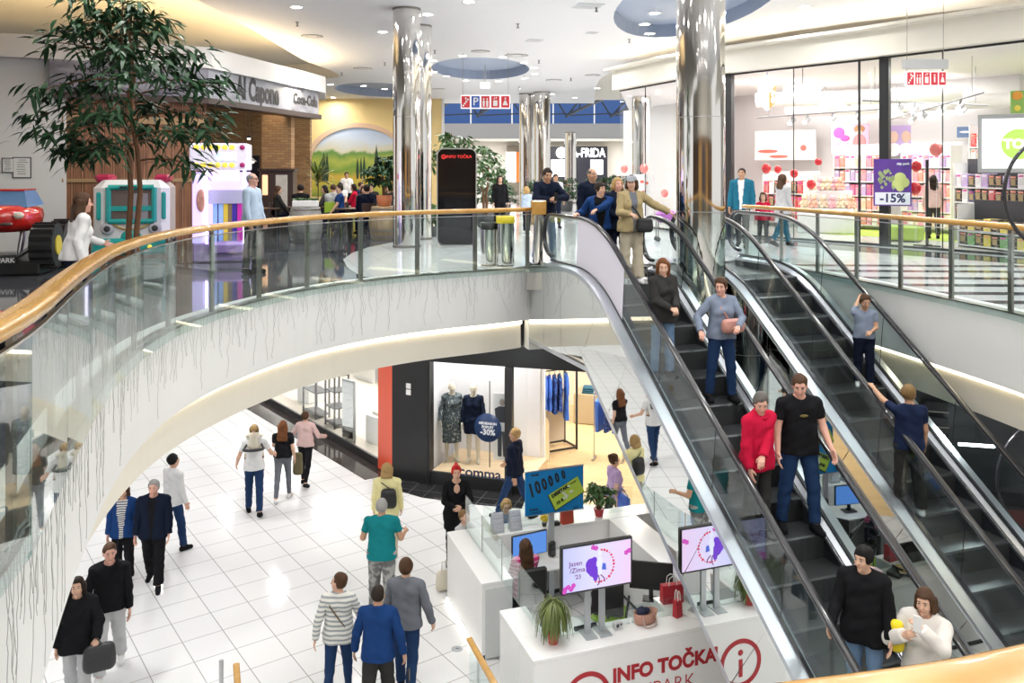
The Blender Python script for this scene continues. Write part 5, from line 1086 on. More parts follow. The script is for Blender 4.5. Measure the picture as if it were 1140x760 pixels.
# ---- ground balustrade rails at the bottom edge
def low_rail(label, u, v, q1, endpost, um=None):
    p = onz(u, v, GZ+1.0); a, q = p.dot(EX), p.dot(EY); L_ = q-q1; o = thing('stair_rail', label, 'rail', tuple(F(a, q, GZ)), EROT)
    g = M(); g.box((0, -L_/2, .985), (.075, L_, .05), 0, .012); g.build('handrail', OAK, o)
    for k in range(3): g = M(); g.box((.03, -.3-k*(L_-.5)/2, .48), (.02, .06, .96)); g.build('post', STEEL, o)
    g = M(); g.box((.0, -L_/2, .47), (.012, L_-.06, .90)); g.build('glass_panel', GLASS, o)
    if endpost: g = M(); g.tube([(-.17, .08, 0), (-.17, .08, 1.03)], .026, 12); g.build('end_post', STEEL, o)
    return o
low_rail('oak topped stair rail with steel end post at bottom left', 263, 738, 9.6, True)
low_rail('oak topped stair rail beside the info booth', 522, 709, 8.9, False)
o = thing('floor_drain', 'round grey floor socket cover near the stair rail', 'cover', tuple(onz(509, 722, GZ))); g = M(); g.lathe([(.085, 0), (.085, .004), (.07, .006)], seg=24); g.build('cover', GREYM, o); g = M(); g.box((0, 0, .006), (.05, .012, .004)); g.build('slot', DG, o)
# ================================================================== PLANTS
LEAFD = mat('leaf_dark', (.022, .065, .026), .5, spec=.25, noise=.35, nscale=3); LEAFM = mat('leaf_mid', (.05, .13, .03), .4, noise=.3, nscale=3); LEAFY = mat('leaf_olive', (.13, .17, .045), .45, noise=.3, nscale=4)
BARK = mat('bark', (.16, .075, .035), .8, noise=.3, nscale=12); SOIL = mat('soil', (.04, .025, .018), .95)
TERRA = mat('terracotta', (.50, .17, .07), .7, noise=.1); REDPOT = mat('red_pot', (.55, .06, .07), .3)
def leaf(g, p, d, L, w, droop=.3, r=rnd):
    d = Vector(d).normalized(); s = d.cross(V3(0, 0, 1)); s = s.normalized() if s.length > .01 else V3(1, 0, 0); n = s.cross(d)
    roll = r.uniform(-.6, .6); s = s*math.cos(roll)+n*math.sin(roll); n = s.cross(d)
    P = []
    for t, ww in ((0, .12), (.3, .85), (.6, .8), (1, .03)):
        c = Vector(p)+d*(L*t)-V3(0, 0, droop*L*t*t); P += [c-s*(w*ww/2)+n*.12*w*ww, c+s*(w*ww/2)+n*.12*w*ww]
    g.add(P, [(0, 1, 3, 2), (2, 3, 5, 4), (4, 5, 7, 6)], True)
def ficus(label, loc, h, spread, crown0, nb, leafL, leafW, pot, m, seed, name='potted_tree', potm=None, per=9, cone=False):
    r = random.Random(seed); o = thing(name, label, 'tree', loc)
    if pot: 
        g = M(); g.lathe([(pot*.75, 0), (pot, .1), (pot*1.05, pot*1.5), (pot*.95, pot*1.5), (pot*.9, pot*1.4)], seg=26); g.build('pot', potm or DG, o); g = M(); g.lathe([(.01, pot*1.38), (pot*.93, pot*1.38)], seg=26); g.build('soil', SOIL, o)
    z0 = pot*1.3 if pot else 0
    g = M(); trunks = []
    for k in range(2 if pot > .25 else 1):
        x = (k-.5)*.10 if pot > .25 else 0; pts = [V3(x, 0, z0)]
        for i in range(1, 8): pts.append(V3(x+r.uniform(-.05, .05)*i*.35, r.uniform(-.05, .05)*i*.3, z0+(h-z0)*.92*i/7))
        g.tube(pts, [.045*(1-i/9) for i in range(8)], 8); trunks.append(pts)
    g.build('trunk', BARK, o); gb = M(); gl = M()
    for k in range(nb):
        t = crown0+(1-crown0)*(k+.5)/nb; T = r.choice(trunks); f = t*7*.999; i = int(f); base = T[i].lerp(T[min(i+1, 7)], f-i)
        az = k*2.4+r.uniform(-.4, .4); rel = (t-crown0)/(1-crown0)
        L_ = spread*(.55+.6*math.sin(PI*min(1, rel*.85+.22)))*r.uniform(.7, 1.1)*(1-.45*rel if cone else 1); up = r.uniform(.1, .55)
        pts = [base]; d = V3(math.cos(az), math.sin(az), up)
        for j in range(1, 6): d = (d+V3(r.uniform(-.15, .15), r.uniform(-.15, .15), -.10)).normalized(); pts.append(pts[-1]+d*(L_/5))
        gb.tube(pts, [.016, .013, .010, .008, .006, .004], 5)
        for j in range(2, 6):
            for q in range(per if j > 2 else per//2):
                tw = pts[j]+V3(r.gauss(0, .10), r.gauss(0, .10), r.gauss(0, .07))*spread
                aa = r.uniform(0, 2*PI); dd = V3(math.cos(aa), math.sin(aa), r.uniform(-.5, .25))+d*.7
                leaf(gl, tw, dd, leafL*r.uniform(.7, 1.2), leafW*r.uniform(.8, 1.2), r.uniform(.1, .6), r)
    gb.build('branch', BARK, o); gl.build('foliage', m, o); return o
ficus('tall leafy indoor tree before the timber wall on the left', (-4.82, 10.9, .003), 4.2, 1.02, .40, 34, .23, .058, .36, LEAFD, 11, per=17)
ficus('leafy fig tree left of the black info kiosk', (-1.75, 25.6, .003), 3.1, .85, .45, 15, .24, .10, .3, LEAFM, 5)
ficus('leafy fig tree behind the right shoulder of the info kiosk', (-.85, 27.0, .003), 2.7, .7, .45, 13, .22, .10, .28, LEAFM, 6)
def spiky(label, loc, h, n, L, w, pot, potm, m, seed, name='potted_palm', hang=.6, stem=.5, ph=1.4):
    r = random.Random(seed); o = thing(name, label, 'plant', loc); g = M(); g.lathe([(pot*.68, 0), (pot, pot*ph), (pot*.92, pot*ph), (pot*.9, pot*ph*.92)], seg=20); g.build('pot', potm, o)
    g = M(); g.lathe([(.005, pot*ph*.9), (pot*.92, pot*ph*.9)], seg=20); g.build('soil', SOIL, o)
    g = M(); g.tube([(0, 0, pot*ph*.8), (.01, 0, h*stem)], [.02, .014] if pot < .3 else [.05, .04], 7); g.build('stem', BARK, o); g = M()
    for k in range(n):
        az = k*2.399; z = h*stem*(.75+.25*k/n); el = r.uniform(.1, 1.3); d = V3(math.cos(az)*math.cos(el), math.sin(az)*math.cos(el), math.sin(el))
        pts = [V3(0, 0, z)]; l = L*r.uniform(.75, 1.15)
        for j in range(6): d = (d-V3(0, 0, hang*.33)).normalized(); pts.append(pts[-1]+d*l/6)
        s = d.cross(V3(0, 0, 1)); s = s.normalized() if s.length > .05 else V3(1, 0, 0); P = []
        for j, p in enumerate(pts): ww = w*(.5+.9*math.sin(PI*(j+.6)/7.4))/2; P += [p-s*ww, p+s*ww]
        g.add(P, [(2*j, 2*j+1, 2*j+3, 2*j+2) for j in range(6)], True)
    g.build('foliage', m, o); return o
p = onz(611, 711, CT); spiky('drooping grassy plant in red pot at the booth corner', tuple(F(4.03, 9.80, CT+.001)), .60, 150, .42, .014, .085, REDPOT, LEAFY, 3, hang=2.2, stem=.9, ph=2.2)
ficus('bushy green plant in red pot under the escalator', tuple(F(6.25, 13.17, CT+.001)), .55, .22, .35, 16, .10, .05, .085, LEAFM, 8, 'potted_plant', REDPOT, 8)
spiky('palm with arching leaves right of the info kiosk', (-.45, 27.6, .003), 1.9, 60, .75, .05, .3, BLACK, LEAFM, 9, hang=.35, stem=.75)
for i, (u, Y, s, lab) in enumerate(((480, 23.0, .9, 'small leafy plant between polished column and info kiosk'), (600, 36, 1.5, 'dark potted shrub left of the far column base'), (655, 36, 1.6, 'dark potted shrub in the middle of the rear hedge'), (676, 35, 1.6, 'dark potted shrub at the right end of the rear hedge'), (692, 34, 1.7, 'dark potted shrub by the glass shop corner'), (560, 34, 1.5, 'dark potted shrub beside the palm'), (540, 31, 1.3, 'dark potted shrub behind the paper bins'), (630, 38, 1.5, 'dark potted shrub right of the paired columns'))):
    x = (u-U0)/FPX*Y; ficus(lab, (x, Y, .003), s, .38*s, .25, 14, .16, .08, .2*s, LEAFD if i else LEAFM, 20+i, 'potted_shrub', DG, 8)
spiky('tall narrow house plant beside the brick pillar', (-6.15, 27.2, .003), 2.2, 40, .7, .05, .25, BLACK, LEAFY, 14, hang=.4, stem=.8)
# ================================================================== CAFE FRONT, RIDES, BINS
def brickm():
    m, N, L, b = nt('pillar_bricks'); tc = mapped(N, L, 0, 1); mp = N.new('ShaderNodeMapping'); mp.inputs['Rotation'].default_value = (PI/2, 0, 0); L.new(tc, mp.inputs['Vector'])
    c = brick(N, L, mp.outputs[0], (.34, .16, .06), (.48, .27, .11), (.22, .17, .11), .24, .075, .010, .5); L.new(c, b.inputs['Base Color']); b.inputs['Roughness'].default_value = .8; return m
BRK = brickm(); o = thing('brick_pillar', 'brick pillar with dark timber base and menu under the cafe sign', 'pillar', (-7.05, 25.9, 0), .1)
g = M(); g.box((0, 0, 2.55), (.85, .7, 1.75)); g.build('brickwork', BRK, o); g = M(); g.box((0, 0, .88), (.98, .82, 1.76), 0, .01); g.box((0, 0, 1.80), (1.08, .92, .08)); g.build('timber_base', DBROWN, o)
g = M(); g.box((.16, -.42, 1.15), (.34, .02, 1.0)); g.build('menu_board', mat('menu_white', (.62, .58, .52), .5, noise=.25, nscale=9), o); g = M(); g.box((-.32, -.43, 1.35), (.16, .06, .6), 0, .02); g.build('menu_lamp', mat('menu_lamp', (.8, .5, .35), .4, emit=(1, .5, .25), es=1.2), o)
struct('wall_cafe_back', (lambda g: g.box((-10.2, 29.5, 2.1), (6.5, .3, 4.2), .05))(M()), BRK)
g = M(); g.box((-9.2, 29.2, 1.35), (1.2, .1, 1.9), .05); struct('window_20', g, mat('dark_window', (.012, .012, .02), .2))
for i, (u, v) in enumerate(((273, 175), (281, 178), (277, 152), (298, 184))):
    p = at(u, v, 27.2); o = thing('pendant_lamp', ('left white pendant lamp in the cafe opening', 'right white pendant lamp in the cafe opening', 'high pendant lamp under the cafe canopy', 'warm lamp beside the brick pillar')[i], 'lamp', tuple(p)); g = M(); g.lathe([(.14, -.05), (.03, .04), (.02, .06)], seg=14); g.build('shade', DG if i != 1 else WHITE, o); g = M(); g.ball((0, 0, -.05), .055, 10, 7); g.build('bulb', mat('warm_bulb', (1, 1, 1), .4, emit=(1, .75, .45), es=8), o); g = M(); g.tube([(0, 0, .05), (0, 0, 4.2-p.z)], .008, 5); g.build('cord', BLACK, o)
# arcade prize machine
LILA = mat('lilac_panel', (.46, .30, .72), .3); LILG = mat('lilac_glow', (.7, .6, .95), .4, emit=(.55, .45, 1), es=.9); NEONW = mat('neon_white', (1, 1, 1), .4, emit=(.95, .80, 1), es=6)
o = thing('prize_machine', 'glowing lilac arcade prize machine in front of the timber wall', 'arcade machine', (-5.70, 16.9, .003), .20); l = o
g = M(); g.box((0, 0, .19), (1.0, .9, .38), 0, .03); g.box((.12, -.48, .26), (.66, .14, .2), 0, .03); g.build('base', LILA, o)
g = M(); g.box((-.40, 0, 1.05), (.20, .86, 1.36)); g.box((0, .40, 1.05), (.98, .06, 1.36)); g.build('side_panel', LILG, o)
g = M(); g.box((.10, -.42, 1.06), (.78, .012, 1.36)); g.build('front_glass', SHOPG, o)
g = M(); g.box((-.02, 0, 2.02), (1.06, .92, .52), 0, .02); g.build('header', mat('header_pale', (.78, .74, .86), .3, emit=(.75, .7, .95), es=.35), o)
for z in (2.20, 1.86):
  for k in range(6):
    g = M(); g.ball((-.42+k*.13, -.47, z), (.055, .02, .05), 12, 7); g.build('header_bulb', mat('bulb_yellow', (.85, .70, .08), .4, emit=(1, .75, .1), es=.6), o)
for z in (2.2, 1.86): g = M(); g.ball((.42, -.47, z), (.05, .02, .05), 12, 7); g.build('header_dot', mat('dot_magenta', (.5, .03, .2), .4), o)
g = M(); g.box((.12, -.47, 2.02), (.36, .02, .14)); g.build('header_screen', mat('pale_blue_lit', (.6, .7, .9), .4, emit=(.6, .75, 1), es=.8), o)
for x in (-.24, .46): g = M(); g.box((x, -.44, 1.06), (.04, .04, 1.40)); g.build('neon_tube', NEONW, o)
g = M(); g.box((.12, -.435, 1.66), (.48, .03, .20), 0, .01); g.build('marquee', mat('marquee_lit', (.9, .6, .8), .4, emit=(1, .7, .9), es=1.5), o)
for x, c in ((-.13, (.25, .45, .70)), (-.02, (.30, .52, .72)), (.07, (.75, .58, .05)), (.15, (.22, .16, .06)), (.23, (.05, .03, .30)), (.33, (.55, .03, .35))):
    g = M(); g.box((x, .05, .74), (.085, .3, .74)); g.build('colour_column', mat('column_%d' % int((x+1)*100), c, .4), o)
g = M(); g.box((.1, .05, 1.24), (.7, .4, .26)); g.build('prize_shelf', mat('grey_blue', (.40, .42, .52), .3), o)
g = M(); g.box((-.51, -.1, 1.3), (.02, .5, .62)); g.build('side_print', mat('rose_print', (.75, .18, .35), .4, noise=.5, nscale=8), o); g = M(); g.ball((-.34, -.44, 1.18), (.09, .02, .22), 12, 8); g.build('front_print', mat('coral_print', (.85, .35, .30), .4, noise=.5, nscale=10), o)
# teal and white ride-on bus
TEAL = mat('teal_plastic', (.02, .42, .38), .22, coat=.5); RWH = mat('ride_white', (.84, .85, .85), .22, coat=.5); CRR = mat('ride_crimson', (.45, .02, .08), .3)
o = thing('ride_on_bus', 'teal and white ride-on bus behind the indoor tree', 'kiddie ride', (-7.72, 17.5, .003), .30)
g = M(); g.box((0, .5, .86), (1.42, 1.7, 1.42), 0, .16); g.build('body', RWH, o)
g = M(); g.box((0, -.33, .24), (1.46, .22, .34), 0, .06); g.box((0, -.36, 1.0), (.86, .06, .10)); g.build('bumper', TEAL, o)
g = M(); P = [V3(-.42, -.37, .74), V3(.42, -.37, .74), V3(.42, -.37, 1.42), V3(-.42, -.37, 1.42)]
for A, B in zip(P, P[1:]+P[:1]): g.tube([A, B], .055, 8)
g.build('windscreen_frame', TEAL, o); g = M(); g.box((0, -.355, 1.06), (.80, .02, .66)); g.build('windscreen', mat('ride_screen', (.16, .13, .12), .1), o)
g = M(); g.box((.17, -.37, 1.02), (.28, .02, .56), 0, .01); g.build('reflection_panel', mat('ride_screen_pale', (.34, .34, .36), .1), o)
for s in (-1, 1):
    g = M(); g.ball((s*.44, -.36, .60), (.13, .05, .13), 18, 10); h = g.build('headlamp', mat('lamp_grey', (.55, .56, .58), .2), o); g = M(); g.ball((s*.44, -.39, .60), (.07, .03, .07), 14, 8); g.build('lens', DG, h)
    g = M(); g.box((s*.60, -.34, 1.05), (.09, .05, .55), 0, .03); g.build('side_window', TEAL, o)
    g = M(); g.ball((s*.35, -.45, .23), .045, 10, 7); g.build('fog_lamp', mat('bulb_yellow', (.85, .70, .08), .4), o)
    g = M(); g.box((s*.55, .3, 1.60), (.3, .9, .16), 0, .05); g.build('roof_light', CRR, o)
    for y in (-.05, 1.05): g = M(); g.tube([(s*.66, y, .21), (s*.74, y, .21)], .20, 18); g.build('wheel', BLACK, o)
g = M(); g.ball((0, -.36, .42), (.2, .05, .16), 16, 8); g.build('grille', TEAL, o); g = M(); g.tube([V3(.36*math.cos(t), -.375, .78+.2*math.sin(t)) for t in [PI+PI*k/10 for k in range(11)]], .018, 6); g.build('trim_line', mat('ride_ochre', (.62, .42, .10), .3), o)
text('MERRYPARK', .075, INK, (0, -.43, 1.42), o, bold=.002)
# red ride-on monster truck (plain, no face)
RIDER = mat('ride_red', (.62, .025, .02), .15, coat=1)
o = thing('ride_on_truck', 'red ride-on truck with huge black wheels at left edge', 'kiddie ride', (-8.62, 14.5, .003), .22)
g = M(); g.box((0, .55, .12), (1.35, 1.8, .24), 0, .03); g.build('platform', BLACK, o); g = M(); g.box((.0, -.32, .26), (.62, .05, .18)); g.build('name_plate', DG, o); text('MERRYPARK', .11, WHITE, (0, -.35, .26), o, bold=.002)
g = M(); g.lathe([(.02, -.30), (.36, -.27), (.46, -.14), (.48, 0), (.46, .10), (.30, .18), (.02, .20)], (0, .45, .98), 26, True, 1, 1.6); g.build('body', RIDER, o)
g = M(); g.hexa([(-.36, .10, 1.12), (.36, .10, 1.12), (.36, 1.0, 1.14), (-.36, 1.0, 1.14)], [(-.27, .24, 1.40), (.27, .24, 1.40), (.27, .85, 1.40), (-.27, .85, 1.40)]); g.build('cabin', mat('ride_blue_glass', (.14, .28, .50), .1), o); g = M(); g.box((0, .55, 1.415), (.56, .66, .04), 0, .015); g.build('roof', RIDER, o)
for s in (-1, 1): g = M(); g.ball((s*.32, -.22, 1.0), (.085, .05, .06), 14, 8); g.build('headlamp', mat('lamp_cream', (.80, .72, .62), .2), o)
g = M(); g.box((0, -.27, .86), (.5, .05, .05), 0, .02); g.build('bumper', STEEL, o)
for s in (-1, 1):
    for y in (-.05, 1.0):
        g = M(); g.tube([(s*.52, y, .48), (s*.88, y, .48)], .36, 22)
        for k in range(16): t = 2*PI*k/16; g.box((s*.70, y+.36*math.cos(t), .48+.36*math.sin(t)), (.34, .07, .07))
        w_ = g.build('wheel', BLACK, o); g = M(); g.tube([(s*.88, y, .48), (s*.90, y, .48)], .17, 18); g.build('hub', mat('hub_yellow', (.70, .55, .06), .3), w_)
    g = M(); g.tube([(s*.15, .1, .24), (s*.5, 0, .48)], .04, 8); g.tube([(s*.2, .2, .3), (s*.25, .3, .8)], .05, 8); g.build('suspension', STEEL, o)
# red ride at the near left, seen under the rail
o = thing('ride_on_car', 'small red and white ride-on car seen under the left rail', 'kiddie ride', (-4.75, 7.3, .003), .3)
g = M(); g.box((0, 0, .06), (.75, 1.2, .12), 0, .03); g.build('base', DG, o)
g = M(); g.box((0, 0, .36), (.62, 1.1, .30), 0, .10); g.box((0, -.32, .50), (.56, .42, .16), 0, .07); g.build('body', RIDER, o)
g = M(); g.box((0, .16, .52), (.40, .34, .08), 0, .03); g.box((0, .36, .66), (.42, .08, .34), 0, .03); g.build('seat', RWH, o)
for k, (x, y, z) in enumerate(((-.315, -.2, .40), (-.318, .1, .34), (-.315, .32, .42), (.315, -.15, .38), (.315, .25, .36))): g = M(); g.ball((x, y, z), (.012, .12, .07), 12, 7); g.build('white_patch', RWH, o)
for s_ in (-1, 1):
    for y in (-.34, .36): g = M(); g.tube([(s_*.24, y, .24), (s_*.36, y, .24)], .14, 18); g.build('wheel', BLACK, o)
g = M(); g.tube([(0, -.10, .55), (0, -.02, .72)], .018, 8); g.tube([V3(.12*math.cos(t), -.02+.04*math.sin(t), .72+.11*math.sin(t)) for t in [2*PI*k/16 for k in range(16)]], .014, 6, closed=True); g.build('steering_wheel', STEEL, o)
# info kiosk
p = onz(508.5, 273, 0); o = thing('info_kiosk', 'tall black rounded info kiosk with red lettering', 'kiosk', (p.x, p.y, .003), .05); w, h = .92, 2.28
def rrect(w, h, r, n=6):
    P = []
    for cx, cz, t0 in ((w/2-r, h-r, 0), (-w/2+r, h-r, PI/2), (-w/2+r, r, PI), (w/2-r, r, 1.5*PI)):
        for k in range(n+1): t = t0+PI/2*k/n; P.append(V3(cx+r*math.cos(t), 0, cz+r*math.sin(t)))
    return P
g = M(); g.slab([q+V3(0, .05, 0) for q in rrect(w, h, .15)], (0, .12, 0)); g.build('body', BLACKG, o)
g = M(); g.sweep(rrect(w, h, .15), [(-.012, -.06), (.012, -.06), (.012, .06), (-.012, .06)], closed=True, up=V3(0, 1, 0)); g.build('frame', STEEL, o)
g = M(); g.slab([q*.97+V3(0, .03, .03) for q in rrect(w, h, .15)], (0, .02, 0)); g.build('screen', BLACKG, o)
RLIT = mat('red_lit_letters', (.6, .02, .02), .4, emit=(1, .05, .04), es=.9); text('INFO TOČKA', .10, RLIT, (.05, .02, 2.09), o)
g = M(); g.sweep([V3(-.31+.045*math.cos(2*PI*k/20), .022, 2.09+.045*math.sin(2*PI*k/20)) for k in range(20)], [(-.008, -.003), (.008, -.003), (.008, .003), (-.008, .003)], closed=True, up=V3(0, 1, 0)); g.box((-.31, .022, 2.085), (.014, .006, .045)); g.build('emblem', RLIT, o)
# waste bins beside the balustrade
for i, (x, y, r, h, cm, lab) in enumerate(((-.43, 15.85, .15, .80, BLACK, 'steel waste bin with black lid behind the glass'), (-.12, 15.75, .165, .92, mat('bin_yellow', (.80, .62, .02), .4), 'steel waste bin with yellow lid behind the glass'))):
    o = thing('waste_bin', lab, 'bin', (x, y, .003)); g = M(); g.lathe([(r, .03), (r, h-.13)], seg=28); g.build('shell', CHROME, o); g = M(); g.lathe([(r+.008, h-.13), (r+.008, h), (r-.03, h), (r-.04, h-.08)], seg=28); g.build('lid', cm, o); g = M(); g.lathe([(r-.01, 0), (r-.01, .03)], seg=28); g.build('base', BLACK, o)
# cafe barrels and planters
def barrel(label, loc, r, h, m):
    o = thing('barrel', label, 'barrel', loc); g = M(); g.lathe([(r*.82*(1+.22*math.sin(PI*k/10)), h*k/10) for k in range(11)], seg=28); g.build('staves', m, o)
    for t in (.08, .28, .72, .92): g = M(); rr_ = r*.82*(1+.22*math.sin(PI*t))+.006; g.lathe([(rr_, h*t-.02), (rr_, h*t+.02)], seg=28); g.build('hoop', DSTEEL, o)
    return o
GWOOD = wood('grey_oak', (.20, .20, .19), (.32, .31, .29), .6, (14, 14, 1), 0); BWOOD = wood('barrel_oak', (.30, .20, .10), (.46, .34, .19), .55, (14, 14, 1), 0)
barrel('grey wooden barrel with a white herb trough on it', (-5.15, 21.4, .003), .42, .86, GWOOD); barrel('brown wooden barrel carrying the terracotta pot', (-3.32, 22.3, .003), .40, .84, BWOOD); barrel('wooden barrel with framed boards near the palm', (.85, 28.4, .003), .36, .9, BWOOD)
o = thing('herb_trough', 'white trough of green herbs on the grey barrel', 'planter', (-5.15, 21.4, .865)); g = M(); g.box((0, 0, .08), (.62, .24, .16), 0, .02); g.build('trough', WHITE, o); g = M(); r_ = random.Random(4)
for k in range(140): leaf(g, (r_.uniform(-.28, .28), r_.uniform(-.1, .1), .15), (r_.uniform(-1, 1), r_.uniform(-1, 1), 1.2), .12, .05, .3, r_)
g.build('herbs', LEAFM, o)
ficus('round leafy shrub in terracotta pot on the brown barrel', (-3.32, 22.3, .845), 1.35, .42, .3, 22, .16, .08, .19, LEAFD, 31, 'potted_shrub', TERRA, 9)
# cafe tables and chairs
TBL = mat('table_top_dark', (.06, .035, .022), .35); 
def table(label, x, y, w=.8, d=.8, rz=0):
    o = thing('cafe_table', label, 'table', (x, y, .003), rz); g = M(); g.box((0, 0, .74), (w, d, .04), 0, .008); g.build('tabletop', TBL, o)
    for sx in (-1, 1):
        for sy in (-1, 1): g = M(); g.box((sx*(w/2-.05), sy*(d/2-.05), .36), (.05, .05, .72)); g.build('leg', BLACK, o)
    return o
def chair(label, x, y, rz, m=None):
    m = m or DBROWN; o = thing('cafe_chair', label, 'chair', (x, y, .003), rz); g = M(); g.box((0, 0, .45), (.42, .42, .05), 0, .012); g.build('seat', m, o); g = M(); g.box((0, -.20, .74), (.40, .035, .34), 0, .012); g.build('backrest', m, o)
    for sx in (-1, 1):
        for sy in (-1, 1): g = M(); g.tube([(sx*.17, sy*.17, .44), (sx*.19, sy*.19, 0)], .016, 6); g.build('leg', m, o)
        g = M(); g.tube([(sx*.18, -.18, .45), (sx*.18, -.2, .9)], .014, 6); g.build('back_post', m, o)
    return o
LIMEC = mat('lime_chair', (.36, .55, .04), .4)
# ================================================================== PEOPLE: smooth implicit bodies and garments
NV = lambda *a: np.array(a, float)
class Field:
    """list of rounded limbs blended into one continuous surface"""
    def __init__(s, k=.03): s.p, s.k = [], k
    def cap(s, a, b, ra, rb, k=None): s.p.append(('c', NV(*a), NV(*b), ra, rb, k or s.k)); return s
    def ell(s, c, r, Rm=None, k=None): s.p.append(('e', NV(*c), NV(*r), Rm, None, k or s.k)); return s
    def bbox(s, pad):
        lo, hi = [], []
        for q in s.p:
            if q[0] == 'c': m = max(q[3], q[4]); lo += [q[1]-m, q[2]-m]; hi += [q[1]+m, q[2]+m]
            else: m = max(q[2]); lo.append(q[1]-m); hi.append(q[1]+m)
        return np.min(lo, 0)-pad, np.max(hi, 0)+pad
    def eval(s, P, lo, h, off, cuts):
        F = np.full(P[0].shape, .5); n = P[0].shape
        for q in s.p:
            if q[0] == 'c': m = max(q[3], q[4]); l, u = np.minimum(q[1], q[2])-m, np.maximum(q[1], q[2])+m
            else: m = max(q[2]); l, u = q[1]-m, q[1]+m
            pad = off+q[5]+2.5*h; i0 = np.maximum(np.floor((l-pad-lo)/h).astype(int), 0); i1 = np.minimum(np.ceil((u+pad-lo)/h).astype(int)+1, n)
            if np.any(i1 <= i0): continue
            sl = tuple(slice(a, b) for a, b in zip(i0, i1)); X = [p[sl] for p in P]
            if q[0] == 'c':
                a, b, ra, rb = q[1:5]; d = b-a; L2 = max(d@d, 1e-9)
                t = np.clip(sum((X[i]-a[i])*d[i] for i in range(3))/L2, 0, 1)
                D = np.sqrt(sum((X[i]-a[i]-t*d[i])**2 for i in range(3)))-(ra+(rb-ra)*t)
            else:
                c, r, Rm = q[1:4]; Y = [X[i]-c[i] for i in range(3)]
                if Rm is not None: Y = [sum(Rm[j][i]*Y[j] for j in range(3)) for i in range(3)]
                k0 = np.sqrt(sum((Y[i]/r[i])**2 for i in range(3)))+1e-6; k1 = np.sqrt(sum((Y[i]/r[i]**2)**2 for i in range(3)))+1e-6; D = k0*(k0-1)/k1
            f = F[sl]; k = q[5]; hh = np.maximum(k-np.abs(f-D), 0)/k; F[sl] = np.minimum(f, D)-hh*hh*k*.25
        F -= off
        for c in cuts: F = np.maximum(F, c(P))
        return F
def nets(F, lo, h):
    s = F < 0; nx, ny, nz = F.shape
    c = np.zeros((nx-1, ny-1, nz-1), int)
    for dx in (0, 1):
        for dy in (0, 1):
            for dz in (0, 1): c += s[dx:nx-1+dx, dy:ny-1+dy, dz:nz-1+dz]
    act = (c > 0) & (c < 8); ids = np.full(c.shape, -1); n = act.sum()
    if n == 0: return np.zeros((0, 3)), np.zeros((0, 4), int)
    ids[act] = np.arange(n); I = np.argwhere(act); V = np.zeros((n, 3)); cnt = np.zeros(n)
    for ax in range(3):
        o1, o2 = [a for a in range(3) if a != ax]
        for u in (0, 1):
            for w in (0, 1):
                A = I.copy(); A[:, o1] += u; A[:, o2] += w; B = A.copy(); B[:, ax] += 1
                fa, fb = F[tuple(A.T)], F[tuple(B.T)]; m = (fa < 0) != (fb < 0); t = np.where(m, fa/np.where(fa == fb, 1, fa-fb), 0)
                p = A.astype(float); p[:, ax] += t; V[m] += p[m]; cnt[m] += 1
    V = lo+h*V/cnt[:, None]; Q = []
    for ax in range(3):
        o1, o2 = (ax+1) % 3, (ax+2) % 3
        sa = [slice(None)]*3; sb = [slice(None)]*3; sa[ax] = slice(0, -1); sb[ax] = slice(1, None)
        m = s[tuple(sa)] != s[tuple(sb)]; E_ = np.argwhere(m); ok = (E_[:, o1] > 0) & (E_[:, o2] > 0) & (E_[:, o1] < F.shape[o1]-1) & (E_[:, o2] < F.shape[o2]-1); E_ = E_[ok]
        ins = s[tuple(E_.T)]; q = []
        for (u, w) in ((-1, -1), (0, -1), (0, 0), (-1, 0)):
            G_ = E_.copy(); G_[:, o1] += u; G_[:, o2] += w; q.append(ids[tuple(G_.T)])
        q = np.stack(q, 1); q[~ins] = q[~ins][:, ::-1]; Q.append(q)
    return V, np.concatenate(Q)
def surf(fl, h, off=0, cuts=(), wr=0, seed=0):
    lo, hi = fl.bbox(off+2*h); n = np.ceil((hi-lo)/h).astype(int)+2
    ax = [lo[i]+h*np.arange(n[i]) for i in range(3)]; P = np.meshgrid(*ax, indexing='ij')
    F = fl.eval(P, lo, h, off, cuts)
    if wr:
        a = seed*1.7; F = F+wr*(np.sin(31*P[2]+9*P[0]+a)*np.sin(17*P[0]+13*P[1]+a*2)+.6*np.sin(52*P[2]-23*P[0]+19*P[1]+a))
    return nets(F, lo, h)
def mesh_of(name, parts, mats):
    me = bpy.data.meshes.new(name); vs, fs, mi, o = [], [], [], 0
    for V, Q, m in parts:
        vs.append(V); fs.append(Q+o); mi += [m]*len(Q); o += len(V)
    vs = np.concatenate(vs); fs = np.concatenate(fs).astype(np.int32)
    me.vertices.add(len(vs)); me.vertices.foreach_set('co', vs.astype(np.float32).ravel()); me.loops.add(fs.size); me.loops.foreach_set('vertex_index', fs.ravel())
    me.polygons.add(len(fs)); me.polygons.foreach_set('loop_start', np.arange(0, fs.size, 4, dtype=np.int32)); me.polygons.foreach_set('loop_total', np.full(len(fs), 4, np.int32))
    for m in mats: me.materials.append(m)
    me.polygons.foreach_set('material_index', np.array(mi, np.int32)); me.polygons.foreach_set('use_smooth', np.ones(len(fs), bool)); me.update(calc_edges=True); me.validate(); return me
def rotm(axis, a): return np.array(Matrix.Rotation(a, 3, axis))
def ik(S, T, l1, l2, hint):
    d = T-S; D = np.linalg.norm(d); D2 = min(D, (l1+l2)*.995); d = d/D; x = (l1*l1-l2*l2+D2*D2)/(2*D2); r = math.sqrt(max(l1*l1-x*x, 0)); hp = hint-d*(hint@d); hp = hp/(np.linalg.norm(hp)+1e-9)
    return S+d*x+hp*r, S+d*D2
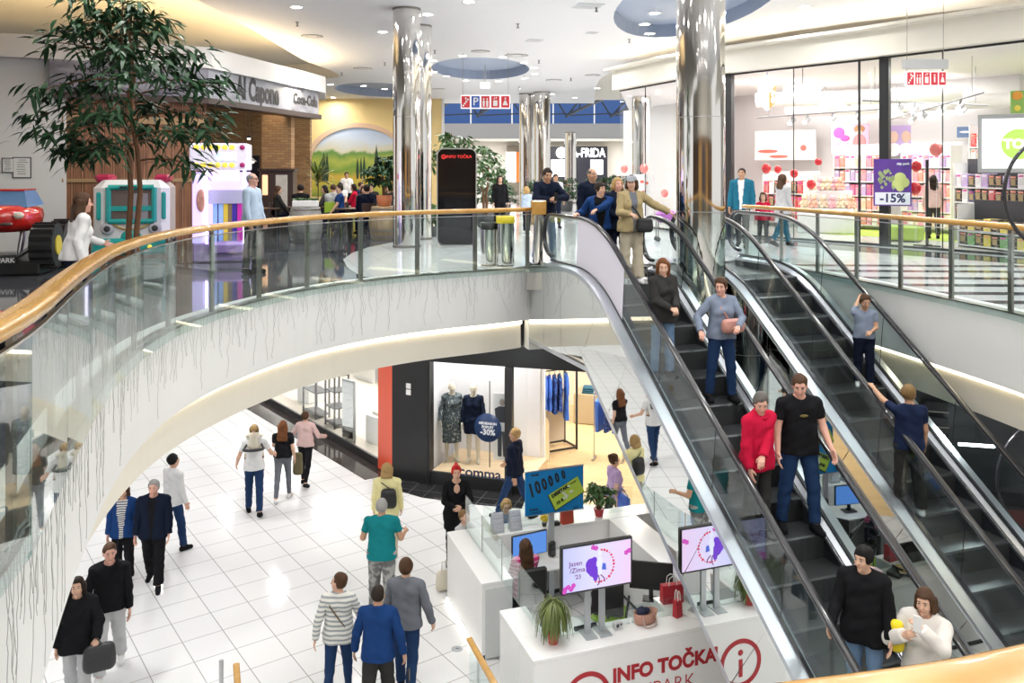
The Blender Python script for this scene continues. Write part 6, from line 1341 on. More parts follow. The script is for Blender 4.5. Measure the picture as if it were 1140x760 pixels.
def hand_field(W, d, n, sc, curl, spread=.0):
    d = d/np.linalg.norm(d); n = n-d*(n@d); n = n/(np.linalg.norm(n)+1e-9); t = np.cross(d, n); return d, n, t
def hand(W, d, n, th, sc, curl):
    """palm, four unequal fingers with knuckle bends and a thumb from the side of the palm; th picks the thumb side"""
    d = d/np.linalg.norm(d); n = n-d*(n@d); n = n/(np.linalg.norm(n)+1e-9); t = np.cross(d, n); t = t if t@th > 0 else -t; f = Field(.010*sc); s = sc
    for i, o in enumerate((.030, .010, -.010, -.028)):
        K = W+d*(.094-.004*abs(i-1))*s+t*o*s; f.cap(W+d*.012*s+t*o*.55*s, K, .0145*s, .0125*s)
        L = (.90, 1.0, .93, .74)[i]; a = curl*(.7+.1*i); p = K; q = None
        for j, l in enumerate((.042, .028, .022)):
            ang = a*(j+1) if j < 2 else a*2.6; v = d*math.cos(ang)+n*math.sin(ang)+t*(.10*(1.5-i)/1.5)*(1-min(1, curl)); v = v/np.linalg.norm(v); q = p+v*l*L*s; f.cap(p, q, (.0098-.0010*j)*s, (.0090-.0010*j)*s, .004*s); p = q
    B = W+d*.030*s+t*.026*s; m = B+(d*.55+t*.72+n*.35)/1.0*.040*s; e = m+(d*.85+t*.25+n*(.3+.4*curl))*.033*s
    f.cap(B, m, .0150*s, .0115*s).cap(m, e, .0110*s, .0085*s, .004*s); return f
CANON = 1.75
def person(label, loc, rz, H, skin, hair, top, bottom, shoe=('black',), sex='m', legs=((0, 0), (0, 0)), arms=('hang', 'hang'), lean=0, twist=0, head=(0, 0), seat=None, h=.013, cat='person', name='person', hs=1.0, build=1.0, face=True, hand_h=None, group=None, skirt=None, extras=(), front=None):
    s = H/CANON; b = build; sx = (1, -1); W_ = 1.0 if sex == 'm' else .93; seed = len(label)+int(abs(loc[0])*10)
    RL = rotm('X', R(lean)); RT = rotm('Z', R(twist)); pel = NV(0, 0, .95)
    def up(p): return RT @ (RL @ (NV(*p)-pel))+pel
    J = {}
    for i, sg in enumerate(sx):     # person's left is +x (index 0); forward is -y
        hp = NV(sg*.088*b, 0, .92); fl, kn = R(legs[i][0]), R(legs[i][1]); ab = R(legs[i][2]) if len(legs[i]) > 2 else R(2)
        kd = NV(sg*math.sin(ab), -math.sin(fl)*math.cos(ab), -math.cos(fl)*math.cos(ab)); k = hp+kd*.435
        sd = NV(sg*math.sin(ab)*.4, -math.sin(fl-kn), -math.cos(fl-kn)); an = k+sd/np.linalg.norm(sd)*.405
        fp = R(legs[i][3]) if len(legs[i]) > 3 else max(0, (kn-fl)*.75 if fl < 0 or kn > R(50) and seat is None else 0)
        td = NV(sg*.18, -math.cos(fp), -math.sin(fp)); J['h', i], J['k', i], J['a', i], J['t', i] = hp, k, an, td/np.linalg.norm(td)
        S = up((sg*.182*b*W_, .005, 1.425)); A = arms[i]; el, wr_ = None, None; curl = .35; n = None
        if A == 'hang': A = ('fk', 4, 9, 12)
        if A[0] == 'fk':
            f_, a_, e_ = R(A[1]), R(A[2]), R(A[3]); inn = R(A[4]) if len(A) > 4 else 0
            u = NV(sg*math.sin(a_), -math.sin(f_)*math.cos(a_), -math.cos(f_)*math.cos(a_)); el = S+u*.285
            v = NV(sg*math.sin(a_*.5-inn), -math.sin(f_+e_)*math.cos(inn), -math.cos(f_+e_)*math.cos(inn)); v = v/np.linalg.norm(v); wr_ = el+v*.25; n = NV(-sg, -.2, .1); th = NV(0, -1, .3)
            if e_ > R(60): n = NV(-sg*.6, 0, -.7); th = NV(-sg*.5, 0, 1)
        else:            # ('ik', target, hint, palm normal, curl)
            T = NV(*A[1])/s; hint = NV(*(A[2] if len(A) > 2 and A[2] else (sg*.5, .35, -.8))); el, wr_ = ik(S, T, .285, .25, hint); v = (wr_-el)/np.linalg.norm(wr_-el); n = NV(*(A[3] if len(A) > 3 and A[3] else (0, -.2, -1))); th = NV(-sg, 0, .25); curl = A[4] if len(A) > 4 else .55
        J['s', i], J['e', i], J['w', i], J['d', i], J['n', i], J['th', i], J['c', i] = S, el, wr_, v, n, th, curl
    zmin = min(J['a', i][2]+(-.085 if J['t', i][2] > -.2 else -.085-.02*0) + min(0, J['t', i][2]*.14+.03) for i in (0, 1))
    dz = -zmin if seat is None else seat/s+.095-.92
    D = NV(0, 0, dz)
    for k in list(J):
        if k[0] in 'hkasew': J[k] = J[k]+D
    up0 = up; up = lambda p: up0(p)+D; Sc = lambda p: np.asarray(p)*s
    hy, hpch = R(head[0]), R(head[1]); HR = RT @ RL @ rotm('Z', hy) @ rotm('X', hpch); HR = rotm('Z', R(twist)+hy) @ rotm('X', R(lean)*.35+hpch); np0 = up((0, -.004, 1.52))
    hd = lambda p: np0+HR @ ((NV(*p)-NV(0, 0, 1.52))*hs)
    # ---------------- body
    def torso(f, g=1.0, neck=True):
        ch, wa, hi = (.104, .094, .105) if sex == 'm' else (.094, .080, .108); xc = .082*b*W_; 
        for sg in sx:
            f.cap(Sc(up((sg*xc, .004, 1.36))), Sc(up((sg*.062*b, -.004, 1.13))), ch*s*b*g, wa*s*b*g, .05*s)
            f.cap(Sc(up((sg*.060*b, -.004, 1.12))), Sc(NV(sg*.070*b, .012, .95)+D), wa*s*b*g, hi*s*b*g, .05*s)
            f.cap(Sc(up((0, .012, 1.445))), Sc(up((sg*.165*b*W_, .006, 1.425))), .052*s, .056*s*g, .04*s)
            f.cap(Sc(up((0, .018, 1.50))), Sc(up((sg*.11*b, .012, 1.45))), .036*s, .036*s, .03*s)
            if sex == 'f': f.ell(Sc(up((sg*.072, -.078, 1.285))), NV(.066, .056, .062)*s, k=.04*s)
        if b > 1.08: f.ell(Sc(up((0, -.06, 1.08))), NV(.13, .10, .13)*s*b, k=.06*s)
        if neck: f.cap(Sc(up((0, .014, 1.45))), Sc(hd((0, .012, 1.57))), .058*s*W_, .050*s*W_, .03*s)
    def limb_arm(f, i, g=1.0, upto=2.0):
        S, E_, W = J['s', i], J['e', i], J['w', i]; f.cap(Sc(S), Sc(E_), .050*s*b*W_*g, .040*s*b*W_*g, .025*s); f.cap(Sc(E_), Sc(W), .041*s*b*W_*g, .028*s*W_*g, .02*s)
    def limb_leg(f, i, g=1.0, cuff=None):
        h_, k_, a_ = J['h', i], J['k', i], J['a', i]; f.cap(Sc(h_), Sc(k_), .086*s*b*g, .056*s*b*g, .04*s); f.cap(Sc(k_), Sc(a_), .053*s*b*g, (cuff or .036)*s*g, .03*s)
        c = k_*.68+a_*.32+NV(0, .016, 0); f.ell(Sc(c), NV(.045, .050, .10)*s*b*g, k=.03*s)
    def foot(f, i, g=0):
        a_, t_ = J['a', i], J['t', i]; up_ = NV(0, 0, 1); heel = a_+NV(0, 0, -.045)-t_*.035; f.cap(Sc(heel), Sc(a_+NV(0, 0, -.055)+t_*.135), (.036+g)*s, (.030+g)*s, .02*s); f.cap(Sc(a_), Sc(a_+NV(0, 0, -.04)+t_*.06), (.036+g)*s, (.034+g)*s, .02*s)
    F = Field(.03*s); torso(F)
    for i in (0, 1): limb_arm(F, i); limb_leg(F, i); foot(F, i)
    f = F; q = s*hs
    f.ell(Sc(hd((0, .014, 1.652))), NV(.074, .093, .098)*q, HR, .03*s); f.ell(Sc(hd((0, -.028, 1.588))), NV(.053, .060, .070)*q, HR, .03*s)
    f.cap(Sc(hd((0, -.083, 1.652))), Sc(hd((0, -.108, 1.612))), .009*q, .015*q, .012*s)
    for sg in sx:
        f.ell(Sc(hd((sg*.076, .012, 1.625))), NV(.011, .022, .032)*q, HR, .008*s); f.cap(Sc(hd((sg*.018, -.078, 1.672))), Sc(hd((sg*.05, -.066, 1.668))), .010*q, .008*q, .012*s)
        f.ell(Sc(hd((sg*.04, -.062, 1.61))), NV(.022, .022, .02)*q, HR, .02*s)
    f.cap(Sc(hd((-.018, -.080, 1.574))), Sc(hd((.018, -.080, 1.574))), .008*q, .008*q, .01*s); f.ell(Sc(hd((0, -.075, 1.535))), NV(.022, .018, .016)*q, HR, .02*s)
    parts = [(*surf(F, h), 0)]
    hh = hand_h or min(.0085, h*.55)
    for i in (0, 1):
        hf = hand(Sc(J['w', i]-J['d', i]*.012), J['d', i], J['n', i], J['th', i], s*(1.0 if sex == 'm' else .92), J['c', i]); parts.append((*surf(hf, hh), 0))
    SK = MATS[skin] if isinstance(skin, str) else skin
    if face:
        for sg in sx:
            e = Field(.001).ell(Sc(hd((sg*.031, -.0745, 1.650))), NV(.0135, .0095, .0068)*q, HR); parts.append((*surf(e, .003), 1)); e = Field(.001).ell(Sc(hd((sg*.031, -.0825, 1.650))), NV(.0085, .0060, .0072)*q, HR); parts.append((*surf(e, .003), 2))
            e = Field(.004).cap(Sc(hd((sg*.016, -.088, 1.674))), Sc(hd((sg*.048, -.077, 1.672))), .0045*q, .0035*q); parts.append((*surf(e, .004), 3))
        e = Field(.004).cap(Sc(hd((-.019, -.086, 1.574))), Sc(hd((.019, -.086, 1.574))), .0055*q, .0055*q); parts.append((*surf(e, .004), 4))
    HM = hairmat(hair[1]) if hair else MATS['hair_brown']
    body = bpy.data.objects.new(name, mesh_of(name, parts, [SK, mat('eye_white', (.55, .52, .50), .3), mat('eye_iris', (.03, .02, .015), .1), HM, mat('lip', (.45, .14, .12), .4)])); C.objects.link(body)
    body.location = loc; body.rotation_euler = (0, 0, rz); tag(body, label, cat, group)
    def piece(nm, V, Q, m, lab=None):
        if len(Q) == 0: return
        o = bpy.data.objects.new(nm, mesh_of(nm, [(V, Q, 0)], [m])); C.objects.link(o); o.parent = body
        if lab: o['label'] = lab
        return o
    # ---------------- hair
    if hair and hair[0] != 'bald':
        st = hair[0]; f = Field(.02*s); f.ell(Sc(hd((0, .022, 1.664))), NV(.088, .101, .105)*q, HR, .02*s)
        Hi = HR.T; P0 = Sc(np0)
        def cutf(P, low=1.575 if st in ('short', 'crop', 'balding') else 1.53, front=-.045, hl=1.705 if st != 'fringe' else 1.685):
            X = [sum(Hi[i][j]*(P[j]-P0[j]) for j in range(3))/q for i in range(3)]; y, z = X[1], X[2]+1.52
            face_ = -np.maximum(y-front-.25*np.maximum(z-1.655, 0)*0, z-hl); side = -np.maximum(y-(-.005), z-1.655) if st in ('short', 'crop', 'balding') else np.full(y.shape, -1.)
            r_ = np.maximum(np.maximum(face_, side), low-z)
            if st == 'balding': r_ = np.maximum(r_, -np.maximum(np.abs(X[0])-.06, -(z-1.70)))
            return r_*q
        cuts = [cutf]; offh = {'crop': -.004*s, 'balding': -.006*s}.get(st, .004*s)
        V, Q = surf(f, min(h, .012), offh, cuts, .0042, seed); prt = [(V, Q, 0)]; g_ = Field(.025*s)
        if st in ('long', 'wavy'):
            ln = hair[2] if len(hair) > 2 else 1.32
            for xx in (-.058, -.02, .02, .058): g_.cap(Sc(hd((xx, .060, 1.65))), Sc(hd((xx*1.45, .095, ln))), .045*s, .034*s)
            for sg in sx: g_.cap(Sc(hd((sg*.072, .012, 1.66))), Sc(hd((sg*.088, .03, ln+.07))), .032*s, .028*s)
        if st == 'bob':
            for xx in (-.06, -.02, .02, .06): g_.cap(Sc(hd((xx, .06, 1.65))), Sc(hd((xx*1.2, .075, 1.55))), .045*s, .040*s)
            for sg in sx: g_.cap(Sc(hd((sg*.072, .005, 1.67))), Sc(hd((sg*.082, .0, 1.56))), .030*s, .026*s)
        if st in ('pony', 'bun'):
            if st == 'pony': g_.cap(Sc(hd((0, .11, 1.70))), Sc(hd((0, .165, 1.66))), .028*s, .04*s).cap(Sc(hd((0, .165, 1.66))), Sc(hd((0, .155, 1.46))), .04*s, .022*s)
            else: g_.ell(Sc(hd((0, .10, 1.72))), NV(.045, .045, .045)*s)
        if st == 'mohawk': g_.cap(Sc(hd((0, -.05, 1.755))), Sc(hd((0, .06, 1.77))), .034*s, .030*s)
        if g_.p: prt.append((*surf(g_, min(h, .012), 0, (), .005, seed), 0))
        o = bpy.data.objects.new('hair', mesh_of('hair', prt, [HM])); C.objects.link(o); o.parent = body
    # ---------------- trousers, skirt
    def zcut(z0, z1): return [lambda P: z0-P[2], lambda P: P[2]-z1]
    if bottom:
        kind, bm = bottom[0], cloth(bottom[1]); f = Field(.035*s); off = {'jeans': .013, 'leggings': .007, 'loose': .024, 'wide': .026, 'shorts': .022}[kind]*s
        for i in (0, 1): limb_leg(f, i, 1.0, {'wide': .085, 'loose': .058, 'jeans': .050, 'shorts': .05}.get(kind))
        for sg in sx: f.cap(Sc(NV(sg*.060*b, -.002, .99)+D), Sc(NV(sg*.070*b, .012, .95)+D), .094*s*b, .106*s*b, .05*s)
        cuts = []
        if seat is None: cuts += [lambda P: P[2]-(.99+dz)*s]
        def anklecut(P):
            # above each ankle, measured along its own shin
            out = None
            for i in (0, 1):
                k_, a_ = Sc(J['k', i]), Sc(J['a', i]); v = (a_-k_)/np.linalg.norm(a_-k_); e = a_-v*((.02 if kind != 'shorts' else .40)*s)
                dd = sum((P[j]-e[j])*v[j] for j in range(3)); mid = sum((P[j]-e[j])**2 for j in range(3)); out = (dd, mid) if out is None else (np.where(mid < out[1], dd, out[0]), np.minimum(mid, out[1]))
            return out[0]
        V, Q = surf(f, h, off, cuts+[anklecut], .0035 if kind != 'leggings' else .001, seed); piece('trousers' if kind != 'shorts' else 'shorts', V, Q, bm)
    for i in (0, 1):
        if shoe:
            f = Field(.02*s); foot(f, i, .002); a_ = J['a', i]; V, Q = surf(f, min(h, .012), .008*s, [lambda P, z=(a_[2]+.012)*s: P[2]-z]); piece('shoe', V, Q, cloth(shoe[0]))
    # ---------------- top garment
    if top:
        kind, tm = top[0], cloth(top[1]); off = {'tee': .013, 'sweater': .018, 'jacket': .026, 'puffer': .036, 'shirt': .016, 'dress': .014, 'coat': .028, 'vest': .02}[kind]*s
        hem = {'tee': .90, 'sweater': .90, 'jacket': .86, 'puffer': .84, 'shirt': .89, 'dress': .55, 'coat': .62, 'vest': .92}[kind] if len(top) < 3 or top[2] is None else top[2]
        slv = {'tee': .62, 'vest': 0.0}.get(kind, 1.0) if len(top) < 4 else top[3]
        f = Field(.035*s); torso(f, 1.0, False)
        if b <= 1.0 or True:
            for sg in sx: f.cap(Sc(up((sg*.05, 0, 1.15))), Sc(NV(sg*.068*b, .008, max(hem, .88))+D), .102*s*b, .126*s*b, .05*s)
        if hem < .85:
            w0 = .10 if kind != 'dress' else .108
            for sg in sx:
                if seat is None: f.cap(Sc(NV(sg*.066*b, .006, .95)+D), Sc(NV(sg*.075, .0, hem)+D+(J['k', i]-J['k', i])), (w0+.008)*s*b, (w0+.012)*s, .08*s)
            if seat is None:
                for i in (0, 1): f.cap(Sc(J['h', i]), Sc(J['h', i]+(J['k', i]-J['h', i])*min(1, (.92-hem)/.435)), .088*s, .075*s, .06*s)
        V1 = []
        nr = {'jacket': .074, 'puffer': .074, 'coat': .074, 'dress': .092}.get(kind, .080)*s; nb = Sc(up((0, -.016, 1.545)))
        ncut = lambda P: nr-np.sqrt(sum((P[j]-nb[j])**2 for j in range(3)))
        V, Q = surf(f, h, off, [ncut, lambda P: (hem+dz)*s-P[2]] if seat is None else [ncut, lambda P: (.90+dz)*s-P[2]], .004, seed)
        if front and len(Q):         # what the open jacket shows of the shirt beneath
            ce = V[Q].mean(1)/s-D; pl_ = (RT @ RL).T @ (ce-pel).T; X_, Y_, Z_ = pl_[0], pl_[1], pl_[2]+.95
            fm = (Y_ < -.045) & (np.abs(X_) < front[1]*(.35+.65*np.clip((Z_-.95)/.45, 0, 1))); piece('shirt_front', V, Q[fm], cloth(front[0])); Q = Q[~fm]
        P_ = [(V, Q, 0)]
        for i in (0, 1):
            if slv <= 0: continue
            f = Field(.02*s); S, E_, W = J['s', i], J['e', i], J['w', i]; g_ = 1.0; f.cap(Sc(S), Sc(E_), .052*s*b*W_, .043*s*b*W_, .025*s); sh = up((np.sign(S[0])*.12*b, .006, 1.43)); f.cap(Sc(sh), Sc(S), .05*s, .052*s, .02*s)
            if slv > .99: f.cap(Sc(E_), Sc(W), .043*s*b*W_, .032*s*W_, .02*s); e, v = W, (W-E_)
            elif slv > .5: e, v = S+(E_-S)*slv, (E_-S)
            v = v/np.linalg.norm(v); e = Sc(e); up_lim = Sc(sh)
            V, Q = surf(f, h, off*.9, [lambda P, e=e, v=v: sum((P[j]-e[j])*v[j] for j in range(3)), ncut] if slv < 1 or True else [], .004, seed+i)
            P_.append((V, Q, 0))
        nm = {'tee': 't_shirt', 'dress': 'dress'}.get(kind, kind); o = bpy.data.objects.new(nm, mesh_of(nm, P_, [tm])); C.objects.link(o); o.parent = body
    for fn in (extras if isinstance(extras, tuple) else (extras,)): fn(dict(body=body, up=lambda p: Sc(up(p)), hd=lambda p: Sc(hd(p)), J=J, s=s, HR=HR, piece=piece, Sc=Sc, D=D, h=h, q=q))
    return body
def hairmat(n):
    c = {'brown': (.07, .035, .018), 'dark': (.022, .014, .010), 'black': (.008, .007, .007), 'blond': (.42, .27, .11), 'darkblond': (.20, .12, .05), 'grey': (.32, .31, .30), 'red': (.55, .02, .02), 'auburn': (.15, .055, .02), 'greydark': (.12, .11, .10)}[n]
    return mat('hair_'+n, c, .6, spec=.2, noise=.35, nscale=30, stretch=(6, 6, 1))
hairmat('brown')
for n, c in (('skin_light', (.66, .40, .28)), ('skin_tan', (.52, .29, .18)), ('skin_pink', (.70, .38, .29))): mat(n, c, .5, noise=.06, nscale=12)
CL = dict(black=(.010, .010, .012), navy=(.012, .020, .055), darknavy=(.008, .012, .028), jeans=(.018, .042, .11), lightjeans=(.16, .25, .40), white=(.76, .76, .76), grey=(.15, .16, .185), lightgrey=(.50, .51, .52), darkgrey=(.06, .06, .062), teal=(.01, .20, .22), yellow=(.84, .77, .40), red=(.50, .010, .045), khaki=(.38, .30, .16), beige=(.50, .44, .33), pink=(.62, .44, .42), cream=(.72, .66, .54), blue=(.012, .045, .16), lilac=(.45, .33, .55), brown=(.16, .09, .05), greyblue=(.20, .24, .32), magenta=(.50, .02, .16), offwhite=(.74, .70, .66), lightblue=(.45, .56, .70), charcoal=(.035, .034, .033), tealblue=(.02, .14, .22), denimshirt=(.10, .16, .28))
def stripe_mat(name, c1, c2, sc):
    if name in MATS: return MATS[name]
    m, N, L, b = nt(name); w = N.new('ShaderNodeTexWave'); w.bands_direction = 'Z'; w.inputs['Scale'].default_value = sc; w.inputs['Distortion'].default_value = .6; L.new(mapped(N, L), w.inputs['Vector'])
    L.new(ramp(N, L, w.outputs['Fac'], [(.55, c1), (.68, c2)]), b.inputs['Base Color']); b.inputs['Roughness'].default_value = .85; MATS[name] = m; return m
def spot_mat(name, c1, c2, sc, lo=.38, hi=.44):
    if name in MATS: return MATS[name]
    m, N, L, b = nt(name); v = N.new('ShaderNodeTexNoise'); v.inputs['Scale'].default_value = sc; v.inputs['Detail'].default_value = 2; L.new(mapped(N, L), v.inputs['Vector'])
    L.new(ramp(N, L, v.outputs['Fac'], [(lo, c1), (hi, c2)]), b.inputs['Base Color']); b.inputs['Roughness'].default_value = .8; MATS[name] = m; return m
def cloth(n):
    if not isinstance(n, str): return n
    if n in CL: return mat('cloth_'+n, CL[n], .85, noise=.18 if n in ('jeans', 'lightjeans') else .08, nscale=5 if n in ('jeans', 'lightjeans') else 14, spec=.10)
    return MATS[n]
stripe_mat('cloth_striped', (.72, .71, .67), (.30, .33, .34), 5.5); stripe_mat('cloth_breton', (.62, .62, .62), (.02, .02, .03), 9); stripe_mat('cloth_magenta', (.50, .02, .16), (.72, .30, .45), 4.5)
spot_mat('cloth_camo', (.14, .14, .14), (.34, .34, .33), 9, .45, .55); spot_mat('cloth_leafy', (.055, .075, .085), (.34, .36, .33), 26, .58, .61); spot_mat('cloth_bluefloral', (.008, .02, .13), (.05, .16, .55), 24, .52, .58)
# ---- small worn or carried things
def strap(pts, r=.008, m=BLACK):      # a strap worn over the clothes (part of the wearer)
    def f(c):
        g = M(); g.tube([c['up'](p) for p in pts], r*c['s'], 6); g.build('strap', m, c['body'])
    return f
def cap_(m, brim=True):
    def f(c):
        q = c['q']; F_ = Field(.01).ell(c['hd']((0, .016, 1.675)), NV(.090, .104, .096)*q, c['HR']); Hi, P0 = c['HR'].T, c['hd']((0, 0, 1.52))
        cut = lambda P: (1.685-1.52)*q-sum(Hi[2][j]*(P[j]-P0[j]) for j in range(3)); V, Q = surf(F_, .011, .004, [cut]); o = c['piece']('cap', V, Q, m)
        F_ = Field(.02).ell(c['hd']((0, -.105, 1.692)), NV(.068, .070, .010)*q, c['HR']); V, Q = surf(F_, .008); c['piece']('cap_brim', V, Q, m)
    return f
def glasses(c):
    g = M()
    for sg in (1, -1):
        g.tube([c['hd']((sg*.031+.021*math.cos(t), -.094, 1.650+.016*math.sin(t))) for t in [2*PI*k/12 for k in range(12)]], .0025, 5, closed=True); g.tube([c['hd']((sg*.05, -.092, 1.652)), c['hd']((sg*.076, .0, 1.655))], .0025, 5)
    g.tube([c['hd']((-.01, -.094, 1.652)), c['hd']((.01, -.094, 1.652))], .0025, 5); g.build('glasses', BLACK, c['body'])
def print_(m, w, hh, z, shape='e'):
    def f(c):
        F_ = Field(.005).ell(c['up']((0, -.118, z)), NV(w, .014, hh)*c['s']); V, Q = surf(F_, .007); c['piece']('shirt_print', V, Q, m)
    return f
def collar(m):
    def f(c):
        g = M(); n = 14
        g.tube([c['up']((.075*math.sin(2*PI*k/n), -.005-.075*math.cos(2*PI*k/n), 1.475+.018*math.cos(2*PI*k/n)*-1)) for k in range(n)], .020*c['s'], 7, closed=True); g.build('collar', m, c['body'])
    return f
def world(body, p):                    # local point of a placed figure in world space
    v = Vector(p); v.rotate(Matrix.Rotation(body.rotation_euler.z, 3, 'Z')); return v+Vector(body.location)
def soft_bag(label, loc, rz, w, d, h_, m, cat='bag', strap_pts=None, name='shoulder_bag', flap=True, round_=.04):
    o = thing(name, label, cat, tuple(loc), rz); g = M(); F_ = Field(.03)
    r_ = d*.5; nz_ = max(2, int((h_-d)/(d*.35))+2)
    for z_ in np.linspace(r_, h_-r_*.85, nz_): F_.cap((-(w/2-r_), 0, z_), ((w/2-r_), 0, z_), r_*(1.02 if z_ < h_*.6 else .9), r_*(1.02 if z_ < h_*.6 else .9))
    V, Q = surf(F_, .012); b_ = bpy.data.objects.new('bag_body', mesh_of('bag_body', [(V, Q, 0)], [m])); C.objects.link(b_); b_.parent = o
    if flap: g = M(); g.box((0, -d*.44, h_*.68), (w*.8, d*.16, h_*.42), 0, .012); g.build('flap', m, o)
    if strap_pts:
        g = M(); M_ = Matrix.Rotation(-rz, 3, 'Z'); g.tube([M_ @ (Vector(p)-Vector(loc)) for p in strap_pts], .009, 6); g.build('strap', m, o)
    return o
# ================================================================== PEOPLE ON THE GROUND FLOOR
def gnd(u, v, H): p = onz(u, v, GZ+H); return (p.x, p.y, GZ+.002)
WK = lambda a=22, b=18: ((a, 6), (-b, 14)); WK2 = lambda a=22, b=18: ((-b, 14), (a, 6))
ST = ((3, 4), (-3, 3)); PI_ = PI
p = gnd(283, 473, 1.80)
g1 = person('man in white t-shirt carrying a toddler on his back, walking away', p, PI+.25, 1.80, 'skin_light', ('short', 'darkblond'), ('tee', 'white'), ('jeans', 'jeans'), ('black',), legs=WK(12, 10), arms=(('fk', -10, 22, 50), ('fk', 5, 30, 60)))
person('toddler in cream jacket riding high on the back of the man in white', world(g1, (0, .19, 1.36)), PI+.25, .82, 'skin_light', ('short', 'blond'), ('sweater', 'cream'), ('jeans', 'beige'), ('brown',), legs=((70, 80, 28), (70, 80, 28)), arms=(('fk', 60, 20, 20), ('fk', 60, 20, 20)), seat=.02, hs=1.35, h=.011)
g = M(); c = world(g1, (0, .19, 1.36)); o = thing('carrier_strap', 'dark carrier band under the toddler in the cream jacket', 'baby carrier', tuple(c), PI+.25); g.tube([V3(.19*math.cos(t), .02+.10*math.sin(t), .02) for t in [PI*k/10 for k in range(11)]], .03, 8); g.tube([V3(-.19, .02, .02), V3(-.12, -.16, .10), V3(-.1, -.26, .04)], .022, 8); g.tube([V3(.19, .02, .02), V3(.12, -.16, .10), V3(.1, -.26, .04)], .022, 8); g.build('band', BLACK, o)
p = gnd(315, 468, 1.68)
g2 = person('woman in black top and grey leggings with long wavy hair, walking away', p, PI+.1, 1.68, 'skin_light', ('wavy', 'auburn', 1.36), ('tee', 'black', .98), ('leggings', 'grey'), ('white',), 'f', WK2(14, 12), (('fk', 30, 10, 50), ('fk', -12, 12, 25)))
soft_bag('olive jacket bundle hanging from the arm of the woman in black top', world(g2, (-.30, -.05, .50)), PI, .20, .12, .48, mat('olive_cloth', (.12, .10, .05), .9), 'jacket', name='jacket_bundle', flap=False)
p = gnd(340, 458, 1.62); person('girl in pale pink sweater and black leggings walking away by the shop', p, PI-.15, 1.62, 'skin_light', ('short', 'brown'), ('sweater', 'pink', .95), ('leggings', 'black'), ('black',), 'f', WK(10, 12), (('fk', 20, 35, 60), ('fk', 10, 30, 60)))
p = gnd(171, 534, 1.78); person('elderly man with grey hair in open dark jacket walking towards us', p, .15, 1.78, 'skin_pink', ('short', 'grey'), ('jacket', 'darknavy', .84), ('loose', 'black'), ('black',), 'm', WK(14, 14), build=1.06, front=('black', .06))
p = gnd(190, 505, 1.78); person('man in white shirt and jeans seen behind the elderly man', (p[0]+.05, p[1], p[2]), PI-.6, 1.78, 'skin_light', ('short', 'black'), ('shirt', 'white', .88), ('jeans', 'jeans'), ('black',), 'm', WK2(12, 12))
person('person in blue jacket over striped top, half hidden by the fascia', (-6.55, 14.45, GZ+.002), .2, 1.64, 'skin_light', ('bob', 'brown'), ('jacket', 'blue', .84), ('loose', 'black'), ('black',), 'f', ST, front=('cloth_breton', .085))
p = gnd(122, 604, 1.82); g7 = person('young man in black sweater and pale grey trousers walking towards us', p, .35, 1.82, 'skin_pink', ('crop', 'brown'), ('sweater', 'black'), ('loose', 'lightgrey'), ('white',), 'm', WK2(14, 16), ('hang', ('fk', 8, 16, 20)), head=(10, 5))
g8 = person('person in black jacket with dark bag, cut off by the curved fascia', (-5.60, 11.05, GZ+.002), .3, 1.68, 'skin_light', ('long', 'dark'), ('puffer', 'black', .80), ('loose', 'lightgrey'), ('white',), 'f', WK(12, 12), (('ik', (.26, -.24, .98), None, (0, 0, -1), 1.1), 'hang'))
soft_bag('black shoulder bag held by the person in the black jacket', world(g8, (.30, -.27, .58)), .5, .38, .16, .34, mat('black_leather', (.018, .018, .02), .45), strap_pts=[world(g8, (.20, -.24, .86)), world(g8, (.26, -.26, 1.0)), world(g8, (.38, -.27, .86))])
p = gnd(431, 516, 1.75); g9 = person('blond person in pale yellow shirt with small black backpack, walking away', p, PI+.05, 1.75, 'skin_light', ('bob', 'blond'), ('shirt', 'yellow', .86), ('loose', 'beige'), ('white',), 'f', ST, ('hang', 'hang'), build=1.05)
soft_bag('small black backpack on the yellow shirt', world(g9, (-.04, .16, 1.02)), PI+.05, .28, .15, .34, BLACK, 'backpack', [world(g9, (-.12, .13, 1.30)), world(g9, (.02, .15, 1.42)), world(g9, (.13, .06, 1.46)), world(g9, (.14, -.08, 1.40))], 'backpack')
p = gnd(425, 556, 1.78); person('grey haired man in teal t-shirt and grey camouflage trousers, walking away', p, PI, 1.78, 'skin_tan', ('short', 'grey'), ('tee', 'teal', .86), ('loose', 'cloth_camo'), ('black',), 'm', ST, (('fk', 5, 18, 85), ('fk', 5, 18, 85)), build=1.12)
p = gnd(377, 638, 1.68); person('woman in cream striped sweater with crossbody strap and blue jeans', p, PI+.05, 1.68, 'skin_light', ('short', 'brown'), ('sweater', 'cloth_striped', .86), ('leggings', 'jeans'), ('white',), 'f', WK2(14, 14), (('fk', -15, 18, 10), ('fk', 10, 25, 25)), head=(75, 0), build=1.03, extras=(strap([(.165, .02, 1.475), (.09, .13, 1.36), (-.03, .14, 1.20), (-.15, .10, 1.02), (-.19, .02, .95)], .010, mat('brown_leather', (.12, .08, .04), .6)),))
person('man in grey long sleeved top walking away behind the blue sweater', (-1.40, 11.35, GZ+.002), PI-.15, 1.80, 'skin_light', ('short', 'brown'), ('sweater', 'grey'), ('jeans', 'jeans'), ('black',), 'm', WK(12, 10), (('fk', 5, 14, 15), ('fk', 0, 20, 20)))
p = gnd(421, 651, 1.75); g13 = person('man in dark blue sweater walking away at the bottom of the picture', p, PI-.05, 1.75, 'skin_tan', ('crop', 'dark'), ('sweater', 'blue', .86), ('loose', 'charcoal'), ('black',), 'm', WK2(14, 14), (('fk', 0, 18, 12), ('fk', -6, 20, 15)))
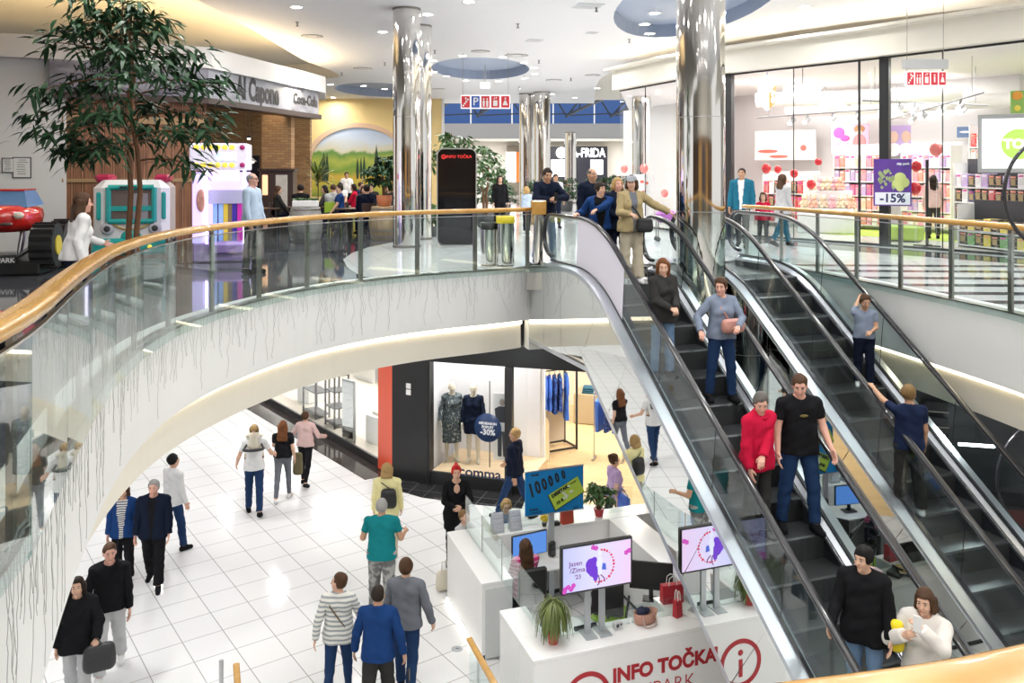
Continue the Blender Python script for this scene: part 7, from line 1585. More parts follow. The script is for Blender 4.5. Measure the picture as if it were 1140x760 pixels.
o = thing('mobile_phone', 'dark phone in the right hand of the man in blue sweater', 'phone', tuple(world(g13, (-.375, -.06, .60))), PI); g = M(); g.box((0, 0, 0), (.02, .075, .15), 0, .006); g.build('body', BLACK, o); g = M(); g.box((.011, 0, 0), (.002, .066, .135)); g.build('screen', BLACKG, o)
p = gnd(508, 519, 1.74); person('woman with red mohawk in black dress and black leggings, hands joined', p, .15, 1.74, 'skin_light', ('mohawk', 'red'), ('dress', 'black', .66), ('leggings', 'black'), ('black',), 'f', ((2, 2, 5), (-4, 3, 3)), (('ik', (.05, -.27, 1.12), (.8, .1, -.4), (-.6, .2, -.3), .6), ('ik', (-.03, -.28, 1.10), (-.8, .1, -.4), (.6, .2, .2), .5)), build=1.06, extras=(print_(MATS['skin_light'], .055, .085, 1.39),))
# ---- at the booth
p = F(4.0, 13.75, GZ+.002); k15 = person('small boy in pale sweatshirt leaning at the end of the left counter', tuple(p), .9, 1.24, 'skin_light', ('short', 'darkblond'), ('sweater', 'lightgrey'), ('jeans', 'navy'), ('white',), 'm', ST, (('fk', 60, 10, 60, 30), ('fk', 50, 10, 70, 30)), hs=1.25, lean=8)
soft_bag('pale cloth bag standing by the left counter', F(3.70, 13.72, GZ+.002), .3, .28, .14, .34, mat('canvas', (.62, .58, .48), .9), strap_pts=[F(3.64, 13.70, GZ+.31), F(3.66, 13.72, GZ+.48), F(3.74, 13.74, GZ+.48), F(3.77, 13.74, GZ+.31)], name='cloth_bag', flap=False)
p = F(4.78, 13.72, GZ+.002); person('blond boy in blue overalls behind the leaflet racks', tuple(p), .35, 1.34, 'skin_light', ('bob', 'blond'), ('tee', 'greyblue'), ('loose', 'navy'), ('white',), 'm', ST, (('ik', (.13, -.24, .86), None, (0, 0, -1)), ('ik', (-.15, -.22, .90), None, (0, 0, -1))), hs=1.18, head=(-10, 15), extras=(glasses, print_(mat('overall_bib', (.03, .14, .38), .7), .085, .13, 1.22), print_(WHITE, .03, .03, 1.30)))
p = F(4.50, 12.05, GZ+.002); CLERK_CHAIR.location = F(4.50, 12.0, GZ+.002)
person('seated info clerk with long brown hair and magenta striped top', tuple(p), EROT+PI, 1.66, 'skin_light', ('long', 'brown', 1.34), ('sweater', 'cloth_magenta'), ('jeans', 'darknavy'), ('black',), 'f', ((86, 86), (86, 86)), (('ik', (.16, -.38, .80), None, (0, 0, -1)), ('ik', (-.16, -.38, .80), None, (0, 0, -1))), seat=.52)
p = gnd(573, 474, 1.84); person('man in navy sweater and jeans striding past the shop window', (p[0], p[1], p[2]), -2.0, 1.84, 'skin_tan', ('short', 'blond'), ('sweater', 'darknavy'), ('jeans', 'jeans'), ('black',), 'm', WK(24, 20), (('fk', -22, 10, 20), ('fk', 22, 10, 25)))
p = gnd(684, 503, 1.68); g19 = person('woman in lilac top and black trousers passing the fashion shop entrance', p, 1.9, 1.68, 'skin_light', ('bun', 'brown'), ('tee', 'lilac'), ('leggings', 'black'), ('black',), 'f', WK2(22, 20), (('fk', 15, 12, 30), ('fk', -15, 12, 20)))
soft_bag('bright blue bag carried by the woman in the lilac top', world(g19, (-.32, -.02, .66)), 1.9, .34, .16, .34, mat('bag_blue', (.05, .12, .55), .5), strap_pts=[world(g19, (-.32, -.12, .95)), world(g19, (-.28, -.02, 1.10)), world(g19, (-.32, .10, .95))])
# ================================================================== PEOPLE ON THE ESCALATORS
def onesc(u, a, H):
    # stand on the tread whose front edge is nearest, then shift sideways to keep the line of sight
    k = (u-U0)/FPX; q = (.94208*a-.3354*a*k)/(.3354+.94208*k); i = round((q-.14-3.4)/.4); q = 3.4+.4*i+.14; z = min(0, max(GZ, zb(3.4+.4*i, BN)))
    a = q*(.3354+.94208*k)/(.94208-.3354*k); return tuple(F(a, q, z+.002))
DN = EROT            # facing down the escalator
D_ = lambda deg=0: DN+R(deg)
def rail(aw, z=None): pass
def toward(p, rz, w):  # world point -> local of figure placed at p, rz
    v = Vector(w)-Vector(p); v.rotate(Matrix.Rotation(-rz, 3, 'Z')); return tuple(v)
def hz(q): return min(1.0, zb(q, BH))
p = onesc(703, 6.32, 1.66); rz = D_(-8); w = F(6.86, 11.75, 1.06)
e21 = person('woman in khaki jacket and grey cap at the top of the left escalator', p, rz, 1.66, 'skin_light', ('bob', 'brown'), ('jacket', 'khaki', .84), ('wide', 'beige'), ('white',), 'f', ST, (('ik', toward(p, rz, w), None, (0, 0, -1), .6), ('ik', (-.12, -.30, 1.08), None, (.3, 0, -1), .7)), head=(-25, 8), extras=(cap_(mat('cap_grey', (.30, .32, .35), .8, noise=.3, nscale=20)), strap([(-.16, .02, 1.46), (-.10, -.13, 1.34), (.02, -.165, 1.2), (.14, -.15, 1.02)], .012)), front=('grey', .06))
soft_bag('small black crossbody bag on the khaki jacket', world(e21, (.14, -.20, .80)), rz, .26, .10, .22, mat('black_leather', (.018, .018, .02), .45))
p = onesc(688, 6.42, 1.62); p = (p[0], p[1], .002); rz = D_(-5); person('blond woman in navy jacket behind the khaki jacket', p, rz, 1.62, 'skin_pink', ('bob', 'blond'), ('jacket', 'darknavy', .84), ('jeans', 'darknavy'), ('black',), 'f', ST, ('hang', ('ik', (-.08, -.26, 1.0), None, (0, 0, -1))), front=('charcoal', .06))
p = onesc(668, 6.12, 1.54); p = (p[0], p[1], .002); rz = D_(-18); person('dark haired boy in blue jacket over black t-shirt with green print', p, rz, 1.54, 'skin_light', ('fringe', 'dark'), ('jacket', 'blue', .90), ('jeans', 'darknavy'), ('black',), 'm', ST, (('ik', toward(p, rz, F(5.66, 12.3, 1.05)), None, (0, 0, -1)), ('ik', toward(p, rz, F(5.66, 12.75, 1.05)), None, (0, 0, -1))), head=(35, 5), hs=1.06, extras=(print_(mat('print_green', (.15, .50, .12), .6), .04, .04, 1.26)), front=('black', .12))
p = onesc(659, 6.55, 1.79); person('bald man in dark jacket standing behind the boy', (p[0], p[1], .002), D_(0), 1.79, 'skin_tan', ('balding', 'greydark'), ('jacket', 'darknavy'), ('jeans', 'darknavy'), ('black',), 'm', ST, head=(10, 3))
rz = .35; p = (.62, 16.15, .002); e25 = person('man in dark zip jacket holding a phone beside the oak newel block', p, rz, 1.80, 'skin_tan', ('short', 'dark'), ('jacket', 'darknavy', .88), ('jeans', 'denimshirt'), ('black',), 'm', ((4, 4, 6), (-5, 4, 6)), (('ik', (.10, -.33, 1.24), (.9, .1, -.3), (-.6, 0, -.4), .9), ('ik', (-.04, -.33, 1.22), (-.9, .1, -.3), (.6, 0, -.4), .9)), lean=10, head=(-5, 14))
o = thing('mobile_phone', 'black phone held up by the man beside the newel block', 'phone', tuple(world(e25, (.05, -.42, 1.27))), rz); g = M(); g.box((0, 0, 0), (.075, .012, .15), 0, .004); g.build('body', BLACK, o); g = M(); g.box((0, .007, 0), (.066, .002, .136)); g.build('screen', BLACKG, o)
p = onesc(738, 5.93, 1.60); rz = D_(6); person('woman with long brown hair in dark grey jacket riding down', p, rz, 1.62, 'skin_light', ('long', 'auburn', 1.30), ('jacket', 'charcoal', .82), ('jeans', 'lightjeans'), ('black',), 'f', ST, (('ik', (.02, -.27, .98), None, (-.5, 0, -1), .8), ('ik', (-.06, -.27, .98), None, (.5, 0, -1), .8)), head=(-30, 14))
p = onesc(803, 6.45, 1.66); rz = D_(-8); e27 = person('woman in grey sweater with rose belt bag, hair tied back', p, rz, 1.66, 'skin_pink', ('pony', 'brown'), ('sweater', 'greyblue', .90), ('jeans', 'jeans'), ('black',), 'f', ((4, 5, 6), (-3, 4, 6)), (('ik', (.10, -.30, 1.05), (.8, .2, -.5), (-.4, 0, -1), .7), ('ik', (-.36, -.14, .98), (-.6, .4, -.5), (0, 0, -1), .6)), head=(-40, 12), extras=(strap([(-.14, .02, 1.47), (-.06, -.13, 1.34), (.06, -.16, 1.15), (.12, -.16, 1.06)], .010, mat('rose_leather', (.50, .24, .20), .5)),))
soft_bag('rose belt bag worn in front of the grey sweater', world(e27, (.08, -.185, .95)), rz+.2, .34, .11, .19, mat('rose_leather', (.50, .24, .20), .5))
p = onesc(843, 5.90, 1.68); rz = D_(12); person('grey haired man in bright red jacket, hand on the handrail', p, rz, 1.69, 'skin_pink', ('short', 'greydark'), ('jacket', 'red', .84), ('jeans', 'charcoal'), ('black',), 'm', ST, (('ik', toward(p, rz, F(5.66, Vector(p).dot(EY)-.42, hz(Vector(p).dot(EY)-.42)+.05)), (.6, .2, -.5), (0, 0, -1), .6), 'hang'), head=(-35, 22), lean=4, extras=(collar(cloth('red')),))
p = onesc(890, 6.58, 1.85); rz = D_(-14); e29 = person('tall man in black t-shirt and blue jeans looking down', p, rz, 1.85, 'skin_pink', ('crop', 'brown'), ('tee', 'black', .88), ('jeans', 'jeans'), ('black',), 'm', ((4, 4, 7), (-4, 5, 7)), (('fk', 10, 12, 28), ('fk', 4, 14, 18)), head=(-22, 22), build=1.07, h=.011, extras=(print_(mat('print_dim_gold', (.14, .10, .02), .6), .05, .018, 1.31),))
p = onesc(962, 6.08, 1.67); rz = D_(-50); e30 = person('person with black hair in black jacket with yellow cuff riding down', p, rz, 1.67, 'skin_light', ('fringe', 'black'), ('jacket', 'black', .80), ('jeans', 'lightjeans'), ('black',), 'm', ST, (('fk', 8, 12, 22), ('fk', 14, 14, 40)), head=(-25, 8), extras=(strap([(.13, .04, 1.475), (.02, .02, 1.495), (-.13, .04, 1.475)], .035, cloth('tealblue')),))
o = soft_bag('yellow folded cloth at the sleeve of the black jacket', world(e30, (.30, -.10, .78)), rz, .13, .09, .30, mat('yellow_cloth', (.85, .66, .02), .7), 'cloth', name='yellow_cloth', flap=False)
soft_bag('grey and rose patterned backpack on the black jacket', world(e30, (.0, .20, .98)), rz, .32, .16, .42, spot_mat('bag_pattern', (.20, .16, .17), (.55, .36, .36), 8, .45, .6), 'backpack', name='backpack')
p = onesc(1030, 6.42, 1.65); rz = D_(-62); e31 = person('woman with brown hair in white fleece jacket raising a phone', p, rz, 1.65, 'skin_light', ('bob', 'brown'), ('puffer', 'offwhite', .86), ('jeans', 'darknavy'), ('white',), 'f', ST, (('ik', (.06, -.30, 1.42), (.7, 0, -.7), (-.5, 0, .3), .8), ('ik', (-.10, -.28, 1.30), (-.7, 0, -.7), (.5, 0, .3), .8)), head=(0, 6), extras=(strap([(-.16, .06, 1.46), (-.15, .12, 1.3), (-.17, .11, 1.05)], .016, mat('brown_leather', (.12, .08, .04), .6)),))
o = thing('mobile_phone', 'bright phone screen held up by the woman in white fleece', 'phone', tuple(world(e31, (.05, -.39, 1.50))), rz); g = M(); g.box((0, 0, 0), (.075, .012, .15), 0, .004); g.build('body', WHITE, o); g = M(); g.box((0, .008, 0), (.068, .003, .138)); g.build('screen', mat('phone_lit', (0, 0, 0), .3, emit=(.9, .95, 1), es=2.5), o)
p = onesc(962, 9.06, 1.42); rz = D_(-30); qy = Vector(p).dot(EY); person('boy in grey t-shirt on right escalator, arm raised to the far handrail', p, rz, 1.30, 'skin_tan', ('short', 'brown'), ('tee', 'lightgrey' if False else 'greyblue', .94), ('loose', 'darknavy'), ('white',), 'm', ST, (('ik', (.05, -.20, .82), None, (-.4, 0, -.6), .6), ('ik', toward(p, rz, F(9.28, qy+.42, hz(qy+.42)+.05)), (-.4, .3, -.6), (0, 0, -1), .5)), head=(10, 22), hs=1.16)
p = onesc(1012, 8.32, 1.52); rz = D_(158); qy = Vector(p).dot(EY); person('boy in navy t-shirt on right escalator, arm stretched along the handrail', p, rz, 1.56, 'skin_tan', ('short', 'darkblond'), ('tee', 'navy', .90), ('loose', 'charcoal'), ('white',), 'm', ((6, 6), (-6, 8)), (('ik', toward(p, rz, F(8.09, qy+.56, hz(qy+.56)+.05)), (.3, .2, -.6), (0, 0, -1), .5), 'hang'), head=(-35, 0), hs=1.06)
# ================================================================== PEOPLE ON THE UPPER FLOOR
person('man in teal jacket over white shirt walking before the toy shop', (5.25, 19.6, .004), -.4, 1.84, 'skin_tan', ('crop', 'dark'), ('jacket', 'tealblue'), ('jeans', 'darkgrey'), ('black',), 'm', WK(18, 16), h=.016, front=('white', .065))
person('small child in red top between the two adults before the toy shop', (5.78, 19.75, .004), -.3, 1.22, 'skin_light', ('bob', 'brown'), ('sweater', 'red'), ('jeans', 'darkgrey'), ('white',), 'f', WK2(14, 12), hs=1.25, h=.014)
person('woman in pale grey top and dark green trousers passing the toy shop', (6.35, 20.1, .004), 1.9, 1.70, 'skin_light', ('long', 'brown', 1.42), ('sweater', 'lightgrey', .80), ('jeans', 'tealblue'), ('black',), 'f', WK(20, 20), h=.016)
u37 = person('girl with brown hair in white top hurrying past the bus ride', (-4.75, 9.3, .005), 2.3, 1.52, 'skin_pink', ('long', 'brown', 1.40), ('sweater', 'white', .92), ('jeans', 'darknavy'), ('black',), 'f', WK(20, 18), (('fk', 25, 15, 45), ('fk', -20, 12, 30)), lean=10)
soft_bag('black bag under the arm of the girl in the white top', world(u37, (.36, -.10, .86)), 2.3, .36, .16, .30, BLACK)
person('grey haired man in white shirt and dark waistcoat by the prize machine', (-4.42, 14.6, .005), 1.35, 1.70, 'skin_pink', ('balding', 'grey'), ('shirt', 'lightblue'), ('jeans', 'darkgrey'), ('black',), 'm', ST, h=.014, extras=(glasses,))
# cafe
tabs = [(-5.5, 27.4), (-4.6, 28.4), (-5.9, 24.0), (-5.0, 24.4), (-4.35, 23.2), (-4.0, 25.6), (-6.7, 23.2)]
for (x, y), lab in zip(tabs, ('dark cafe table deep in the cafe behind the barrel', 'rearmost dark cafe table near the mural', 'dark cafe table beside the brick pillar', 'dark cafe table behind the herb barrel', 'dark cafe table nearest the polished column', 'dark cafe table before the mural', 'dark cafe table at the left of the cafe')): table(lab, x, y, rz=.15)
din = [(-5.0, 27.2, -1.5, 'dark', 'bob', 'red', 'f', 'woman in red top seated deep in the cafe'), (-5.6, 28.0, .1, 'black', 'short', 'white', 'm', 'man in white t-shirt seated deep in the cafe facing us'), (-4.1, 28.2, -1.4, 'blond', 'bob', 'darkgrey', 'f', 'blond woman seated at the rearmost cafe table'), (-5.1, 28.9, 1.0, 'brown', 'short', 'navy', 'm', 'man in navy top seated at the rearmost cafe table'), (-6.45, 23.6, 2.0, 'brown', 'long', 'charcoal', 'f', 'woman in dark top seated at the left cafe table'), (-5.75, 23.35, PI, 'dark', 'short', 'black', 'm', 'man in black seated with his back to us left of the barrel'), (-5.35, 24.55, -1.4, 'dark', 'bob', 'darkgrey', 'f', 'dark haired woman seated behind the herb barrel'), (-4.95, 23.75, PI, 'brown', 'crop', 'lightgrey', 'm', 'man in pale grey t-shirt seated with his back to us'),
       (-4.72, 23.5, -1.2, 'dark', 'short', 'blue', 'm', 'man in blue t-shirt seated left of the navy jacket'), (-4.1, 23.75, .2, 'brown', 'bob', 'brown', 'f', 'child with brown hair seated across from the navy jacket'), (-3.85, 22.75, PI+.5, 'dark', 'short', 'darknavy', 'm', 'broad man in navy jacket seated near the polished column'), (-3.75, 26.2, -.3, 'brown', 'bob', 'charcoal', 'f', 'woman seated facing us below the right of the mural'), (-4.3, 26.1, .2, 'dark', 'short', 'charcoal', 'm', 'man seated facing us below the middle of the mural')]
for i, (x, y, rz, hc, hs_, col, sx_, lab) in enumerate(din):
    v = Vector((math.sin(rz), -math.cos(rz))); chair('cafe chair of the '+lab.replace(' seated', '', 1), x, y, rz+PI, None if i != 7 else LIMEC)
    person(lab, (x, y, .004), rz, 1.72 if sx_ == 'm' else 1.64, 'skin_light', (hs_, hc) if hs_ != 'long' else ('long', hc, 1.4), ('tee' if i in (1, 7, 8) else 'sweater', col), ('jeans', 'darknavy'), ('black',), sx_, ((86, 86), (86, 86)), (('ik', (.16, -.36, .82), None, (0, 0, -1)), ('ik', (-.16, -.36, .82), None, (0, 0, -1))), seat=.475, h=.018, hand_h=.009, head=(rnd.uniform(-15, 15), rnd.uniform(4, 16)), build=1.12 if i == 10 else 1)
person('waiter in white shirt standing before the mural', (-6.75, 35.0, .004), .3, 1.72, 'skin_tan', ('short', 'black'), ('shirt', 'white'), ('jeans', 'black'), ('black',), 'm', ST, (('fk', 15, 15, 70), ('fk', 15, 15, 70)), h=.022, hand_h=.01)
person('person in black top standing among the plants near the palm', (-.35, 25.0, .004), .3, 1.62, 'skin_light', ('long', 'dark', 1.4), ('sweater', 'black'), ('jeans', 'black'), ('black',), 'f', ST, h=.02, hand_h=.01)
person('blond child in pale blue jacket beyond the waste bins', (.42, 24.2, .004), 2.6, 1.28, 'skin_light', ('bob', 'blond'), ('jacket', 'lightblue'), ('jeans', 'darknavy'), ('white',), 'f', ST, h=.02, hand_h=.01, hs=1.2)
person('man in pale shirt far behind the leaning man', (1.35, 26.5, .004), .2, 1.66, 'skin_tan', ('short', 'dark'), ('shirt', 'lightgrey'), ('jeans', 'darknavy'), ('black',), 'm', ST, h=.02, hand_h=.01)
person('dark haired shopper inside the toy shop by the white shelving', (10.9, 22.2, .015), 2.9, 1.62, 'skin_light', ('long', 'dark', 1.36), ('jacket', 'pink'), ('jeans', 'darkgrey'), ('black',), 'f', ST, h=.02, hand_h=.01)
# ================================================================== FASHION SHOP WINDOW AND RACK
MANN = mat('mannequin_cream', (.62, .56, .45), .5)
def mannequin(label, u, Y, top, rz, arms=('hang', 'hang'), skirt=.62, bottom=None):
    x = (u-U0)/FPX*Y; return person(label, (x, Y, GZ+.275), rz, 1.80, MANN, None, top, bottom, None, 'f', ST, arms, cat='mannequin', name='mannequin', face=False, h=.014)
mannequin('mannequin in long speckled dress in the shop window', 503, 19.75, ('dress', 'cloth_leafy', .42), .2, (('fk', 5, 12, 12), ('fk', 0, 14, 30)))
mannequin('mannequin in short dark dress with teal sleeve in the shop window', 527, 19.6, ('dress', 'darknavy', .66), -.1, (('fk', 10, 12, 45), ('fk', 5, 10, 10)))
o = thing('window_sticker', 'round navy -30% sticker on the shop window glass', 'sticker', tuple(at(543, 476, 18.59)), -.305)
g = M(); g.lathe([(.005, -.002), (.31, -.002), (.31, .002), (.005, .002)], seg=40); g.xf(Matrix.Rotation(PI/2, 4, 'X')); g.build('disc', mat('sticker_navy', (.02, .05, .15), .4), o); SW = mat('sticker_white', (.75, .78, .82), .4)
text('-30%', .17, SW, (0, -.006, -.10), o, bold=.005); text('MIDSEASON', .075, SW, (0, -.006, .09), o, bold=.003); text('POPUST', .075, SW, (0, -.006, .01), o, bold=.003)
text_loc = at(536, 527, 18.58); o = thing('window_lettering', 'dark shop name letters low on the window glass', 'lettering', tuple(text_loc), -.305); text('comma,', .30, mat('letter_navy', (.03, .04, .10), .4), (0, 0, 0), o, bold=.006, sx=1.1)
p = at(559, 475, 19.2); o = thing('hanging_banner', 'white banner with a man in dark suit hanging in the window', 'banner', tuple(p), -.3)
g = M(); g.box((0, 0, 0), (.42, .015, 1.5)); g.build('sheet', WHITE, o); g = M(); g.ball((0, -.012, .55), (.06, .006, .08), 12, 8); g.build('head_print', mat('print_face', (.42, .36, .32), .5), o)
g = M(); g.slab([(-.14, -.01, .10), (.14, -.01, .10), (.17, -.01, .40), (.06, -.01, .46), (-.06, -.01, .46), (-.17, -.01, .40)], (0, -.006, 0)); g.slab([(-.10, -.01, -.66), (-.01, -.01, -.66), (.0, -.01, -.1), (-.10, -.01, -.1)], (0, -.006, 0)); g.slab([(.03, -.01, -.66), (.11, -.01, -.66), (.11, -.01, -.1), (.0, -.01, -.1)], (0, -.006, 0)); g.build('suit_print', mat('print_dark', (.05, .055, .07), .5), o)
g = M(); g.tube([(-.3, .02, 0), (-.3, .02, -2.2+.0)], .012, 6); g.tube([(-.3, .02, 0), (-.3, .02, 1.0)], .012, 6); g.build('pole', BLACK, o)
# clothes rack
A_, B_ = onz(594, 508, GZ), onz(642, 500, GZ); rz = math.atan2(B_.y-A_.y, B_.x-A_.x); L_ = (B_-A_).length
o = thing('clothes_rack', 'black framed clothes rack at the fashion shop entrance', 'clothes rack', (A_.x, A_.y, GZ+.008), rz); HR_ = 1.95
for x in (0, L_):
    for y in (0, .6): g = M(); g.box((x, y, 1.15), (.04, .04, 2.3)); g.build('post', BLACK, o)
for z in (.05, 2.28):
    for y in (0, .6): g = M(); g.box((L_/2, y, z), (L_, .04, .04)); g.build('frame_bar', BLACK, o)
    for x in (0, L_): g = M(); g.box((x, .3, z), (.04, .6, .04)); g.build('frame_bar', BLACK, o)
g = M(); g.tube([(0, .3, HR_), (L_, .3, HR_)], .016, 8); g.build('rail', BLACK, o); g = M(); g.box((L_/2, .3, 2.36), (L_+.1, .7, .1)); g.build('top_shelf', SHOPIN, o)
g = M(); g.box((L_/2, .55, .75), (L_-.1, .03, 1.3)); g.build('back_panel', mat('rack_board', (.70, .62, .50), .6), o)
gar = [(.05, 'cloth_bluefloral', 1.05, 'navy floral dress at the left end of the rack'), (.16, 'cloth_bluefloral', 1.10, 'second navy floral dress on the rack'), (.27, 'cloth_bluefloral', 1.0, 'third navy floral dress, next to the bright shirts'), (.40, 'bright', .80, 'bright blue shirt right of the floral dresses'), (.50, 'bright', .85, 'second bright blue shirt on the rack'), (.62, 'cloth_bluefloral', .95, 'dark floral blouse between the bright blue clothes'), (.74, 'cloth_bluefloral', .9, 'dark blouse left of the long blue dress'), (.90, 'bright', 1.15, 'long bright blue pleated dress at the right end')]
BRI = mat('bright_blue_cloth', (.05, .16, .62), .8, noise=.35, nscale=9, stretch=(4, 4, .4))
for t, mn, ln, lab in gar:
    x, y = A_.x+math.cos(rz)*t*L_-math.sin(rz)*.3, A_.y+math.sin(rz)*t*L_+math.cos(rz)*.3; q = thing('hanging_garment', lab, 'garment', (x, y, GZ+.008+HR_-.10), rz+1.15); m = BRI if mn == 'bright' else MATS[mn]
    g = M(); n = 9; P = []
    for (z, w_, d_) in ((.0, .05, .03), (-.06, .19, .045), (-.25, .17, .05), (-.5, .16, .05), (-ln, .22, .07)):
        for k in range(16): tt = 2*PI*k/16; rip = 1+.12*math.sin(5*tt+t*9)*(-z/ln); P.append((w_*math.cos(tt)*rip, d_*math.sin(tt)*rip, z))
    g.add(P, [(i*16+k, i*16+(k+1) % 16, (i+1)*16+(k+1) % 16, (i+1)*16+k) for i in range(4) for k in range(16)], True); g.build('cloth', m, q)
    for s_ in (-1, 1): g = M(); g.tube([(s_*.17, 0, -.07), (s_*.22, 0, -.3), (s_*.21, 0, -.52)], [.045, .05, .045], 8); g.build('sleeve', m, q)
    g = M(); g.tube([(-.17, 0, -.04), (0, 0, .015), (.17, 0, -.04)], .008, 6); g.tube([(0, 0, .015), (0, 0, .06), (.0, .02, .085), (0, 0, .11)], .006, 6); g.build('hanger', BLACK, q)
p = onz(624, 500, GZ); o = thing('copper_bowl', 'copper coloured bowl on the shelf above the rack', 'bowl', (A_.x+.75*L_*math.cos(rz)-.3*math.sin(rz), A_.y+.75*L_*math.sin(rz)+.3*math.cos(rz), GZ+.008+2.412)); g = M(); g.lathe([(.08, 0), (.2, .05), (.24, .12), (.2, .16), (.19, .15)], seg=22); g.build('bowl', mat('copper', (.62, .28, .16), .25, 1), o)
p = onz(668, 474, GZ); o = thing('display_cube', 'beige low display block deeper in the fashion shop', 'display', (p.x, p.y+.4, GZ+.008), -.28); g = M(); g.box((0, 0, .42), (1.25, .8, .82), 0, .02); g.build('block', mat('tan_block', (.40, .32, .20), .6), o); g = M(); g.box((0, 0, .01), (1.2, .76, .02)); g.build('plinth', BLACK, o)
o2 = thing('folded_sweater', 'dark blue folded sweater on the beige display block', 'sweater', (p.x-.25, p.y+.25, GZ+.84), -.28)
for k in range(3): g = M(); g.box((0, 0, .03+k*.06), (.42-.02*k, .32, .055), .05*k, .025); g.build('fold', mat('sweater_petrol', (.02, .09, .14), .9), o2)
p = onz(612, 512, GZ); o = thing('standing_mirror', 'arched pale mirror board leaning before the clothes rack', 'mirror', (p.x-.15, p.y-.28, GZ+.008), rz); ap = arch(0, .32, .02, .9, .22, 12); g = M(); g.slab(ap, (0, .03, 0)); g.build('board', mat('mirror_board', (.62, .55, .45), .3), o); g = M(); g.slab([V3(q.x*.86, -.006, q.z*.97+.02) for q in ap], (0, .005, 0)); g.build('glass', MIRROR, o)
p = onz(682, 512, GZ); o = thing('clothes_rail', 'slim rail with blue clothes near the mirror clad escalator', 'clothes rack', (p.x-.1, p.y, GZ+.008), -.3)
for x in (-.35, .35): g = M(); g.tube([(x, 0, 0), (x, 0, 1.6)], .016, 8); g.box((x, 0, .015), (.05, .4, .03)); g.build('post', STEEL, o)
g = M(); g.tube([(-.35, 0, 1.6), (.35, 0, 1.6)], .016, 8); g.build('rail', STEEL, o)
for k, mm in enumerate((BRI, MATS['cloth_bluefloral'], BRI)):
    q = thing('hanging_garment', ('left', 'middle', 'right')[k]+' blue garment on the slim rail', 'garment', tuple(Vector(o.location)+Vector((math.cos(-.3)*(-.2+.2*k), math.sin(-.3)*(-.2+.2*k), 1.5))), 1.0); g = M(); g.slab([(-.2, -.03, -.08), (0, -.02, .0), (.2, -.03, -.08), (.22, -.05, -.8), (-.22, -.05, -.8)], (0, .07, 0)); g.build('cloth', mm, q); g = M(); g.tube([(0, 0, 0), (0, 0, .11)], .006, 5); g.build('hanger', BLACK, q)
# hoops hanging at the right edge of the atrium
for (u, v, r_, Y, lab) in ((1186, 215, 68, 9.3, 'large black hoop hanging at right edge above the oak rail'), (1179, 533, 69, 12.0, 'large black hoop hanging at right edge below the upper floor')):
    p = at(u, v, Y); rr_ = r_/FPX*Y; o = thing('hanging_hoop', lab, 'hoop', tuple(p)); g = M(); g.tube([V3(rr_*math.cos(2*PI*k/48), 0, rr_*math.sin(2*PI*k/48)) for k in range(48)], .022, 8, closed=True); g.build('ring', RUBBER, o)
    g = M(); zt = (CZ if v < 400 else -1.46)-p.z; g.tube([(0, 0, rr_), (0, 0, zt)], .006, 5); g.build('wire', DSTEEL, o)
def downlight_light(x, y, z, p, size=.3, col=(1, .98, .95)):
    l = bpy.data.lights.new('downlight_lamp', 'AREA'); l.shape = 'DISK'; l.size = size; l.energy = p; l.color = col; l.spread = R(170)
    o = bpy.data.objects.new('downlight_lamp', l); C.objects.link(o); o.location = (x, y, z); return o
for u, v in spots:
    p = onz(u, v, CZ); downlight_light(p.x, p.y, CZ-.03, 55, .24)
for x, y in hidden: downlight_light(x, y, CZ-.03, 70, .3)
for x in (-9, -6, 6.5, 9.5): 
    for y in (2, 7, 12, 17, 22, 27): downlight_light(x, y, -1.5, 42, .3)
for x in (-3, 0, 3):
    for y in (17.5, 21, 26): downlight_light(x, y, -1.5, 42, .3)
for y in (10, 15, 21, 24): downlight_light(-9.5, y, 4.15, 22, .3)
for x in (8, 11, 14): 
    for y in (8, 14): downlight_light(x, y, 5.4, 70, .3)

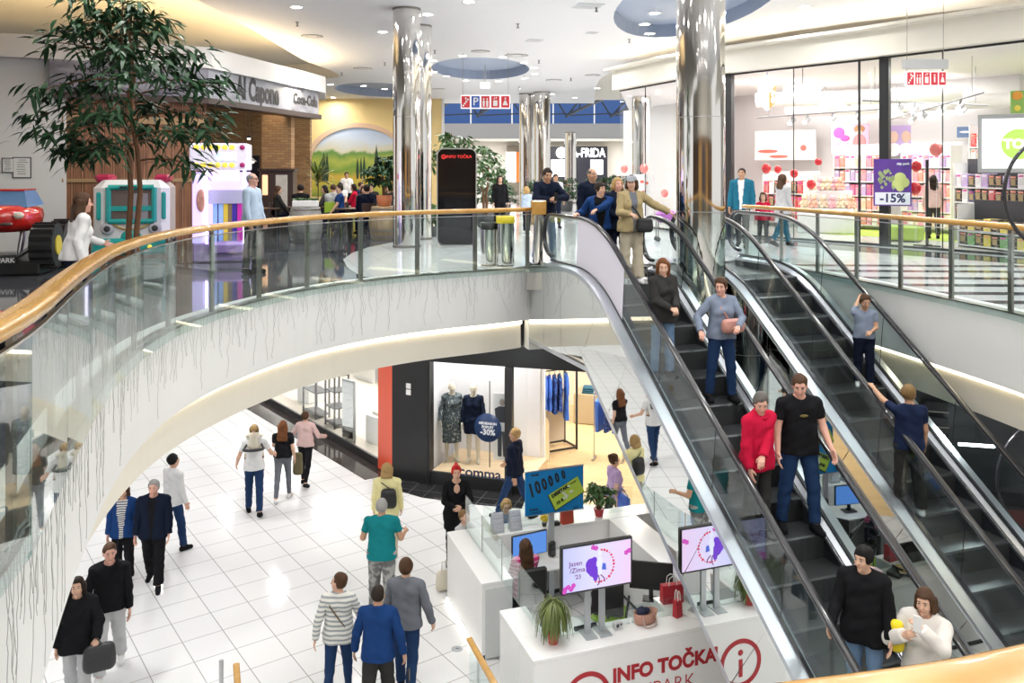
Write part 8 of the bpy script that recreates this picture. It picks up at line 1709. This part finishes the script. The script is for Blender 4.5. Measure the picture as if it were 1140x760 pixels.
# unseen area lights added to brighten the interiors, no fittings modelled
def shop_fill(x, y, z, p, sx=1.2, sy=1.2, col=(1, .97, .95)):
    l = bpy.data.lights.new('shop_fill', 'AREA'); l.shape = 'RECTANGLE'; l.size = sx; l.size_y = sy; l.energy = p; l.color = col; o = bpy.data.objects.new('shop_fill', l); C.objects.link(o); o.location = (x, y, z); return o
for x, y in ((7.6, 25.5), (9.5, 23.2), (11.3, 21), (9.3, 26.5), (11.5, 24.4), (13, 19), (5.2, 29.5), (7.0, 30)): shop_fill(x, y, 4.36, 100)
shop_fill(-.8, 19.5, -1.6, 70, 1.2, .5); 
for x, y in ((1.8, 20.5), (2.5, 23), (.8, 22.5), (4.5, 20)): shop_fill(x, y, -1.6, 80, 1, 1, (1, .95, .86))
for t in (.1, .35, .6, .85): p = V3(-11, 34, 0).lerp(V3(-1.5, 21.8, 0), t); shop_fill(p.x, p.y, -1.6, 120, 1, 1)
for x, y in ((-6.5, 25), (-4.5, 28), (-8, 33), (-6, 39), (-9, 39)): shop_fill(x, y, 4.15 if y < 29 else 5.4, 45 if y < 29 else 75, 1, 1, (1, .86, .66))
for x in (-2, 4, 9): shop_fill(x, 62.5, 3.95, 260, 2, 2)
# ================================================================== LIGHTS, CAMERA
cam = bpy.data.cameras.new('camera'); co = bpy.data.objects.new('camera', cam); C.objects.link(co)
co.location = (0, 0, HC); co.rotation_euler = (PI/2, 0, 0); cam.sensor_width = 36; cam.lens = FPX*36/1140; cam.shift_y = -(380-V0)/1140; cam.clip_end = 300; cam.clip_start = .05
S = bpy.context.scene; S.camera = co
w = bpy.data.worlds.new('world'); S.world = w; w.use_nodes = True
w.node_tree.nodes['Background'].inputs[0].default_value = (1, .995, .985, 1); w.node_tree.nodes['Background'].inputs[1].default_value = .9
S.view_settings.view_transform = 'Standard'; S.view_settings.look = 'None'; S.view_settings.gamma = 1; S.view_settings.exposure = EXPO; S.view_settings.use_curve_mapping = False
S.cycles.use_denoising = True; S.cycles.max_bounces = 8; S.cycles.transparent_max_bounces = 24; S.cycles.glossy_bounces = 5; S.cycles.diffuse_bounces = 4
S.cycles.sample_clamp_indirect = 6; S.cycles.caustics_reflective = False; S.cycles.caustics_refractive = False
try: S.cycles.denoising_input_passes = 'RGB_ALBEDO_NORMAL'; S.cycles.denoising_prefilter = 'ACCURATE'
except Exception: pass
